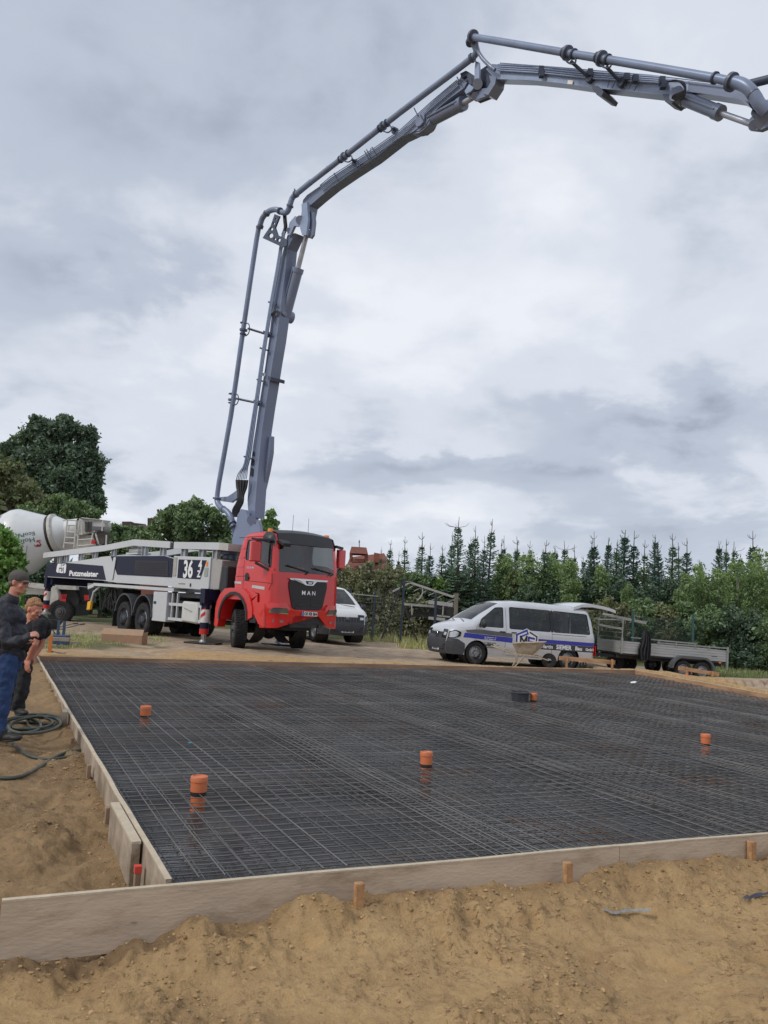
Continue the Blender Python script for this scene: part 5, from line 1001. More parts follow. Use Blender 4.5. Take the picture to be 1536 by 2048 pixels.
for px, py, qx, qy, s, r in ((519, 455, 515, 470, S1, 1.45), (521, 452, 517, 468, S1, 1.3), (533, 427, 527, 436, S1, 1.4), (560, 422, 553, 419, .47, 1.4), (580, 412, 577, 420, .4, 1.4), (434, 997, 437, 975, S1, 1.7), (447, 1019, 440, 1012, .53, 1.4), (465, 1046, 461, 1036, .43, 1.5), (467, 1053, 463, 1040, .42, 1.5),
    (487, 660, 489, 645, S1, 1.6), (464, 800, 466, 785, S1, 1.6), (592, 388, 600, 382, .37, 1.4), (688, 313, 700, 304, .34, 1.5), (766, 252, 780, 241, .34, 1.5), (944, 116, 935, 124, .33, 1.4), (942, 84, 944, 92, .5, 1.6), (946, 73, 960, 76, .56, 1.9), (1135, 106, 1150, 108, .56, 1.9), (1203, 117, 1220, 120, .56, 1.9), (1463, 164, 1450, 161, .56, 2.0), (1506, 188, 1512, 196, .52, 1.35)):
    mb = MB(); ring(mb, bp(px, py, s), bp(qx, qy, s)-bp(px, py, s), R_P*r, .06); bpart('pipe_coupling', mb, M('coupling_grey', (.10, .12, .165), .45, .2))
mb = MB(); 
for px, py, s in ((487, 646, S1), (486, 668, S1), (464, 788, S1), (463, 806, S1), (1128, 105, .56), (1148, 108, .56), (1195, 115, .56), (1216, 119, .56), (1430, 156, .56), (681, 319, .34), (696, 307, .34), (760, 257, .34), (774, 246, .34)):
    a = Vector((.0, 0, 0)); q_ = bp(px, py, s); dd = (bp(938, 965, s)-bp(938, 900, s)) if False else None
    nx = (bp(px+2, py-16, s) if px < 520 else (bp(px+16, py+3, s) if px > 1000 else bp(px+16, py-12, s)))-q_; mb = MB(); ring(mb, q_, nx, R_P*1.35, .035); bpart('pipe_clamp', mb, BOOMD)
# pipe carriers
mb = MB()
for (x0, y0, s0), (x1, y1, s1) in (((496, 657, S1), (535, 669, .2)), ((472, 797, S1), (515, 806, .2)), ((1141, 122, .56), (1180, 157, .2)), ((1212, 133, .56), (1243, 166, .2)), ((704, 318, .34), (710, 326, .2)), ((785, 254, .34), (790, 262, .2)), ((1500, 205, .4), (1515, 225, .2))):
    mb = MB(); mb.tube([bp(x0, y0, s0), bp(x1, y1, s1)], .035, 8); ring(mb, bp(x1, y1, s1), BN, .09, .1, 12); bpart('pipe_bracket', mb, BOOMD)
mb = MB()
for pts, s in ((((484, 645), (496, 647), (499, 655), (497, 667), (490, 672), (484, 670)), S1), (((462, 786), (473, 788), (477, 795), (475, 806), (469, 810), (461, 808)), S1), (((1129, 108), (1131, 120), (1140, 127), (1150, 126), (1152, 116)), .56), (((1196, 120), (1202, 131), (1213, 136), (1221, 133), (1223, 123)), .56), (((688, 322), (697, 324), (704, 319), (703, 312)), .34), (((766, 262), (776, 265), (783, 259), (781, 252)), .34)):
    mb = MB(); mb.tube(sm([bp(x, y, s+.03) for x, y in pts], 3), .018, 6); bpart('pipe_hoop', mb, BOOMD)
mb = MB(); bplate(mb, [(1184, 170), (1196, 172), (1207, 184), (1203, 192), (1194, 190), (1184, 178)], .3, .5); bpart('work_lamp_box', mb, BOOMD)
# perforated carrier plate at the first bend and swan-neck plate at the foot
from mathutils import Vector as _V
def holed(name, outer, holes, s, th, mat):
    loops = [[_V((x, y, 0)) for x, y in outer]]+[[_V((cx+r*cos(2*pi*i/12), cy+r*sin(2*pi*i/12), 0)) for i in range(12)] for cx, cy, r in holes]
    tr = tessellate_polygon(loops); pts = [q for lp in loops for q in lp]; n = len(pts); P_ = [bp(q.x, q.y, s) for q in pts]; mb = MB(); fs = [tuple(t) for t in tr]+[tuple(i+n for i in t[::-1]) for t in tr]; o_ = 0
    for lp in loops: k = len(lp); fs += [(o_+i, o_+(i+1) % k, o_+(i+1) % k+n, o_+i+n) for i in range(k)]; o_ += k
    mb.add(P_+[p-BN*th for p in P_], fs); return bpart(name, mb, mat)
holed('carrier_plate', [(549, 428), (559, 432), (550, 455), (555, 470), (568, 476), (574, 480), (573, 492), (564, 494), (525, 476), (530, 468), (541, 452)], [(551, 438, 1.8), (547.5, 447, 2.4), (543, 458, 3.2), (541.5, 471, 5.0), (549.5, 478, 2.6), (558, 480, 3.6)], .52, .05, BOOMD)
mb = MB(); mb.prism([bp(*q, .30) for q in [(440, 994), (455, 993), (466, 986), (474, 980), (474, 996), (462, 1005), (440, 1002)]], -BN*.08); bpart('carrier_plate', mb, BOOM)
# hydraulic lines along the arms
mb = MB(); rgb = random.Random(5)
for i in range(7):
    o_ = i*1.6; s = .30+.03*(i % 2)
    mb.tube(sm([bp(473+i*3.2, 960-i*.3, s), bp(476+i*3.0, 948, s), bp(486+o_*1.0, 934, s), bp(491+o_, 915, s), bp(497+o_*.9, 880, s), bp(505+o_*.8, 830, s), bp(513+o_*.7, 780, s), bp(523+o_*.65, 710, s), bp(532+o_*.65, 655, s), bp(541+o_*.6, 600, s), bp(552+o_*.6, 540, s), bp(560+o_*.6, 490, s), bp(566+o_*.5, 462, s)], 2), .016, 5)
bpart('hydraulic_lines', mb, BOOML, ang=80)
mb = MB()
for i in range(8):
    s = .30+.04*(i % 2); mb.tube(sm([bp(473+i*3.1, 960, s), bp(474+i*2.6, 975, s), bp(477+i*1.4, 990, s), bp(474+i*1.6, 1005, s), bp(466+i*1.7, 1020, .25), bp(468+i*1.2, 1034, .2)], 3), .035, 6)
mb.tube(sm([bp(569, 425, .3), bp(570, 440, .3), bp(571, 456, .28), bp(566, 470, .28)], 3), .06, 8)
for i in range(4): mb.tube(sm([bp(548, 645, .28), bp(546-i, 632-i, .3), bp(552, 626-i*1.5, .3), bp(562, 628-i, .3), bp(569, 634, .2)], 3), .014, 5)
for i in range(7): mb.tube(sm([bp(1336, 163, .25), bp(1352+i*2, 160+i*.4, .3), bp(1364+i*1.2, 168+i, .32), bp(1371-i*.5, 182, .32), bp(1366-i*3, 196-i, .28), bp(1350-i, 200-i*.6, .22)], 3), .014, 5)
bpart('rubber_hoses', mb, INK, ang=80)
mb = MB()
for i in range(5):
    o_ = i*2.6; mb.tube([bp(640+o_*.5, 371+o_, .22), bp(660+o_*.5, 354+o_, .22), bp(747+o_*.5, 297+o_, .22), bp(800+o_*.5, 260+o_, .22), bp(862+o_*.3, 204+o_, .2), bp(914+o_*.3, 160+o_, .2)], .014, 5)
for i in range(4):
    o_ = i*4.2; mb.tube([bp(996, 129+o_*.9, .21), bp(1080, 133+o_, .21), bp(1184, 144+o_, .21), bp(1320, 154+o_*.9, .21)], .018, 5)
mb.tube([bp(1000, 126, .21), bp(1120, 135, .21), bp(1300, 150, .21), bp(1450, 168, .21)], .012, 5); bpart('hydraulic_lines', mb, BOOML, ang=80)
mb = MB()
for px, py in ((541, 605), (531, 664), (524, 697), (518, 760), (512, 802), (492, 914)): mb.beam(bp(px-3.5, py-1, .30), bp(px+12, py+4, .30), .05, .05); bpart('line_clamp', mb, BOOMD); mb = MB()
for px, py in ((672, 352), (712, 330), (716, 324), (733, 308), (737, 305), (748, 300), (832, 222), (845, 236), (918, 160)): mb.beam(bp(px-4, py-6, .24), bp(px+4, py+10, .24), .02, .02); bpart('line_clamp', mb, BOOMD); mb = MB()
for px, py in ((1082, 140), (1083, 148), (1180, 146), (1253, 155), (1270, 158), (1324, 162), (1326, 170)): mb.box(bp(px, py, .24), (.10, .1, .14)); bpart('line_clamp', mb, BOOMD); mb = MB()
for px, py, qx, qy in ((1215, 175, 1219, 160), (1224, 176, 1230, 165), (1258, 178, 1264, 162), (1268, 182, 1279, 162), (1247, 180, 1252, 164)): mb.beam(bp(px, py, .22), bp(qx, qy, .22), .012, .012); bpart('cable_strap', mb, BOOMD); mb = MB()
for px, py, qx, qy in ((715, 334, 722, 318), (720, 330, 726, 314), (738, 316, 742, 296), (758, 302, 762, 290)): mb.beam(bp(px, py, .22), bp(qx, qy, .22), .018, .018); bpart('cable_strap', mb, BOOMD); mb = MB()
mb = MB()
for px, py in ((643, 348), (648, 342), (655, 336), (678, 320), (686, 311), (694, 305), (757, 258), (765, 249), (773, 243), (1436, 152), (1140, 98), (1208, 110), (590, 381)): mb.cyl(bp(px, py+5, .35 if px < 1000 else .56), bp(px-1, py-3, .35 if px < 1000 else .56), .025, n=6); bpart('clamp_bolt', mb, BOOMD); mb = MB()
# ------------------------------------------------------------------ concrete mixer truck behind
MY = 37.; XM = empty('concrete_mixer_truck', (-17, MY, -.1), 0, 'white concrete mixer truck with upside down green lettering behind the pump truck', 'concrete mixer truck'); XW = Matrix.Translation((-17, MY, -.1))
def mq(x, y, d=0.): return at_y(x, y, MY+d)
DW = M('drum_white', (.62, .64, .64), .35, var=.05, vs_=1.2, coat=.4, c2=(.50, .49, .46), c2th=(.5, .8)); CRM = M('mixer_cream', (.50, .49, .45), .55, var=.12, vs_=5, c2=(.30, .28, .24), c2th=(.5, .7))
d0, d1 = mq(-60, 1108), mq(122, 1067); ax = (d1-d0).normalized(); Ld = (d1-d0).length
def drad(t): return np.interp(t, [0, .35, .55, .62, .75, .93, 1.0], [.75, 1.30, 1.52, 1.50, 1.22, .86, .80])
mb = MB(); mb.lathe([(float(drad(i/40)), Ld*i/40) for i in range(41)]+[(.55, Ld+.35), (.5, Ld+.9)], d0, ax, 48); mb.build('drum', DW, XM, world=XW, ang=25)
mb = MB(); mb.lathe([(.87, Ld*.90), (.93, Ld*.905), (.93, Ld*.925), (.86, Ld*.93)], d0, ax, 48); mb.build('drum_ring', DARKM, XM, world=XW)
mb = MB(); mb.lathe([(.88, Ld*.93), (.95, Ld*.935), (.95, Ld*.965), (.82, Ld*.98)], d0, ax, 48); mb.build('drum_band', CRM, XM, world=XW)
GRN = M('text_teal', (.03, .12, .11), .5); uu = ax; vv = Vector((-ax.z, 0, ax.x)); NYv = uu.cross(vv)
def drumdeco(name, mat, items, size):
    mb = MB()
    for g, px, py in items:
        O = mq(px, py); vs_l = []
        for x, y in g[0]:
            P = O-uu*x-vv*y; t = max(0, min(1, (P-d0).dot(ax)/Ld)); hgt = (P-d0).dot(vv); r = float(drad(t))+.02; yy = -sqrt(max(.01, r*r-hgt*hgt)); c = d0+ax*(t*Ld)+vv*hgt; vs_l.append((c.x, c.y+yy, c.z))
        mb.add(vs_l, g[1])
    return mb.build(name, mat, XM, world=XW)
def fine(g): return g
drumdeco('drum_lettering', GRN, [(text_geo('Holcim', .27, .003, 'LEFT', 1.12), 89.5, 1078.5), (text_geo('EcoPact Zero', .235, .003, 'LEFT', 1.1), 89.5, 1067)], 1)
def arc2(r, a0, a1, w_, cx=0, cy=0, n=12): return stroke2([(cx+r*cos(radians(a0+(a1-a0)*i/n)), cy+r*sin(radians(a0+(a1-a0)*i/n))) for i in range(n+1)], w_)
drumdeco('drum_emblem', M('emblem_crimson', (.45, .02, .04), .5), [(arc2(.11, 20, 250, .035), 93, 1091), (arc2(.07, 200, 350, .03), 96, 1087)], 1)
drumdeco('drum_emblem', INK, [(stroke2([(-.09, 0), (-.03, .06), (.02, -.02), (.08, .03)], .035), 95, 1093)], 1)
drumdeco('drum_emblem', M('letter_grey', (.28, .33, .42), .5), [(stroke2([(.0, .0), (.45, .75), (.5, 0.), (.1, -.1)], .13), 14, 1060), (arc2(.2, 0, 200, .06), 8, 1038), (stroke2([(0, 0), (.1, .25)], .03), 77, 1096), (stroke2([(0, 0), (.08, .1)], .03), 70, 1096), (stroke2([(0, 0), (.2, .1)], .03), 60, 1096)], 1)
mb = MB()                                           # chassis
mb.beam(mq(-60, 1180), mq(130, 1184), .8, .28); mb.beam(mq(60, 1170, -.9), mq(98, 1174, -.9), .1, .22); mb.beam(mq(-20, 1166, -.9), mq(60, 1170, -.9), .1, .2); mb.build('chassis', CRM, XM, world=XW)
for px in (8, 60, 125):
    q_ = mq(px, 1207, -.85); W_ = wheel(XM, 0, 0, .52, .32, -1, M('rim_dull', (.10, .10, .105), .5, .5), .56, True); W_.location = (q_.x+17, -.95, .56)
mb = MB(); c = mq(108, 1180, -.9); mb.prism([mq(x, y, -1.05) for x, y in ((104, 1172), (112, 1174), (118, 1192), (116, 1214), (98, 1214), (97, 1192))], (0, .5, 0)); mb.build('chute', CRM, XM, world=XW, bevel=.03)
mb = MB(); mb.prism([mq(x, y, -.9) for x, y in ((104, 1156), (150, 1158), (152, 1180), (112, 1178))], (0, 1.4, 0)); mb.build('rear_deck', CRM, XM, world=XW)
mb = MB(); mb.prism([mq(x, y, -.7) for x, y in ((98, 1180), (150, 1180), (158, 1200), (150, 1232), (100, 1232))], (0, 1.6, 0)); mb.build('rear_bogie', DARKM, XM, world=XW)
mb = MB()
for i in range(4): mb.prism([mq(119+i*3.6, 1196, -1.1), mq(121+i*3.6, 1188, -1.1), mq(122.8+i*3.6, 1188, -1.1), mq(120.8+i*3.6, 1196, -1.1)], (0, .03, 0))
mb.prism([mq(119, 1197, -1.1), mq(132, 1197, -1.1), mq(131, 1204, -1.1), mq(120, 1204, -1.1)], (0, .04, 0)); mb.build('rear_marking', REDD, XM, world=XW)
mb = MB(); mb.prism([mq(168, 1190, -1.), mq(176, 1190, -1.), mq(177, 1200, -1.), mq(169, 1201, -1.)], (0, .1, 0)); mb.build('tail_light', REDD, XM, world=XW)
mb = MB(); mb.prism([mq(x, y, -.5) for x, y in ((150, 1172), (176, 1176), (180, 1205), (150, 1205))], (0, .8, 0)); mb.build('rear_machinery', DARKM, XM, world=XW)
# hopper, ladder and platform
mb = MB(); mb.prism([mq(x, y, -.45) for x, y in ((160, 1038), (186, 1037), (208, 1040), (211, 1052), (204, 1062), (184, 1066), (150, 1073), (152, 1060), (160, 1056))], (0, .9, 0)); hp = mb.build('hopper', CRM, XM, world=XW, bevel=.03)
mb = MB(); mb.add([mq(160, 1036, -.6), mq(222, 1042, -.3), mq(212, 1041, .7), mq(165, 1035, .7)], [(0, 1, 2, 3)]); mb.prism([mq(160, 1036, -.6), mq(222, 1042, -.3), mq(212, 1048, -.4), mq(206, 1040, -.5)], (0, .04, 0)); mb.build('hopper_lip', CRM, XM, world=XW)
mb = MB()
for i in range(5):
    for j in range(7): a = mq(171+i*2.9, 1044+j*3.0+(i % 2)*1.4, -.48); mb.cyl(a, a+Vector((0, -.02, 0)), .028, n=8)
mb.build('perforation', INK, hp, world=XW)
mb = MB(); mb.prism([mq(x, y, -.5) for x, y in ((193, 1064), (210, 1064), (207, 1088), (198, 1088))], (0, .7, 0)); mb.build('lower_funnel', M('funnel_brown', (.10, .08, .07), .7), XM, world=XW)
mb = MB(); mb.box(mq(196, 1057, -.6), (.5, .2, .16)); mb.build('motor_cover', M('motor_dark', (.12, .12, .15), .5), XM, world=XW)
def rod(mb, a, b_, d=-.9, r=.035): mb.tube([mq(*a, d), mq(*b_, d)], r, 6)
mb = MB()
for a, b_ in (((135, 1040), (127, 1096)), ((153, 1041), (148, 1096)), ((135, 1040), (153, 1041)), ((134, 1050), (152, 1051)), ((132, 1064), (150, 1065)), ((131, 1075), (149, 1076)), ((129, 1086), (148, 1087)), ((138, 1050), (136, 1064)), ((157, 1041), (155, 1096)), ((160, 1037), (156, 1070)), ((186, 1066), (181, 1090)), ((191, 1067), (197, 1088)), ((155, 1092), (186, 1090)), ((157, 1080), (186, 1078)), ((162, 1040), (164, 1070)), ((213, 1070), (212, 1090)), ((206, 1040), (204, 1062))): rod(mb, a, b_)
mb.build('ladder', M('frame_cream', (.52, .51, .47), .5, var=.1), XM, world=XW)
mb = MB(); mb.prism([mq(x, y, -.3) for x, y in ((124, 1040), (158, 1042), (160, 1070), (186, 1070), (192, 1092), (180, 1110), (122, 1104))], (0, .8, 0)); mb.build('platform_box', M('platform_beige', (.44, .42, .38), .6, var=.12, vs_=3), XM, world=XW)
mb = MB(); mb.box(mq(187, 1084, -1.), (.16, .1, .16)); mb.build('beacon', REDD, XM, world=XW)
mb = MB(); mb.tube([mq(-60, 1060, .3), mq(-60, 1180, .3)], .9, 8); mb.build('front_support', CRM, XM, world=XW)

# ------------------------------------------------------------------ trailer behind the silver van
ALU = M('alu_board', (.42, .43, .43), .4, .4, var=.1, vs_=3, stretch=(1, 1, 14), c2=(.30, .30, .29), c2th=(.5, .7)); GALV = M('galv_tube', (.30, .31, .30), .45, .5, var=.12, vs_=7)
tz = -.30; tp0 = at_y(1195, 1325, 27.2); th_ = radians(9); TRM = Matrix.Translation((tp0.x, tp0.y, tz)) @ Matrix.Rotation(th_, 4, 'Z') @ Matrix.Rotation(.042, 4, 'Y')
TR = empty('trailer', mat=TRM, label='low twin axle flatbed trailer with aluminium sides hitched behind the silver van', cat='trailer')
mb = MB(); x0, x1 = .35, 4.0
for y_ in (-.92, .88): mb.box(((x0+x1)/2, y_, .82), (x1-x0, .03, .36)); 
mb.box((x1, -.02, .82), (.03, 1.8, .36)); mb.box((x0, -.02, .82), (.03, 1.8, .36)); mb.build('side_board', ALU, TR)
mb = MB()
for z in (.72, .80, .88, .96):
    mb.box(((x0+x1)/2, -.937, z), (x1-x0, .008, .008))
mb.build('board_groove', M('groove', (.16, .16, .16), .6), TR)
mb = MB(); mb.box(((x0+x1)/2, -.02, .62), (x1-x0, 1.8, .07)); mb.box(((x0+x1)/2, -.6, .53), (x1-x0, .06, .12)); mb.box(((x0+x1)/2, .6, .53), (x1-x0, .06, .12)); mb.beam((-.7, 0, .5), (1.0, -.5, .52), .08, .1); mb.beam((-.7, 0, .5), (1.0, .5, .52), .08, .1); mb.beam((-.95, 0, .48), (-.6, 0, .5), .09, .1); mb.build('frame', DARKM, TR)
mb = MB()
for x in (x0, x1): mb.beam((x, -.945, .42 if x == x1 else .62), (x, -.945, 1.12), .06, .05)
mb.beam((x0, -.945, 1.72), (x0, -.945, .8), .03, .03); mb.beam((x0, .90, 1.72), (x0, .9, .8), .03, .03)
for z in (1.12, 1.28, 1.44, 1.60, 1.74): mb.beam((x0, -.94, z), (x0, .9, z), .014, .014)
mb.beam((x0+1.2, -.94, 1.14), (x0+2.5, -.94, 1.14), .035, .04); mb.beam((x0+1.2, -.94, 1.06), (x1, -.94, 1.08), .035, .04); mb.beam((x0+1.2, .9, 1.14), (x1, .9, 1.12), .035, .04)
for x in (x0+1.25, x0+1.85, x0+2.5, x0+3.0): mb.beam((x, -.95, 1.12), (x, -.95, .98), .03, .02)
mb.build('rail', GALV, TR)
mb = MB(); r_ = .36
for (a0, a1, cx) in ((90, 178, 2.42), (2, 90, 3.07)):
    an = [radians(a0+(a1-a0)*i/7) for i in range(8)]
    for b0, b1 in zip(an, an[1:]): mb.prism([(cx+r_*cos(b0), -1.12, .30+r_*sin(b0)), (cx+r_*cos(b1), -1.12, .30+r_*sin(b1)), (cx+(r_+.07)*cos(b1), -1.12, .30+(r_+.07)*sin(b1)), (cx+(r_+.07)*cos(b0), -1.12, .30+(r_+.07)*sin(b0))], (0, .24, 0))
mb.box((2.745, -1.0, .695), (.66, .24, .07)); mb.build('mudguard', M('guard_grey', (.085, .09, .095), .5, var=.1), TR, ang=60)
for x in (2.42, 3.07):
    wheel(TR, x, -1.0, .285, .17, -1, RIMG, .6); wheel(TR, x, .96, .285, .17, 1, RIMG, .6)
mb = MB(); mb.box((1.05, -.945, .62), (.08, .02, .05)); mb.box((3.75, -.945, .60), (.07, .02, .04)); mb.build('marker_lamp', ORL, TR)
mb = MB(); mb.box((3.55, -.94, .78), (.2, .003, .03)); mb.build('maker_mark', GREY, TR)
mb = MB(); mb.tube([(-.5, 0, .5), (-.5, 0, .05)], .025, 8); mb.lathe([(.11, -.04), (.12, 0), (.11, .04)], (-.5, 0, .12), (0, 1, 0), 16); mb.build('jockey_wheel', DARKM, TR)
mb = MB(); mb.lathe([(.05, -.09), (.27, -.09), (.285, -.06), (.285, .06), (.27, .09), (.05, .09)], (.55, -.1, .30), (0, 1, 0), 24); mb.build('spare_wheel', TYRE, TR)
mb = MB(); mb.lathe([(.05, -.09), (.27, -.09), (.285, -.06), (.285, .06), (.27, .09), (.05, .09)], (1.3, .5, .285), (0, 1, 0), 24); mb.build('spare_wheel', TYRE, TR)
# dark cloth hanging from the trailer rail
CL = M('dark_cloth', (.022, .022, .028), .9, var=.3, vs_=9); mb = MB(); cx = x0+.78; vs_l = []; fs_l = []
H_ = [(1.42, .05), (1.30, .10), (1.15, .15), (1.0, .19), (.8, .22), (.62, .21), (.5, .19)]
for i, (z, hwid) in enumerate(H_):
    for j in range(13): f = -1+2*j/12; vs_l.append((cx+f*hwid+.03*sin(z*7), -1.0-.06*sin(j*2.3+z*3)*(hwid/.2)-.05*(1-f*f), z+.02*sin(j*1.7)))
for i in range(len(H_)-1):
    for j in range(12): a = i*13+j; fs_l.append((a, a+1, a+14, a+13))
mb.add(vs_l, fs_l); mb.add([(v[0], v[1]+.07, v[2]) for v in vs_l], fs_l); W2 = [TRM @ Vector(v) for v in mb.v]; mb.v = [tuple(v) for v in W2]
o = mb.build('hanging_jacket', CL); tag(o, 'dark jacket hanging over the front rail of the trailer', 'jacket')

# ------------------------------------------------------------------ wheelbarrows
def wheelbarrow(name, M4, lb, tray, fr, s=1.):
    r = empty(name, mat=M4, label=lb, cat='wheelbarrow'); mb = MB()   # x: towards the wheel
    a = [(.52, .30, .70), (-.38, .33, .62), (-.38, -.33, .62), (.52, -.30, .70)]; b_ = [(.22, .17, .33), (-.24, .17, .33), (-.24, -.17, .33), (.22, -.17, .33)]
    A_, B_ = [Vector(p) for p in a], [Vector(p) for p in b_]; vs_l = []; n = 6
    def loop(P, rr=.25):
        o = []
        for i in range(4):
            p0, p, p1 = P[i-1], P[i], P[(i+1) % 4]; q0 = p+(p0-p)*rr; q1 = p+(p1-p)*rr
            for j in range(4): t = j/3; o.append(q0*(1-t)**2+p*2*t*(1-t)+q1*t*t)
        return o
    rings = [loop([A_[i].lerp(B_[i], t) for i in range(4)], .22) for t in (0, .35, .7, .92)]; rings.append(loop([B_[i].lerp((B_[0]+B_[2])/2, .12)+Vector((0, 0, -.02)) for i in range(4)]))
    for rg_ in rings: vs_l += rg_
    k = 16; fs = [(i*k+j, i*k+(j+1) % k, (i+1)*k+(j+1) % k, (i+1)*k+j) for i in range(4) for j in range(k)]+[tuple(4*k+j for j in range(k))]
    inner = [v+Vector((0, 0, .012)) for v in vs_l]; c0 = Vector((.05, 0, .5)); inner = [c0+(v-c0)*.965 for v in inner]
    mb.add(vs_l, fs); mb.add(inner, fs); mb.add(vs_l[:k]+inner[:k], [(j, (j+1) % k, k+(j+1) % k, k+j) for j in range(k)]); mb.build('tray', tray, r)
    mb = MB(); mb.tube(rings[0]+[rings[0][0]], .014, 6); mb.build('tray_rim', tray, r)
    for s_ in (-1, 1):
        mb = MB(); mb.tube([Vector((.62, s_*.08, .20)), Vector((.30, s_*.20, .30)), Vector((-.3, s_*.26, .34)), Vector((-.95, s_*.31, .52)), Vector((-1.05, s_*.31, .53))], .017, 8); mb.build('handle_bar', fr, r)
        mb = MB(); mb.tube([Vector((-.22, s_*.26, .33)), Vector((-.34, s_*.30, .01)), Vector((-.28, s_*.30, .0)), Vector((.0, s_*.24, .33))], .015, 8); mb.tube([Vector((.2, s_*.2, .32)), Vector((.45, s_*.2, .60))], .012, 6); mb.build('leg', fr, r)
        mb = MB(); mb.cyl((-1.12, s_*.31, .54), (-.95, s_*.31, .52), .022, n=10); mb.build('grip', DARK, r)
    mb = MB(); mb.tube([(-.31, -.3, .08), (-.31, .3, .08)], .012, 6); mb.build('cross_bar', fr, r)
    mb = MB(); mb.lathe([(.06, -.035), (.13, -.04), (.185, -.035), (.2, 0), (.185, .035), (.13, .04), (.06, .035)], (.62, 0, .2), (0, 1, 0), 24); mb.build('wheel', TYRE, r)
    return r
CONC = M('concrete_crust', (.40, .34, .26), .9, var=.25, vs_=9, bump=.5, bs=40, c2=(.20, .16, .12), c2th=(.5, .7))
q_ = at_y(1052, 1333, 23.6); wheelbarrow('wheelbarrow', Matrix.Translation((q_.x, q_.y, q_.z)) @ Matrix.Rotation(radians(-14), 4, 'Z') @ Matrix.Scale(1.03, 4), 'sand crusted wheelbarrow standing in front of the silver van', CONC, CONC)
q_ = at_z(97, 1277, .0); wheelbarrow('wheelbarrow', Matrix.Translation((q_.x, q_.y, .0)) @ Matrix.Rotation(radians(222), 4, 'Z') @ Matrix.Scale(.85, 4), 'black wheelbarrow standing behind the bending man', M('barrow_black', (.03, .035, .04), .5, var=.2), M('barrow_frame', (.10, .11, .12), .5))

# ------------------------------------------------------------------ batter boards right
def batter(lb, pts, top, name='batter_board'):
    (x0, y0), (x1, y1) = pts; 
    return None
def batter_board(lb, pA, pB, YA, YB, h, stakes, grp):
    a = at_y(*pA, YA); b_ = at_y(*pB, YB); r = empty('batter_board', (a.x, a.y, 0), 0, lb, 'batter board', grp); Wm = Matrix.Translation((a.x, a.y, 0)); mb = MB(); mb.beam(a, b_, .03, h); mb.build('cross_board', WOODO, r, world=Wm, bevel=.003)
    for f, zt, tip in stakes:
        p = a.lerp(b_, f)+Vector((0, -.05, 0)); mb = MB(); mb.beam((p.x, p.y, p.z-.55), (p.x, p.y, p.z+zt), .055, .055, up=(0, 1, 0)); st = mb.build('stake', STAKE, r, world=Wm)
        if tip: m2 = MB(); m2.beam((p.x, p.y-.001, p.z-.28), (p.x, p.y-.001, p.z-.12), .06, .06, up=(0, 1, 0)); m2.build('paint_mark', M('marker_pink', (.8, .16, .10), .5), st, world=Wm)
batter_board('batter board with a low cross plank in front of the silver van rear wheel', (1118, 1316), (1230, 1325), 24.3, 24.6, .12, ((.13, .07, False), (.94, .09, False)), 'batter boards at the slab corner')
batter_board('batter board with a pink marked stake in front of the trailer wheels', (1357, 1336), (1438, 1349), 24.0, 24.4, .11, ((.19, .06, True), (.82, .05, False)), 'batter boards at the slab corner')

# ------------------------------------------------------------------ things on the left: box, stake, tools
CARD = M('cardboard', (.33, .20, .125), .9, var=.1, vs_=3, c2=(.27, .16, .10), c2th=(.5, .7)); q_ = at_z(248, 1291, .01); 
r = empty('cardboard_box', (q_.x, q_.y, ghs(q_.x, q_.y)-.01), radians(-4), 'long open brown cardboard box lying beside the pump truck', 'box'); mb = MB(); Lx, Ly, Hh = 1.14, .40, .23
for a, b_ in (((0, -Ly/2, Hh/2), (Lx, .012, Hh)), ((0, Ly/2, Hh/2), (Lx, .012, Hh)), ((-Lx/2, 0, Hh/2), (.012, Ly, Hh)), ((Lx/2, 0, Hh/2), (.012, Ly, Hh)), ((0, 0, .012), (Lx, Ly, .012))): mb.box(a, b_)
mb.build('box_body', CARD, r)
mb = MB(); mb.beam((-Lx/2, -Ly/2+.05, Hh+.075), (Lx/2, -Ly/2+.05, Hh+.075), .008, .19, up=(0, .5, 1)); mb.build('front_flap', M('cardboard_light', (.40, .27, .18), .9, var=.08), r)
mb = MB(); mb.add([(-Lx/2, -Ly/2, Hh), (-Lx/2-.16, -Ly/2, Hh+.0), (-Lx/2-.16, Ly/2, Hh+.06), (-Lx/2, Ly/2, Hh)], [(0, 1, 2, 3)]); mb.build('side_flap', M('cardboard_light', (.4, .27, .18)), r)
mb = MB(); mb.add([(Lx/2, -Ly/2, Hh), (Lx/2+.02, -Ly/2, Hh+.08), (Lx/2+.02, Ly/2, Hh+.10), (Lx/2, Ly/2, Hh)], [(0, 1, 2, 3)]); mb.build('side_flap', M('cardboard_light', (.4, .27, .18)), r)
q_ = at_z(99, 1307, .0); stake(q_, .075, .55, .42, 'orange upright stake behind the far left corner of the formwork', M('stake_orange', (.60, .20, .05), .7, var=.15), rz=.2, group=None)
BL_ = M('steel_blue', (.04, .075, .14), .5, var=.3, vs_=8); q_ = at_z(118, 1296, .0); r = empty('metal_stand', (q_.x, q_.y, .02), .1, 'dark blue steel stand with two upright prongs on the grass', 'metal stand')
mb = MB(); mb.box((0, 0, .16), (.42, .3, .3)); mb.build('base_block', BL_, r, bevel=.02)
for x in (-.06, .08): mb = MB(); mb.beam((x, 0, .3), (x, 0, .66), .06, .05); mb.build('prong', BL_, r)
PL = M('old_plank', (.27, .22, .18), .9, var=.2, vs_=6)
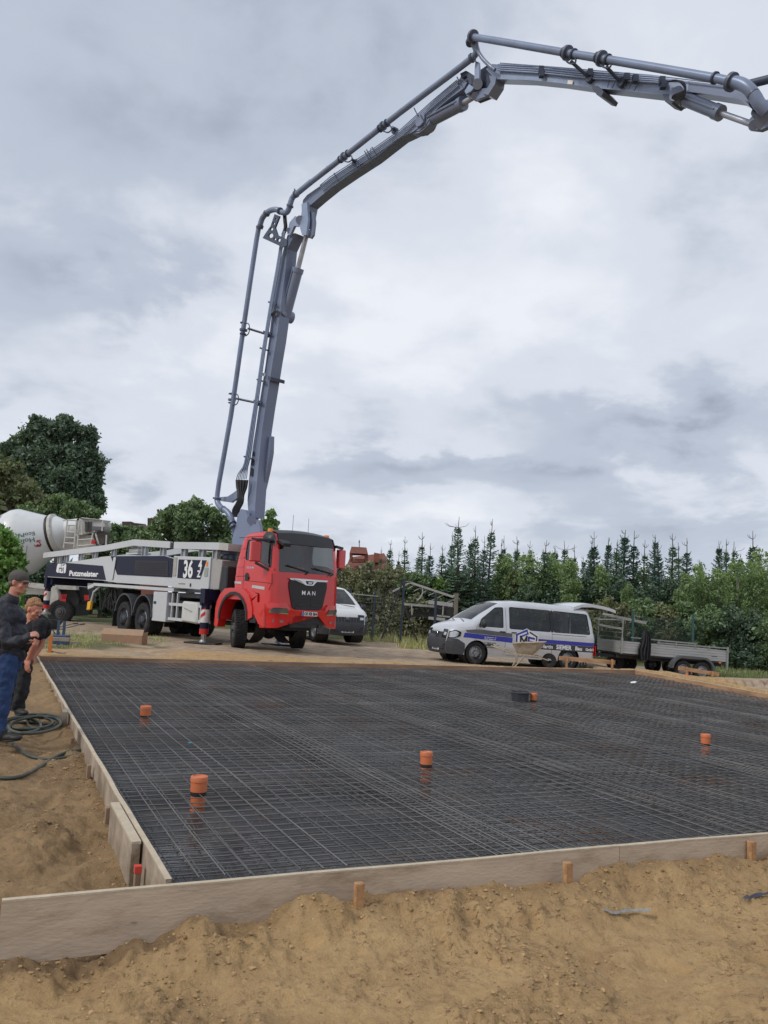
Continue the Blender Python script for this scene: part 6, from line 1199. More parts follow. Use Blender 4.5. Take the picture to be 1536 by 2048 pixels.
for i, (px, py, L_, a_, z_, lb) in enumerate(((86, 1277, 1.3, .05, .26, 'weathered plank resting level behind the orange stake'), (78, 1296, .9, .5, .05, 'thin grey batten on the grass nearest the bending man'), (70, 1290, 1.0, .7, .12, 'pale batten crossing the pile of scraps on the grass'), (140, 1291, .5, -.05, .05, 'short pale board lying right of the blue steel stand'), (112, 1305, .7, -.6, .03, 'slanting batten behind the far formwork corner'))):
    q_ = at_z(px, py, z_); r = empty('loose_plank', (q_.x, q_.y, max(z_, ghs(q_.x, q_.y)+.02)), a_, lb, 'plank', 'loose planks on the grass'); mb = MB(); mb.box((0, 0, 0), (L_, .12 if i in (0, 3) else .05, .09 if i in (0, 3) else .025)); mb.build('plank', PL if i != 2 else WOODT, r, bevel=.004)
q_ = at_z(68, 1290, .0); r = empty('scrap_heap', (q_.x, q_.y, .02), 0, 'grey rubble and bag remains piled on the grass left of the stake', 'rubble'); mb = MB()
for i in range(9): rgx = random.Random(i); mb.ell((rgx.uniform(-.4, .4), rgx.uniform(-.2, .2), .05), (rgx.uniform(.08, .2), .1, rgx.uniform(.05, .1)), 7, 5)
mb.build('rubble', M('rubble_grey', (.26, .25, .23), .9, var=.2, vs_=10, bump=.5), r)
# ------------------------------------------------------------------ garden hose
HOSE = M('hose_green', (.055, .065, .05), .55, var=.2, vs_=10, c2=(.14, .115, .08), c2th=(.55, .7)); r = empty('garden_hose', (-4.3, 9, 0), 0, 'dark green hose coiled on the sand beside the left formwork board', 'hose'); Wm = Matrix.Translation((-4.3, 9, 0))
def hz_(px, py, dz=0.02): q_ = at_z(px, py, -.14); z = ghs(q_.x, q_.y); q_ = at_z(px, py, z+dz); return q_
def loopp(cx, cy, rx, ry, n=26, a0=0, turns=1, tilt=0., dz=.02): return [hz_(cx+rx*cos(a0+2*pi*turns*i/n)+tilt*ry*sin(a0+2*pi*turns*i/n), cy+ry*sin(a0+2*pi*turns*i/n), dz) for i in range(n+1)]
mb = MB()
for cx, cy, rx, ry, ti, dz in ((66, 1445, 56, 17, -.6, .02), (62, 1447, 60, 14, -.5, .045), (58, 1446, 48, 12, -.4, .07), (88, 1443, 33, 14, -.5, .035), (40, 1451, 42, 15, .1, .06), (70, 1450, 50, 17, -.8, .085), (52, 1456, 50, 11, -.7, .02)): mb.tube(loopp(cx, cy, rx, ry, tilt=ti, dz=dz), .017, 7)
mb.build('coil', HOSE, r, world=Wm, ang=80)
mb = MB(); mb.tube(sm([hz_(x, y) for x, y in ((26, 1487), (40, 1500), (60, 1512), (95, 1519), (130, 1515), (160, 1508))], 5), .017, 7); mb.build('coupling_end', HOSE, r, world=Wm, ang=80)
r = empty('garden_hose', (-3.6, 7.5, 0), 0, 'single dark hose snaking from the left picture edge to the formwork', 'hose'); Wm = Matrix.Translation((-3.6, 7.5, 0))
mb = MB(); mb.tube(sm([hz_(x, y) for x, y in ((-120, 1540), (-40, 1552), (10, 1556), (40, 1553), (75, 1537), (105, 1517), (135, 1504), (162, 1500))], 6), .018, 8); mb.build('hose_line', HOSE, r, world=Wm, ang=80)
# ------------------------------------------------------------------ vegetation
def leafmat(name, c, var=.35, trans=.25, c2=None):
    if name in _mats: return _mats[name]
    c = (c[0]*2.7+.008, c[1]*2.6, c[2]*3.0+.014); c2 = (c2[0]*2.7+.008, c2[1]*2.6, c2[2]*3.0+.014) if c2 else None  # haze put into the leaf colours: brightened, with some blue added
    mt = M(name, c, .5, var=.3, vs_=.9, island=var, spec=.45, c2=c2, c2th=(.45, .65)); t = mt.node_tree; n = t.nodes.new; l = t.links.new; b = t.nodes['Principled BSDF']; o = t.nodes['Material Output']
    tr = n('ShaderNodeBsdfTranslucent'); src = b.inputs['Base Color'].links[0].from_socket; hs = n('ShaderNodeVectorMath'); hs.operation = 'MULTIPLY'; hs.inputs[1].default_value = (1.2, 1.5, .6); l(src, hs.inputs[0]); l(hs.outputs[0], tr.inputs[0])
    ms = n('ShaderNodeMixShader'); ms.inputs[0].default_value = trans; l(b.outputs[0], ms.inputs[1]); l(tr.outputs[0], ms.inputs[2]); l(ms.outputs[0], o.inputs[0]); return mt
BARK = M('bark', (.085, .065, .05), .9, var=.35, vs_=5, bump=.6, bs=20); BARKB = M('bark_pale', (.30, .28, .25), .8, var=.4, vs_=6)
def npmesh(name, V, F, mat, parent=None, smooth=False):
    me = bpy.data.meshes.new(name); V = np.asarray(V, np.float32); F = np.asarray(F, np.int32); k = F.shape[1]
    me.vertices.add(len(V)); me.vertices.foreach_set('co', V.ravel()); me.loops.add(F.size); me.loops.foreach_set('vertex_index', F.ravel()); me.polygons.add(len(F)); me.polygons.foreach_set('loop_start', np.arange(0, F.size, k, dtype=np.int32)); me.update(calc_edges=True); me.materials.append(mat)
    if smooth: me.polygons.foreach_set('use_smooth', [True]*len(F))
    o = bpy.data.objects.new(name, me); col.objects.link(o)
    if parent: o.parent = parent
    return o
def leaves(P, size, rg, flat_=.0, asp=1.6):
    n = len(P); a = rg.normal(size=(n, 3)); a[:, 2] *= (1-flat_); a /= np.linalg.norm(a, axis=1)[:, None]; b = rg.normal(size=(n, 3)); b = b-a*np.sum(a*b, 1)[:, None]; b /= np.linalg.norm(b, axis=1)[:, None]
    s = (size*rg.lognormal(-.1, .38, n))[:, None]; c = np.cross(a, b)
    V = np.stack([P-a*s*asp*.5, P+b*s*.42+c*s*.1, P+a*s*asp*.5, P-b*s*.42+c*s*.1], 1); return V.reshape(-1, 3), np.arange(n*4).reshape(-1, 4)
def rng_spur(d, idx): q = np.sin(d[:, 0]*17+idx*1.7)*np.sin(d[:, 1]*15+idx*2.3)*np.sin(d[:, 2]*16+idx); return .55*np.clip(q-.45, 0, 1)
def crown_points(blobs, n, rg, shell=.55):
    B_ = np.array(blobs); w_ = B_[:, 3]**1.9; idx = rg.choice(len(B_), n, p=w_/w_.sum()); d = rg.normal(size=(n, 3)); d /= np.linalg.norm(d, axis=1)[:, None]
    r = B_[idx, 3]*(shell+(1.08-shell)*rg.random(n)**.7); lump = 1+.24*np.sin(d[:, 0]*6+idx)*np.sin(d[:, 1]*5+idx*2)+.18*np.sin(d[:, 2]*9+idx*3)*np.sin(d[:, 0]*11+idx)+(rng_spur(d, idx))
    return B_[idx, :3]+d*(r*lump)[:, None]*np.array([1, 1, .85])
def blobs_for(rg, rx, rz, h0, n, r0, top=.0):
    o = []
    for i in range(n):
        t = rg.random(); z = h0+rz*2*(.08+.9*t); prof = np.sqrt(max(.05, 1-abs(2*t-.85+top)**2.2*.75)); a = rg.uniform(0, 2*pi); rr = rx*prof*np.sqrt(rg.random())*.85
        o.append((rr*cos(a), rr*sin(a), z, r0*rg.uniform(.6, 1.25)))
    return o
def deciduous(name, mat, rx, h, h0, nb, r0, nl, ls, seed, bark=BARK, rt=.12, label=None, cat='tree', group=None, shell=.5):
    rg = np.random.default_rng(seed); T_ = empty(name, label=label, cat=cat, group=group); rz = (h-h0)/2; bl = blobs_for(rg, rx, rz, h0, nb, r0)
    V, F = leaves(crown_points(bl, nl, rg, shell), ls, rg); npmesh('crown' if cat == 'tree' else 'foliage', V, F, mat, T_)
    mb = MB(); pts = [(0, 0, -.3), (.05*h*.1, 0, h*.3), (0, .03*h*.1, h*.6), (0, 0, h*.88)]; mb.tube(sm(pts, 3), [rt*(1-.85*i/9) for i in range(10)], 8)
    for b_ in bl[:min(len(bl), 14)]:
        z0 = max(h0*.5, min(h*.7, b_[2]*.6)); mb.tube(sm([(0, 0, z0), (b_[0]*.4, b_[1]*.4, z0+(b_[2]-z0)*.5), (b_[0], b_[1], b_[2])], 2), [rt*.45, rt*.38, rt*.28, rt*.18, rt*.08], 5)
    mb.build('trunk' if cat == 'tree' else 'stems', bark, T_, ang=80); return T_
def spruce(h, seed, mat, leader=.5, wid=.17, dens=1., bare=.0, fork=False):
    rg = np.random.default_rng(seed); T_ = empty('spruce_tree'); V = []; F = []; o_ = 0; mb = MB(); mb.tube([(0, 0, -.3), (0, 0, h*.5), (rg.uniform(-.04, .04), 0, h-leader), (rg.uniform(-.03, .03), rg.uniform(-.05, .05), h)], [h*.014, h*.009, .022, .008], 6)
    z = .25; tw = []
    while z < h-leader*.95:
        t = z/h; L = wid*h*((h-leader*.9-z)/h)**.85*(1.0 if t > .25 else .8+.8*t)*rg.uniform(.7, 1.2)+.05; nb = int(rg.integers(3, 6)); a0 = rg.uniform(0, 6.28)
        for k in range(nb):
            a = a0+2*pi*k/nb+rg.uniform(-.25, .25); Lk = L*rg.uniform(.7, 1.2); up = 1.25*t**3+.05-.2*(1-t)+rg.uniform(-.12, .12); d = np.array([cos(a), sin(a), up]); d /= np.linalg.norm(d); side = np.array([-sin(a), cos(a), 0]); m_ = max(3, int(Lk/.075*dens))
            if L > .22: mb.tube([Vector((0, 0, z)), Vector(d*Lk*.96)+Vector((0, 0, z+.03*Lk))], [.010+.006*L, .004], 3, False)
            for j in range(m_):
                f = (j+1)/m_; p = np.array([0, 0, z])+d*Lk*f+np.array([0, 0, -.10*Lk*f*(1-f)]); tl = (.10+.24*Lk*(1-f)**.8*(.4+.6*f))*rg.uniform(.7, 1.25)
                for s_ in (-1, 1):
                    q_ = p+(side*s_*.85+d*.55)*tl+np.array([0, 0, rg.uniform(-.05, .03)]); tw.append((p, q_))
                tw.append((p, p+d*.10+np.array([0, 0, .02])))
        z += rg.uniform(.07, .15)*(1.35-.5*t)/dens**.5
    if leader > .25:                               # whorl of bare shoots under the leader
        for zz_ in ((h-leader*.98, h-leader*.45) if not fork else (h-leader*.8,)):
            for k in range(int(rg.integers(2, 5))): a = rg.uniform(0, 6.28); L = (.16 if not fork else .42)*rg.uniform(.6, 1.3); mb.tube([(0, 0, zz_), (cos(a)*L*.7, sin(a)*L*.7, zz_+.08), (cos(a)*L, sin(a)*L, zz_+.22)], [.011, .009, .005], 4)
    mb.build('trunk', BARK, T_, ang=80); P0 = np.array([a for a, _ in tw]); P1 = np.array([b for _, b in tw]); n = len(P0); d = P1-P0; up = rg.normal(size=(n, 3))*.6+np.array([0, 0, 1.]); c = np.cross(d, up); c /= np.linalg.norm(c, axis=1)[:, None]+1e-9; w_ = (.022+.022*rg.random(n)*(1-P0[:, 2]/h)+.008)[:, None]
    V = np.stack([P0-c*w_*.5, P0+d*.55-c*w_, P1, P0+d*.55+c*w_], 1).reshape(-1, 3); npmesh('crown', V, np.arange(n*4).reshape(-1, 4), mat, T_); return T_
def place(src, x, y, s=1., rz=0., label=None, group=None, first=set(), z=None, cat=None, sz=None):
    if src.name in first: o = copy_tree(src)
    else: first.add(src.name); o = src
    o.location = (x, y, ghs(x, y)-.03 if z is None else z); o.scale = (s, s, sz or s); o.rotation_euler = (0, 0, rz)
    if label: o['label'] = label
    if group: o['group'] = group
    if cat: o['category'] = cat
    return o
SPM = leafmat('spruce_needles', (.048, .085, .048), .45, .12, c2=(.045, .075, .03)); SPM2 = leafmat('spruce_needles_dark', (.036, .068, .046), .4, .1, c2=(.03, .055, .03)); SPM3 = leafmat('spruce_needles_green', (.05, .085, .035), .45, .15)
sps = [spruce(6.0, 1, SPM, .75, .19), spruce(6.0, 2, SPM2, .5, .24, 1.1), spruce(6.0, 3, SPM3, .95, .16, .9), spruce(6.0, 4, SPM, .65, .21, 1., fork=True), spruce(6.0, 5, SPM2, .9, .20)]
GS = 'young spruces in the plantation behind the fence'
def where(px, n_):
    L_ = [(800, 'beside the red roofed building'), (850, 'above the bent shed frame'), (900, 'above the wooden fence post'), (960, 'above the bonnet of the silver van'), (1020, 'above the windshield of the silver van'), (1080, 'above the front door of the silver van'), (1150, 'above the side window of the silver van'), (1225, 'above the raised tailgate'), (1290, 'above the hanging jacket on the trailer'), (1350, 'above the trailer bed'), (1420, 'above the trailer wheels'), (1480, 'above the round green hedge'), (1700, 'at the right picture edge')]
    for lim, s_ in L_:
        if px < lim: return s_
rgv = random.Random(12)
tops = [(762, 1092, 2), (778, 1078, 0), (795, 1100, 4), (815, 1072, 2), (832, 1095, 0), (850, 1064, 2), (862, 1085, 4), (880, 1088, 0), (905, 1062, 4), (925, 1033, 3), (942, 1072, 1), (955, 1050, 0), (968, 1070, 4), (977, 1036, 0), (996, 1076, 2), (1012, 1070, 4), (1028, 1078, 0), (1040, 1072, 2), (1056, 1080, 4), (1084, 1078, 0), (1108, 1090, 1), (1130, 1080, 3), (1154, 1088, 4), (1178, 1074, 0), (1192, 1062, 4), (1213, 1074, 1), (1232, 1078, 0), (1248, 1058, 1), (1266, 1060, 4), (1284, 1078, 2), (1307, 1068, 1), (1324, 1082, 4), (1341, 1066, 0), (1358, 1084, 2), (1374, 1074, 4), (1407, 1118, 1), (1436, 1080, 1), (1455, 1076, 0), (1476, 1082, 3), (1506, 1060, 4), (1524, 1092, 1), (1545, 1080, 0)]
cnt = {}
for px, py, k in tops:
    wv_ = where(px, 0); cnt[wv_] = cnt.get(wv_, 0)+1
seen = {}
adj = {0: 'with open pointed top', 1: 'dense and bushy', 2: 'slim with long bare leader', 3: 'with forked top', 4: 'dark with tall spike'}
used_l = set()
for i, (px, py, k) in enumerate(tops):
    Y = 38.5+rgv.uniform(-1.5, 4.5)+(2 if px < 860 else 0); p = at_y(px, py, Y); h = p.z-ghs(p.x, p.y); o = place(sps[k], p.x, p.y, h/6.0, rgv.uniform(0, 6.28), None, GS); o['category'] = 'spruce'; o.rotation_euler = (rgv.uniform(-.035, .035), rgv.uniform(-.035, .035), o.rotation_euler[2]); q_ = rgv.uniform(.85, 1.35); o.scale = (o.scale[0]*q_, o.scale[1]*q_, o.scale[2])
    wv_ = where(px, 0); lb = 'young spruce '+adj[k]+' '+wv_
    if lb in used_l: lb = 'right twin of young spruce '+adj[k]+' '+wv_
    used_l.add(lb); o['label'] = lb[:200]
for i in range(26):                                # second row deeper in the plantation
    px = 800+i*30+rgv.uniform(-10, 10); Y = 46+rgv.uniform(-2, 5); p = at_y(px, 1124+rgv.uniform(-22, 22), Y); k = (1, 4, 0, 1)[i % 4]; o = place(sps[k], p.x, p.y, (p.z-ghs(p.x, p.y))/6., rgv.uniform(0, 6.28), 'spruce deeper in the plantation, mostly hidden behind the front row', 'spruces of the hidden second row'); o['category'] = 'spruce'
# dark tree on the left
BIGM = leafmat('big_tree_leaf', (.036, .058, .032), .5, .2, c2=(.048, .075, .038)); rgn = np.random.default_rng(21)
def shaped(name, mat, cs, n, ls, Y, label, trunkpx, bark=BARK, cat='tree', group=None, shell=.45, rt=.3, seed=0, depth=.8):
    """tree whose crown is a set of clumps standing at their own places (px,py,radius px) at distance Y"""
    rg = np.random.default_rng(seed+7); bp0 = at_y(trunkpx[0], trunkpx[1], Y); z0 = ghs(bp0.x, bp0.y); T_ = empty(name, (bp0.x, bp0.y, z0), 0, label, cat, group); m_ = Y/FP; bl = []
    for x, y, r in cs:
        dy = rg.uniform(-1, 1)*r*m_*depth; q_ = at_y(x, y, Y+dy)-Vector((bp0.x, bp0.y, z0)); bl.append((q_.x, q_.y, q_.z, r*m_))
    sub = []
    for b_ in bl:                                  # break each clump into smaller ones
        for k in range(12): d = rg.normal(size=3); d /= np.linalg.norm(d); f = rg.uniform(.7, 1.02); sub.append((b_[0]+d[0]*b_[3]*f, b_[1]+d[1]*b_[3]*.85, b_[2]+d[2]*b_[3]*f, b_[3]*rg.uniform(.18, .42)))
    V, F = leaves(crown_points(sub+bl, n, rg, shell), ls, rg); npmesh('crown' if cat == 'tree' else 'foliage', V, F, mat, T_)
    mb = MB(); top_ = max(b_[2] for b_ in bl); cxm = sum(b_[0] for b_ in bl)/len(bl); mb.tube(sm([(0, 0, -.3), (0, 0, top_*.3), (cxm*.5, 0, top_*.6), (cxm*.8, 0, top_*.9)], 3), [rt*(1-.09*i) for i in range(10)], 8)
    for b_ in bl: zz_ = min(top_*.5, max(.2, b_[2]*.55)); mb.tube(sm([(cxm*.3, 0, zz_), (b_[0]*.5, b_[1]*.5, zz_+(b_[2]-zz_)*.6), b_[:3]], 2), [rt*.4, rt*.34, rt*.25, rt*.16, rt*.08], 5)
    mb.build('trunk' if cat == 'tree' else 'stems', bark, T_, ang=80); return T_
shaped('broadleaf_tree', BIGM, [(85, 862, 30), (60, 885, 30), (125, 862, 28), (172, 872, 24), (30, 905, 26), (100, 910, 42), (165, 915, 32), (60, 940, 36), (130, 965, 45), (180, 960, 26), (195, 925, 18), (85, 990, 40), (170, 1005, 34), (14, 895, 12), (192, 1015, 16), (140, 1030, 40)], 60000, .17, 60, 'tall dark broadleaf tree towering behind the concrete mixer', (110, 1190), rt=.45, seed=1)
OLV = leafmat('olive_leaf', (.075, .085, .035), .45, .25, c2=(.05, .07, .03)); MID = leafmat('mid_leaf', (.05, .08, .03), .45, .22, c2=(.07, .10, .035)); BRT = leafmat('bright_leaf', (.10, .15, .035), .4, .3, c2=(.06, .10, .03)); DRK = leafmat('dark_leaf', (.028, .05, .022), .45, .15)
shaped('broadleaf_tree', OLV, [(20, 960, 30), (-10, 940, 32), (50, 985, 28), (10, 1000, 32), (70, 1010, 24), (-20, 1000, 40)], 24000, .13, 50, 'olive green tree at the left picture edge below the tall dark one', (20, 1190), seed=2)
shaped('broadleaf_tree', MID, [(120, 1010, 24), (150, 1022, 24), (100, 1030, 26), (180, 1030, 20), (140, 1050, 30), (60, 1040, 30)], 16000, .12, 48, 'low leafy tree directly above the mixer drum', (130, 1190), seed=3)
shaped('bush', MID, [(225, 1062, 16), (250, 1066, 15), (272, 1070, 18), (215, 1080, 22), (245, 1090, 26), (285, 1085, 20), (190, 1090, 24), (270, 1110, 30), (205, 1120, 30)], 9000, .13, 46, 'dark bush right of the mixer hopper in front of the brown roof', (240, 1190), cat='bush', seed=4)
shaped('broadleaf_tree', MID, [(325, 1045, 20), (345, 1030, 18), (370, 1020, 18), (392, 1008, 14), (410, 1025, 20), (430, 1040, 20), (450, 1055, 18), (380, 1050, 30), (345, 1075, 30), (420, 1080, 30), (300, 1075, 22), (380, 1110, 40), (440, 1110, 30), (310, 1110, 30), (455, 1085, 18)], 36000, .095, 42, 'leafy green tree filling the gap between mixer and boom foot', (380, 1190), seed=5)
shaped('broadleaf_tree', leafmat('maple_leaf', (.06, .10, .03), .4, .35), [(540, 1028, 9), (548, 1044, 9), (532, 1050, 10), (545, 1062, 12), (525, 1062, 8)], 420, .17, 36, 'thin young maple peeking up between boom foot and black sun visor', (540, 1190), rt=.05, seed=6, shell=.2)
shaped('hedge', leafmat('hedge_leaf', (.07, .13, .025), .45, .25, c2=(.04, .085, .02)), [(-20, 1080, 36), (6, 1076, 20), (24, 1096, 17), (36, 1122, 15), (32, 1148, 17), (0, 1130, 36), (-30, 1160, 50), (18, 1180, 26), (-20, 1210, 50), (16, 1215, 28), (12, 1250, 28), (-20, 1270, 40), (14, 1285, 24)], 36000, .055, 17, 'bright green hedge at the left edge beside the standing man', (0, 1250), cat='hedge', seed=7, rt=.06, shell=.7)
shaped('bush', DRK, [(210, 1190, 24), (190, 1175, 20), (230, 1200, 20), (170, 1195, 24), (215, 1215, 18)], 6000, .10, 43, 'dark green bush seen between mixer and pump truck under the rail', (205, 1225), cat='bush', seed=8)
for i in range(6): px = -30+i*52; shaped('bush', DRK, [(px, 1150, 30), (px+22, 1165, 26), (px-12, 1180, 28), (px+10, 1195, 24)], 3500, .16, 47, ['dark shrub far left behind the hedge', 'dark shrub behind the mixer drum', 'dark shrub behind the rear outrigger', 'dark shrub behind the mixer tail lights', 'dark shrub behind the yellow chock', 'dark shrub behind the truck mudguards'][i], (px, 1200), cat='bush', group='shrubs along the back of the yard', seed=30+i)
# bramble bank behind the mesh fence
BRM = leafmat('bramble_leaf', (.075, .085, .04), .5, .25, c2=(.10, .09, .045)); GRP = 'brambles and bushes behind the fence'
bank = [(690, 1150, 26, 'round bramble bush right of the red truck mirror', BRM), (735, 1150, 28, 'bramble bush just under the red roof', BRM), (780, 1150, 28, 'bramble bush above the dark fence post with braces', BRM), (830, 1160, 24, 'greener bramble bush above the bent shed frame', MID), (875, 1172, 22, 'bright bush over the shed rafters', BRT), (700, 1200, 36, 'bramble thicket behind the white van bonnet', BRM), (760, 1205, 40, 'bramble thicket behind the mesh fence panel', BRM), (715, 1255, 30, 'weedy bush beside the white van wheel', OLV), (830, 1215, 32, 'brambles inside the bent shed frame', BRM), (910, 1160, 22, 'dark bush behind the wooden post', DRK), (940, 1180, 22, 'green bush above the silver van bonnet', MID), (985, 1180, 22, 'low bush behind the van windshield', MID), (1030, 1160, 28, 'pale birch thicket behind the van front door', OLV)]
for i, (px, py, r_, lb, mt_) in enumerate(bank):
    o_ = random.Random(i); shaped('bush', mt_, [(px, py, r_*.8), (px-r_*.7, py+r_*.4, r_*.7), (px+r_*.7, py+r_*.4, r_*.7), (px, py+r_*1.1, r_*.9), (px-r_*.5, py+r_*1.7, r_*.7), (px+r_*.5, py+r_*1.7, r_*.7)], 5200, .085, 37.5-(.8 if py > 1190 else 0)+o_.uniform(0, 1), lb, (px, 1270), cat='bush', group=GRP, seed=50+i, rt=.04)
BIR = leafmat('birch_leaf', (.085, .12, .045), .4, .35, c2=(.06, .095, .04)); GB = 'birches in front of the spruces'
def birch(px, pt, pb, wid, Y, lb, n=6500, mat=BIR, seed=0, ls=.055):
    cs = []; rg = random.Random(seed); k = 7
    for i in range(k): f = i/(k-1); cs.append((px+rg.uniform(-.35, .35)*wid*(.3+f), pt+(pb-pt)*f+wid*.3, wid*(.32+.42*sin(min(1, f*1.3+.1)*pi*.75))))
    return shaped('birch_tree', mat, cs, n, ls, Y, lb, (px, 1270), BARKB, group=GB, seed=seed, rt=.05, shell=.15)
for i, a in enumerate([(1060, 1105, 1200, 36, 37, 'light green birch behind the rear of the van roof'), (1100, 1108, 1200, 36, 37.5, 'wide light green birch above the van side window'), (1140, 1120, 1200, 30, 36.5, 'yellowish birch left of the raised tailgate'), (1010, 1110, 1180, 30, 38, 'birch mixed with spruces above the van windshield'), (1200, 1130, 1240, 22, 36.6, 'narrow birch behind the raised tailgate'), (1255, 1170, 1260, 22, 35.5, 'small birch sapling behind the hanging jacket'), (1370, 1150, 1260, 26, 35.5, 'pale birch above the trailer wheels'), (1400, 1128, 1260, 34, 36, 'bright birch left of the gap in the spruces'), (1440, 1140, 1260, 34, 36, 'green birch above the round hedge'), (1475, 1120, 1250, 36, 36.5, 'tall birch behind the round hedge'), (1515, 1100, 1240, 42, 37, 'large birch at the right picture edge'), (1555, 1110, 1240, 42, 37, 'birch cut off by the right picture edge')]): birch(*a, seed=100+i)
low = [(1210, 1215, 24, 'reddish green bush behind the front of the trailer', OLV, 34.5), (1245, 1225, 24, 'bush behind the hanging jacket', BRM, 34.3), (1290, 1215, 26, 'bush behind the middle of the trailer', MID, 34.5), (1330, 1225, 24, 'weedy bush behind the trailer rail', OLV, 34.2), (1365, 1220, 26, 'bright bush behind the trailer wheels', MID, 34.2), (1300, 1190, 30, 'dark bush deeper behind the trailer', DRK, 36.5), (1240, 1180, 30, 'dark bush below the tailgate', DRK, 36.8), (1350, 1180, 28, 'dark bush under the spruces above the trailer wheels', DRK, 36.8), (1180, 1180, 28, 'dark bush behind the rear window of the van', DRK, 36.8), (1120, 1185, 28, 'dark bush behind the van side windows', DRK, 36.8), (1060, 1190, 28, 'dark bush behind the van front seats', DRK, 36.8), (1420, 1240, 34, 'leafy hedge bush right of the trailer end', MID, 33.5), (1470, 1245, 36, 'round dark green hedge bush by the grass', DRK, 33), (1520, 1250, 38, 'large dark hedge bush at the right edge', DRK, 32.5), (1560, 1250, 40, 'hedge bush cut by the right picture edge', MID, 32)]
for i, (px, py, r_, lb, mt_, Y) in enumerate(low):
    shaped('bush', mt_, [(px, py, r_*.8), (px-r_*.7, py+r_*.4, r_*.7), (px+r_*.7, py+r_*.4, r_*.7), (px, py+r_*1.1, r_*.9), (px-r_*.5, py+r_*1.7, r_*.75), (px+r_*.5, py+r_*1.7, r_*.75)], 4500, .08, Y, lb, (px, 1290), cat='bush', group=GRP, seed=150+i, rt=.04)
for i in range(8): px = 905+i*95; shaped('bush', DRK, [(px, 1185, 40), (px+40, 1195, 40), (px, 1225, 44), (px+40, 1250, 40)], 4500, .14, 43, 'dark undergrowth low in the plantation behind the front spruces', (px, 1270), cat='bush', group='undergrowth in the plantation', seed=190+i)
# weeds and grass
def grass_patch(name, lab, pts, n, h, mat, seed, lean=.5):
    rg = np.random.default_rng(seed); P = []
    while len(P) < n:
        x0, y0, x1, y1 = pts[rg.integers(len(pts))]; px = rg.uniform(x0, x1); py = rg.uniform(y0, y1); q_ = at_z(px, py, -.05); P.append((q_.x, q_.y))
    P = np.array(P)+rg.normal(size=(n, 2))*.08; Z = gh(P[:, 0], P[:, 1]); B_ = np.column_stack([P, Z-.01]); a = rg.uniform(0, 6.28, n); hh = h*rg.lognormal(-.2, .45, n); d = np.column_stack([np.cos(a)*lean*hh, np.sin(a)*lean*hh, hh]); s = np.column_stack([-np.sin(a), np.cos(a), 0*a])*(.006+.02*h); mid_ = B_+d*np.array([.4, .4, .6])
    V = np.stack([B_-s, B_+s, mid_+s*.8, B_+d, mid_-s*.8], 1).reshape(-1, 3); F = np.concatenate([np.arange(n)[:, None]*5+np.array([0, 1, 2]), np.arange(n)[:, None]*5+np.array([0, 2, 4]), np.arange(n)[:, None]*5+np.array([4, 2, 3])]); o = npmesh(name, V, F, mat); tag(o, lab, 'grass', None, 'stuff'); return o
GRS = leafmat('grass_blade', (.10, .12, .04), .5, .3, c2=(.17, .15, .07))
grass_patch('grass', 'short trampled grass behind the far left corner of the slab', [(60, 1268, 250, 1300), (60, 1285, 180, 1306), (120, 1280, 330, 1296)], 9000, .05, GRS, 1)
grass_patch('weeds', 'tall weeds growing along the foot of the mesh fence', [(705, 1262, 860, 1285), (800, 1268, 900, 1296), (640, 1250, 880, 1272)], 9000, .26, leafmat('weed_blade', (.12, .13, .05), .5, .3, c2=(.20, .17, .08)), 2)
grass_patch('grass', 'green grass verge below the hedge at the right edge', [(1410, 1312, 1560, 1338), (1380, 1296, 1536, 1320)], 12000, .08, leafmat('verge_blade', (.085, .10, .035), .45, .3), 3)
grass_patch('weeds', 'weeds along the fence behind the van and the trailer', [(900, 1262, 1500, 1292)], 12000, .30, leafmat('weed_blade', (.12, .13, .05)), 4)

# ------------------------------------------------------------------ fences, shed frame, houses
POST = M('post_blue', (.025, .035, .06), .5, var=.2); WIRE = M('wire_grey', (.16, .17, .17), .5, .5); FR = M('shed_frame', (.40, .39, .37), .55, .3, var=.15, vs_=8)
fy = 34.; F0 = at_y(640, 1262, 35.5); F1 = at_y(800, 1288, 33.2); fn = empty('mesh_fence', (F0.x, F0.y, 0), 0, 'sagging wire mesh fence with dark posts beside the white van', 'fence'); Wm = Matrix.Translation((F0.x, F0.y, 0))
def fpt(f, z): p = F0.lerp(F1, f); return Vector((p.x, p.y, ghs(p.x, p.y)+z))
mb = MB()
for i in range(37): f = i/36; hh = 1.85 if f < .72 else 1.85+(f-.72)*2.2; mb.tube([fpt(f, .05), fpt(f, hh*.5)+Vector((0, .04*sin(i), 0)), fpt(f, hh)], .005, 3, False)
for j in range(13): mb.tube([fpt(k/12, .08+j*(.15 if k < 9 else .15+.05*(k-9)/3)+.015*sin(k*2+j)) for k in range(13)], .005, 3, False)
mb.tube([fpt(.0, 1.9), fpt(.35, 1.86), fpt(.72, 1.84)], .022, 6); mb.build('wire_mesh', WIRE, fn, world=Wm)
for px, ptop, lb in ((694, 1178, 0), (743, 1182, 0), (802, 1157, 0)):
    fbest = min(range(101), key=lambda k: abs(((fpt(k/100, 0)-CAM).dot(_R)/(fpt(k/100, 0)-CAM).dot(_F))*FP+768-px))/100; b_ = fpt(fbest, -.1); t_ = at_y(px, ptop, b_.y); mb = MB(); mb.beam(b_, (b_.x+.06, b_.y, t_.z), .09, .09, up=(0, 1, 0)); mb.build('post', POST, fn, world=Wm)
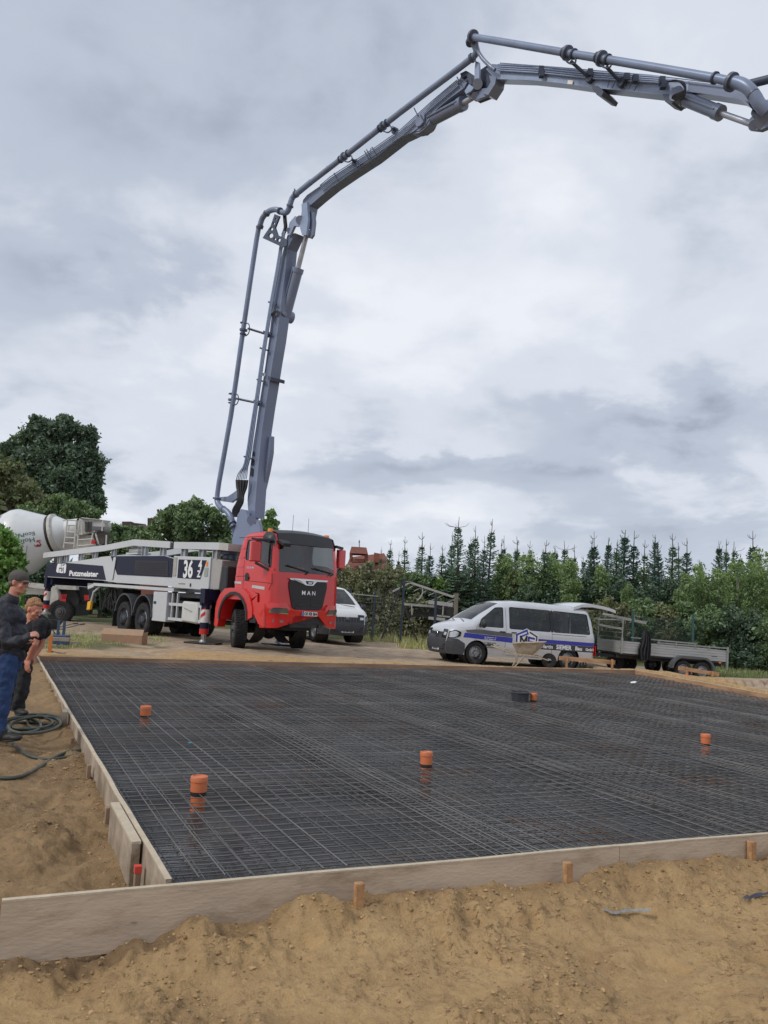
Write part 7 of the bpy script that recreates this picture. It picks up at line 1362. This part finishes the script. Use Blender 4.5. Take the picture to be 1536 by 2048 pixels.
mb = MB(); p = fpt(1., 0); mb.beam(p+Vector((-.02, -.05, 2.45)), p+Vector((-.75, -.3, .2)), .05, .05); mb.beam(p+Vector((.06, -.05, 1.6)), p+Vector((.75, -.2, .0)), .05, .05); mb.beam(p+Vector((-.2, 0, 2.55)), p+Vector((.3, 0, 2.52)), .08, .09); mb.build('brace', DARKM, fn, world=Wm)
mb = MB(); mb.beam(p+Vector((.1, .0, 2.53)), p+Vector((.38, .0, 2.5)), .14, .03); mb.build('post_cap_board', PL, fn, world=Wm)
# shed frame
q0 = at_y(820, 1165, 35.); sh = empty('shed_frame', (q0.x, q0.y, 0), 0, 'bare bent metal roof frame of a shed behind the fence', 'shed frame'); Wm = Matrix.Translation((q0.x, q0.y, 0)); g_ = lambda x, y, d=0.: at_y(x, y, 35.+d)
mb = MB(); mb.beam(g_(785, 1183), g_(820, 1165), .09, .07); mb.beam(g_(820, 1165), g_(907, 1194), .10, .09); mb.beam(g_(907, 1192), g_(918, 1198, 1.5), .08, .07); mb.beam(g_(805, 1208, 1), g_(870, 1213, 1), .1, .1); mb.beam(g_(857, 1204), g_(905, 1210), .1, .16); mb.build('roof_rail', FR, sh, world=Wm)
mb = MB()
for (x0, y0, x1, y1) in ((828, 1171, 816, 1178), (841, 1176, 829, 1182), (855, 1180, 846, 1186), (871, 1185, 857, 1191), (888, 1190, 863, 1201), (907, 1200, 892, 1206)): mb.beam(g_(x0, y0), g_(x1, y1, .8), .04, .04)
mb.tube(sm([g_(845, 1176), g_(845, 1186), g_(840, 1196), g_(834, 1201)], 3), .03, 6); mb.build('rafter', FR, sh, world=Wm)
mb = MB(); mb.beam(g_(823, 1208), g_(824, 1230), .05, .05); mb.beam(g_(887, 1205), g_(885, 1232), .05, .05)
for x in range(897, 908, 3): mb.beam(g_(x, 1205), g_(x, 1215), .02, .02)
mb.beam(g_(857, 1236), g_(890, 1239), .05, .12); mb.beam(g_(874, 1231), g_(900, 1234), .05, .06); mb.build('wall_bar', FR, sh, world=Wm)
mb = MB(); mb.box(g_(860, 1224, 1.2), (2.0, .1, .55)); mb.build('dark_panel', DARKM, sh, world=Wm)
def lone_post(px, pt, pb, Y, w_, mat, lb, cat='post', name='fence_post'): t_ = at_y(px, pt, Y); b_ = at_y(px, pb, Y); r = empty(name, (t_.x, t_.y, b_.z), 0, lb, cat, 'single fence posts'); mb = MB(); mb.box((0, 0, (t_.z-b_.z)/2-.2), (w_, w_, t_.z-b_.z+.4)); mb.build('shaft', mat, r, bevel=.006); m2 = MB(); m2.box((0, 0, t_.z-b_.z+.006), (w_+.012, w_+.012, .02)); m2.build('cap', mat, r)
lone_post(872, 1190, 1262, 33.5, .10, POST, 'dark blue fence post in front of the bare shed frame'); lone_post(913, 1187, 1262, 33.3, .15, M('post_wood', (.17, .15, .12), .9, var=.25, bump=.5), 'thick weathered wooden post left of the silver van roof')
PGR = M('post_green', (.03, .09, .085), .5, var=.2); lone_post(1266, 1222, 1300, 31., .075, PGR, 'green fence post above the hanging jacket'); lone_post(1386, 1229, 1300, 31., .075, PGR, 'green fence post behind the trailer wheels')
a = at_y(1175, 1290, 31.); b_ = at_y(1386, 1300, 31.); fe = empty('chain_link_fence', (a.x, a.y, 0), 0, 'thin chain link fence strung behind the trailer', 'fence'); Wm = Matrix.Translation((a.x, a.y, 0)); mb = MB()
za = a.z; H2 = 1.15
for i in range(64):
    x = a.x+(b_.x-a.x)*i/64
    for s_ in (-1, 1):
        x0 = x if s_ > 0 else x+H2*.6
        mb.tube([(x, a.y, za+.05), (x+H2*.6*s_, a.y, za+H2)], .004, 3, False)
for z in (.05, H2): mb.tube([(a.x, a.y, za+z), (b_.x, a.y, za+z-.1)], .006, 4)
mb.build('wire_mesh', M('wire_green', (.06, .10, .09), .5, .2), fe, world=Wm)
mb = MB(); g2 = lambda x, y, Y=33.: at_y(x, y, Y); r = empty('pipe_stack', tuple(g2(1230, 1250)), 0, 'pale metal rails lying in the bushes behind the trailer', 'rails'); Wm = Matrix.Translation(g2(1230, 1250)); mb.beam(g2(1206, 1228), g2(1292, 1246), .12, .10); mb.beam(g2(1200, 1250), g2(1246, 1258), .12, .08); mb.beam(g2(1196, 1238), g2(1260, 1240), .05, .05); mb.build('rail', FR, r, world=Wm)
ROOF = M('roof_tile', (.20, .072, .052), .8, var=.2, vs_=3, c2=(.16, .06, .045), c2th=(.45, .65), bump=.4, bs=12); BRK = M('brick_red', (.25, .095, .065), .85, var=.2, vs_=6, bump=.3); DRF = M('roof_dark', (.075, .055, .05), .8, var=.2, vs_=2)
hb = lambda x, y, d=0.: at_y(x, y, 80.+d); o0 = hb(725, 1200); r = empty('brick_house', (o0.x, o0.y, 0), 0, 'red brick building with tiled roof and small open bell tower behind the brambles', 'building'); Wm = Matrix.Translation((o0.x, o0.y, 0))
mb = MB(); mb.prism([hb(690, 1148), hb(790, 1152), hb(790, 1260), hb(690, 1260)], (0, 9, 0)); mb.build('wall', BRK, r, world=Wm)
mb = MB(); mb.prism([hb(686, 1150, -.3), hb(795, 1154, -.3), hb(768, 1108, 4), hb(700, 1116, 4)], (0, .3, -.1)); mb.prism([hb(686, 1150, 9), hb(795, 1154, 9), hb(768, 1108, 4.2), hb(700, 1116, 4.2)], (0, .1, .1)); rf = mb.build('roof', ROOF, r, world=Wm)
mb = MB(); mb.prism([hb(748, 1105, 2), hb(759, 1107, 2), hb(759, 1125, 2), hb(748, 1125, 2)], (0, .8, 0)); mb.build('chimney', BRK, rf, world=Wm)
mb = MB(); mb.prism([hb(699, 1120, -.5), hb(702, 1104, -.5), hb(730, 1103, -.5), hb(736, 1107, -.5), hb(734, 1121, -.5)], (0, .12, 0)) if False else None
tw = MB(); tw.prism([hb(699, 1106, -.5), hb(703, 1093, .2), hb(733, 1095, .2), hb(736, 1108, -.5)], (0, .15, 0)); tw.prism([hb(699, 1106, 1.8), hb(703, 1093, .6), hb(733, 1095, .6), hb(736, 1108, 1.8)], (0, .15, 0)); tw.build('tower_roof', ROOF, r, world=Wm)
tw = MB(); tw.prism([hb(699, 1106), hb(704, 1106), hb(705, 1122), hb(699, 1122)], (0, 1.6, 0)); tw.prism([hb(729, 1107), hb(736, 1108), hb(736, 1124), hb(729, 1124)], (0, 1.6, 0)); tw.prism([hb(703, 1106), hb(730, 1107), hb(730, 1109.5), hb(703, 1109)], (0, 1.6, 0)); tw.prism([hb(703, 1117), hb(730, 1118), hb(730, 1124), hb(703, 1124)], (0, 1.6, 0)); tw.build('bell_tower', BRK, r, world=Wm)
tw = MB(); tw.cyl(hb(718.5, 1094), hb(718.5, 1080), .04, n=5); tw.cyl(hb(716.5, 1084), hb(720.5, 1084), .04, n=5); tw.build('spire_cross', INK, r, world=Wm)
hb2 = lambda x, y, d=0.: at_y(x, y, 70.+d); o0 = hb2(260, 1200); r = empty('dark_roof_house', (o0.x, o0.y, 0), 0, 'brown roof ridge with chimney just visible over the bushes left of the boom', 'building'); Wm = Matrix.Translation((o0.x, o0.y, 0))
mb = MB(); mb.prism([hb2(222, 1075), hb2(300, 1080), hb2(300, 1200), hb2(222, 1200)], (0, 6, 0)); mb.build('wall', BRK, r, world=Wm); mb = MB(); mb.prism([hb2(205, 1082, -.3), hb2(310, 1090, -.3), hb2(290, 1048, 3), hb2(262, 1045, 3), hb2(215, 1066, 3)], (0, .3, 0)); rf = mb.build('roof', DRF, r, world=Wm)
mb = MB(); mb.prism([hb2(244, 1043, 2), hb2(262, 1043, 2), hb2(262, 1066, 2), hb2(244, 1066, 2)], (0, .8, 0)); mb.prism([hb2(295, 1036, 2), hb2(306, 1036, 2), hb2(306, 1062, 2), hb2(295, 1062, 2)], (0, .8, 0)); mb.build('chimney', DRF, rf, world=Wm)
# ------------------------------------------------------------------ people
FOLD = bpy.data.textures.new('folds', 'CLOUDS'); FOLD.noise_scale = .11; FOLD.noise_depth = 2
def melt(mb, name, mat, parent, vox=.011, smooth=3, world=None):
    """voxel-fuse overlapping pieces into one continuous surface"""
    v = mb.v
    if world is not None: inv = world.inverted(); v = [tuple(inv @ Vector(q)) for q in v]
    me = bpy.data.meshes.new(name); me.from_pydata(v, [], mb.f); bm = bmesh.new(); bm.from_mesh(me); bmesh.ops.recalc_face_normals(bm, faces=bm.faces); bm.to_mesh(me); bm.free()
    o = bpy.data.objects.new(name, me); col.objects.link(o); r = o.modifiers.new('r', 'REMESH'); r.mode = 'VOXEL'; r.voxel_size = vox; r.use_smooth_shade = True
    if smooth: s_ = o.modifiers.new('s', 'SMOOTH'); s_.iterations = smooth; s_.factor = .5
    if name in ('jacket', 'jeans', 'tshirt', 'trousers'): d_ = o.modifiers.new('d', 'DISPLACE'); d_.texture = FOLD; d_.strength = .055 if name != 'jacket' else .07; d_.mid_level = .5; d_.texture_coords = 'LOCAL'
    dg = bpy.context.evaluated_depsgraph_get(); m2 = bpy.data.meshes.new_from_object(o.evaluated_get(dg)); bpy.data.objects.remove(o); m2.name = name; m2.materials.clear(); m2.materials.append(mat)
    o = bpy.data.objects.new(name, m2); col.objects.link(o)
    if parent: o.parent = parent
    return o
def limb(mb, pts, rr, n=14):                        # tapered limb with rounded joints
    pts = [Vector(p) for p in pts]; mb.tube(pts, rr, n)
    for p, r in zip(pts, rr): mb.ell(p, (r, r, r), 12, 8)
SKIN = M('skin', (.50, .24, .17), .5, var=.08, vs_=10, c2=(.55, .20, .15), c2th=(.5, .7), spec=.4)
def head(mb, c, fwd, tilt, s=1.):
    """head, face and neck stub; fwd = horizontal facing direction, tilt = forward nod"""
    f = Vector(fwd).normalized(); sd_ = Vector((0, 0, 1)).cross(f); Rm = Matrix((f, sd_, Vector((0, 0, 1)))).transposed() @ Matrix.Rotation(tilt, 3, 'Y'); P = lambda x, y, z: Vector(c)+Rm @ (Vector((x, y, z))*s)
    E_ = lambda x, y, z, a, b_, c_: mb.ell(P(x, y, z), (a*s, b_*s, c_*s), 16, 12, Rm)
    E_(-.012, 0, .025, .098, .076, .098); E_(.022, 0, -.035, .068, .060, .078); E_(.055, 0, -.092, .030, .034, .026); E_(.03, 0, -.085, .05, .05, .03)
    E_(.078, 0, .022, .02, .05, .012); E_(.094, 0, -.010, .016, .012, .026); E_(.106, 0, -.022, .014, .014, .011); E_(.088, 0, -.058, .014, .024, .006); E_(.087, 0, -.070, .013, .02, .007)
    for y in (-.034, .034): E_(.080, y, .004, .010, .013, .008); E_(.062, y*1.25, -.03, .022, .02, .022)
    for y in (-.078, .078): E_(-.005, y, -.005, .018, .008, .032)
    return P, Rm
def hand(mb, w_, d, palm_n, curl=.6, s=1.):
    """palm and five bent fingers: w_ wrist, d direction of the hand, palm_n normal of the palm"""
    d = Vector(d).normalized(); n_ = Vector(palm_n).normalized(); a = d.cross(n_).normalized(); n_ = a.cross(d); w_ = Vector(w_)
    R3 = Matrix((d, a, n_)).transposed(); mb.ell(w_+d*.045*s, (.052*s, .042*s, .018*s), 14, 10, R3); mb.ell(w_, (.03*s, .028*s, .022*s), 12, 8, R3)
    for i, (o_, L) in enumerate(((-.030, .068), (-.011, .080), (.009, .076), (.028, .060))):
        p0 = w_+d*.080*s+a*o_*s; p1 = p0+(d*cos(curl*.5)+n_*sin(curl*.5))*L*.45*s; p2 = p1+(d*cos(curl*1.3)+n_*sin(curl*1.3))*L*.33*s; p3 = p2+(d*cos(curl*2)+n_*sin(curl*2))*L*.25*s; limb(mb, [p0, p1, p2, p3], [.0105*s, .0095*s, .0085*s, .0075*s], 8)
    p0 = w_+d*.02*s-a*.035*s; p1 = p0+(d*.6-a*.7+n_*.3)*.035*s; p2 = p1+(d*.9-a*.1+n_*.4)*.03*s; limb(mb, [p0, p1, p2], [.014*s, .012*s, .009*s], 8)
def shoe(name, mat, par, Wm, heel, toe, h=.09, w_=.048):
    heel, toe = Vector(heel), Vector(toe); d = (toe-heel); L = d.length; d.normalize(); s_ = Vector((-d.y, d.x, 0)).normalized(); mb = MB(); up = Vector((0, 0, 1))
    R3 = Matrix((d, s_, up)).transposed(); mb.ell(heel+d*.05+up*.045, (.055, w_*.85, .05), 14, 10, R3); mb.ell(heel+d*L*.5+up*.038, (L*.38, w_*.9, .040), 14, 10, R3); mb.ell(toe-d*.06+up*.03, (.075, w_, .034), 14, 10, R3); mb.tube([heel+d*.05+up*.04, heel+d*.055+up*.13], [.045, .045], 12); melt(mb, name, mat, par, .008, 2, Wm)
    m2 = MB(); m2.ell(heel+d*L*.5+up*.006, (L*.53, w_*.98, .014), 18, 6, R3); m2.build(name+'_sole' if False else 'shoe_sole', M('sole', (.03, .028, .026), .8), par, world=Wm)
# standing man, cropped by the left edge
Y1 = 8.6; Q = lambda x, y, d=0.: at_y(x, y, Y1+d); base = Q(10, 1484); WP = Matrix.Translation(base); pm = empty('person', tuple(base), 0, 'man standing at the left edge in grey cap, dark jacket and blue jeans', 'person')
JK = M('jacket_dark', (.018, .020, .030), .65, var=.35, vs_=7, bump=.5, bs=14); JN = M('jeans_blue', (.018, .045, .13), .85, var=.3, vs_=9, bump=.3, bs=40, c2=(.03, .075, .19), c2th=(.5, .7)); CAPM = M('cap_grey', (.085, .078, .070), .9, var=.15, vs_=20, bump=.3); BOOTM = M('boot_black', (.02, .019, .018), .6, var=.3)
fw1 = Vector((.96, -.22, 0)); mb = MB(); Pf, Rf = head(mb, Q(38, 1165), fw1, .10, 1.0)
limb(mb, [Q(31, 1178), Q(26, 1194), Q(18, 1210)], [.055, .056, .075]); limb(mb, [Q(12, 1222), Q(12, 1260), Q(12, 1300), Q(12, 1318)], [.13, .14, .14, .13])
limb(mb, [Q(2, 1222, -.18), Q(14, 1285, -.24), Q(50, 1277, -.26)], [.05, .042, .03]); hand(mb, Q(52, 1274, -.26), Q(66, 1268, -.27)-Q(52, 1274, -.26), (-.1, .6, -.6), .95, .95)
limb(mb, [Q(22, 1222, .18), Q(30, 1285, .16), Q(55, 1284, -.05)], [.05, .042, .03]); hand(mb, Q(52, 1284, -.08), Q(58, 1277, -.22)-Q(52, 1284, -.08), (.4, -.4, .6), .9, .95)
limb(mb, [Q(12, 1318, -.09), Q(5, 1392, -.10), Q(0, 1464, -.10)], [.085, .055, .04]); limb(mb, [Q(16, 1318, .09), Q(6, 1392, .12), Q(-14, 1462, .14)], [.085, .055, .04]); limb(mb, [Q(0, 1464, -.1), Q(-2, 1474, -.1)], [.04, .035]); limb(mb, [Q(-14, 1462, .14), Q(-16, 1472, .14)], [.04, .035])
melt(mb, 'body', SKIN, pm, .008, 2, WP)
mb = MB(); limb(mb, [Q(10, 1226), Q(8, 1255), Q(10, 1290), Q(14, 1306)], [.155, .175, .172, .172]); mb.ell(Q(20, 1240), (.155, .20, .17)); mb.ell(Q(6, 1222), (.14, .235, .085)); mb.ell(Q(24, 1270), (.145, .18, .17)); mb.ell(Q(10, 1225), (.13, .22, .10))
limb(mb, [Q(0, 1226, -.2), Q(6, 1256, -.25), Q(14, 1286, -.27), Q(34, 1286, -.28), Q(56, 1276, -.27)], [.085, .078, .072, .062, .048]); limb(mb, [Q(20, 1226, .2), Q(30, 1284, .18), Q(52, 1288, -.04)], [.085, .07, .055]); melt(mb, 'jacket', JK, pm, .012, 2, WP)
mb = MB(); 
for a in range(9):
    pass
mb.tube([Q(12, 1308), Q(12, 1316)], [.178, .170], 24); mb.build('jacket_hem', JK, pm, world=WP)
mb = MB(); limb(mb, [Q(14, 1209), Q(22, 1200)], [.098, .084]); melt(mb, 'jacket_collar', JK, pm, .01, 1, WP)
mb = MB(); limb(mb, [Q(13, 1312), Q(13, 1326)], [.158, .15]); limb(mb, [Q(14, 1322, -.08), Q(8, 1360, -.1), Q(5, 1395, -.10), Q(0, 1435, -.1), Q(-1, 1468, -.1)], [.115, .10, .082, .07, .066]); limb(mb, [Q(18, 1322, .09), Q(12, 1360, .11), Q(5, 1395, .12), Q(-8, 1435, .13), Q(-14, 1466, .14)], [.115, .10, .082, .07, .066]); melt(mb, 'jeans', JN, pm, .012, 2, WP)
g0 = Q(-6, 1484, -.10); g1 = Q(41, 1481, -.14); shoe('shoe', BOOTM, pm, WP, g0, g1); shoe('shoe', BOOTM, pm, WP, Q(-22, 1480, .14), Q(22, 1478, .10))
mb = MB(); mb.ell(Pf(-.012, 0, .052), (.108, .086, .082), 18, 12, Rf); mb.ell(Pf(-.03, 0, .03), (.092, .082, .06), 18, 12, Rf); melt(mb, 'cap', CAPM, pm, .008, 1, WP)
mb = MB(); br = [(.075, -.062), (.11, -.068), (.15, -.052), (.175, -.02), (.18, 0), (.175, .02), (.15, .052), (.11, .068), (.075, .062)]; mb.prism([Pf(x, y, .034-.09*(x-.07)-3.2*y*y*.9) for x, y in br], Rf @ Vector((0, 0, .006))); mb.build('cap_brim', CAPM, pm, world=WP)
HR1 = M('hair_grey', (.12, .10, .085), .85, var=.3, vs_=40); mb = MB(); mb.ell(Pf(-.045, 0, -.012), (.064, .078, .05), 16, 10, Rf); melt(mb, 'hair', HR1, pm, .007, 1, WP)
mb = MB(); 
for y in (-.034, .034): mb.tube([Pf(.096+.0*i, y+.021*cos(a), .004+.015*sin(a)) for i, a in enumerate([2*pi*k/12 for k in range(13)])], .0018, 5)
mb.tube([Pf(.094, -.055, .006), Pf(.0, -.083, .006)], .002, 5); mb.tube([Pf(.098, -.012, .006), Pf(.098, .012, .006)], .002, 5); mb.build('glasses', INK, pm, world=WP)
mb = MB()
for y in (-.034, .034): mb.ell(Pf(.0885, y, .004), (.004, .006, .005), 8, 6, Rf)
mb.build('eyes', INK, pm, world=WP)
# bending man behind him
Y2 = 10.; Q = lambda x, y, d=0.: at_y(x, y, Y2+d); base = Q(38, 1431); WP = Matrix.Translation(base); p2 = empty('person', tuple(base), 0, 'red haired man in black T-shirt and trousers bending forward with his hand on his knee', 'person')
SKR = M('skin_ruddy', (.56, .235, .16), .5, var=.08, vs_=10, spec=.4); TS = M('tshirt_black', (.010, .010, .013), .85, var=.3, vs_=8, bump=.3, bs=20); TRS = M('trousers_black', (.014, .014, .017), .85, var=.35, vs_=8, bump=.4, bs=18)
fw2 = Vector((.93, -.37, 0)); mb = MB(); Pf, Rf = head(mb, Q(68, 1219, -.05), fw2, .42, 1.03)
limb(mb, [Q(63, 1232), Q(66, 1246)], [.06, .07]); limb(mb, [Q(70, 1254, .05), Q(45, 1275, .08), Q(24, 1298, .1)], [.13, .13, .13])
limb(mb, [Q(78, 1253, -.16), Q(70, 1288, -.2), Q(58, 1318, -.12)], [.05, .042, .032]); hand(mb, Q(56, 1318, -.12), Q(54, 1336, -.14)-Q(56, 1318, -.12), (.3, .8, .2), .5, 1.05)
limb(mb, [Q(88, 1252, .2), Q(82, 1290, .2), Q(66, 1316, .12)], [.05, .042, .03]); hand(mb, Q(66, 1316, .12), Q(58, 1330, .1)-Q(66, 1316, .12), (-.3, -.8, .2), .5, 1.)
limb(mb, [Q(24, 1300, 0), Q(50, 1338, -.04), Q(38, 1412, -.02)], [.09, .06, .042]); limb(mb, [Q(24, 1300, .16), Q(36, 1345, .2), Q(24, 1405, .2)], [.09, .06, .042])
melt(mb, 'body', SKR, p2, .008, 2, WP)
mb = MB(); limb(mb, [Q(76, 1252, .05), Q(62, 1262, .06), Q(42, 1280, .08), Q(26, 1296, .1)], [.145, .165, .16, .155]); mb.ell(Q(84, 1250, .02), (.10, .2, .10)); limb(mb, [Q(80, 1250, -.14), Q(76, 1268, -.17)], [.085, .075]); limb(mb, [Q(90, 1250, .2), Q(86, 1268, .2)], [.085, .075]); melt(mb, 'tshirt', TS, p2, .012, 2, WP)
mb = MB(); limb(mb, [Q(25, 1296, 0), Q(40, 1322, -.03), Q(50, 1340, -.04), Q(44, 1378, -.03), Q(38, 1412, -.02)], [.125, .105, .088, .08, .074]); limb(mb, [Q(24, 1298, .16), Q(36, 1345, .2), Q(26, 1406, .2)], [.12, .085, .07]); mb.ell(Q(24, 1298, .08), (.14, .18, .13)); melt(mb, 'trousers', TRS, p2, .012, 2, WP)
shoe('shoe', BOOTM, p2, WP, Q(31, 1429, 0), Q(52, 1431, -.16)); shoe('shoe', BOOTM, p2, WP, Q(18, 1420, .2), Q(44, 1424, .06))
HR2 = M('hair_red', (.33, .17, .085), .8, var=.3, vs_=60, bump=.6, bs=90); mb = MB(); mb.ell(Pf(-.028, 0, .048), (.097, .083, .085), 18, 12, Rf); mb.ell(Pf(-.055, 0, .0), (.062, .080, .07), 16, 10, Rf); mb.ell(Pf(.03, 0, .088), (.05, .06, .03), 14, 10, Rf)
for i in range(60): rq = random.Random(i); a, b_ = rq.uniform(-1.4, 1.4), rq.uniform(.2, 1.4); q_ = Vector((-.02-.09*cos(a)*cos(b_) if False else .09*sin(a)*cos(b_)-.025, .08*cos(a)*(1 if i % 2 else -1)*cos(b_), .05+.085*sin(b_))); mb.ell(Pf(*q_), (.012, .008, .008), 6, 5, Rf)
melt(mb, 'hair', HR2, p2, .007, 1, WP)
mb = MB()
for y in (-.034, .034): mb.ell(Pf(.0885, y, .004), (.004, .006, .004), 8, 6, Rf)
mb.build('eyes', INK, p2, world=WP)

# plastic scraps in the foreground sand
def scrap(lb, pts, mat, w_=.035, seed=0):
    rq = random.Random(seed); P_ = []
    for px, py in pts: q_ = at_z(px, py, -.27); z = float(gh(q_.x, q_.y)); q_ = at_z(px, py, z-.004); P_.append(q_)
    P_ = sm(P_, 4); vs_l = []
    for i, p in enumerate(P_):
        ww = w_*rq.uniform(.5, 1.2); vs_l += [p+Vector((rq.uniform(-.01, .01), ww, rq.uniform(-.004, .012))), p+Vector((0, 0, rq.uniform(.004, .02))), p+Vector((rq.uniform(-.01, .01), -ww, rq.uniform(-.006, .008)))]
    fs = []
    for i in range(len(P_)-1):
        for j in (0, 1): a = i*3+j; fs.append((a, a+1, a+4, a+3))
    mb = MB(); mb.add(vs_l, fs); o = mb.build('plastic_scrap', mat); tag(o, lb, 'plastic scrap')
scrap('thin grey blue plastic strip half buried in the foreground sand', [(1203, 1818), (1225, 1826), (1260, 1822), (1300, 1820)], M('scrap_grey', (.24, .24, .235), .6, var=.2, vs_=30), .013, 1)
scrap('dark blue plastic strip in the sand at the right picture edge', [(1486, 1797), (1505, 1793), (1540, 1788)], M('scrap_blue', (.05, .06, .09), .5, var=.3, vs_=30), .012, 2)
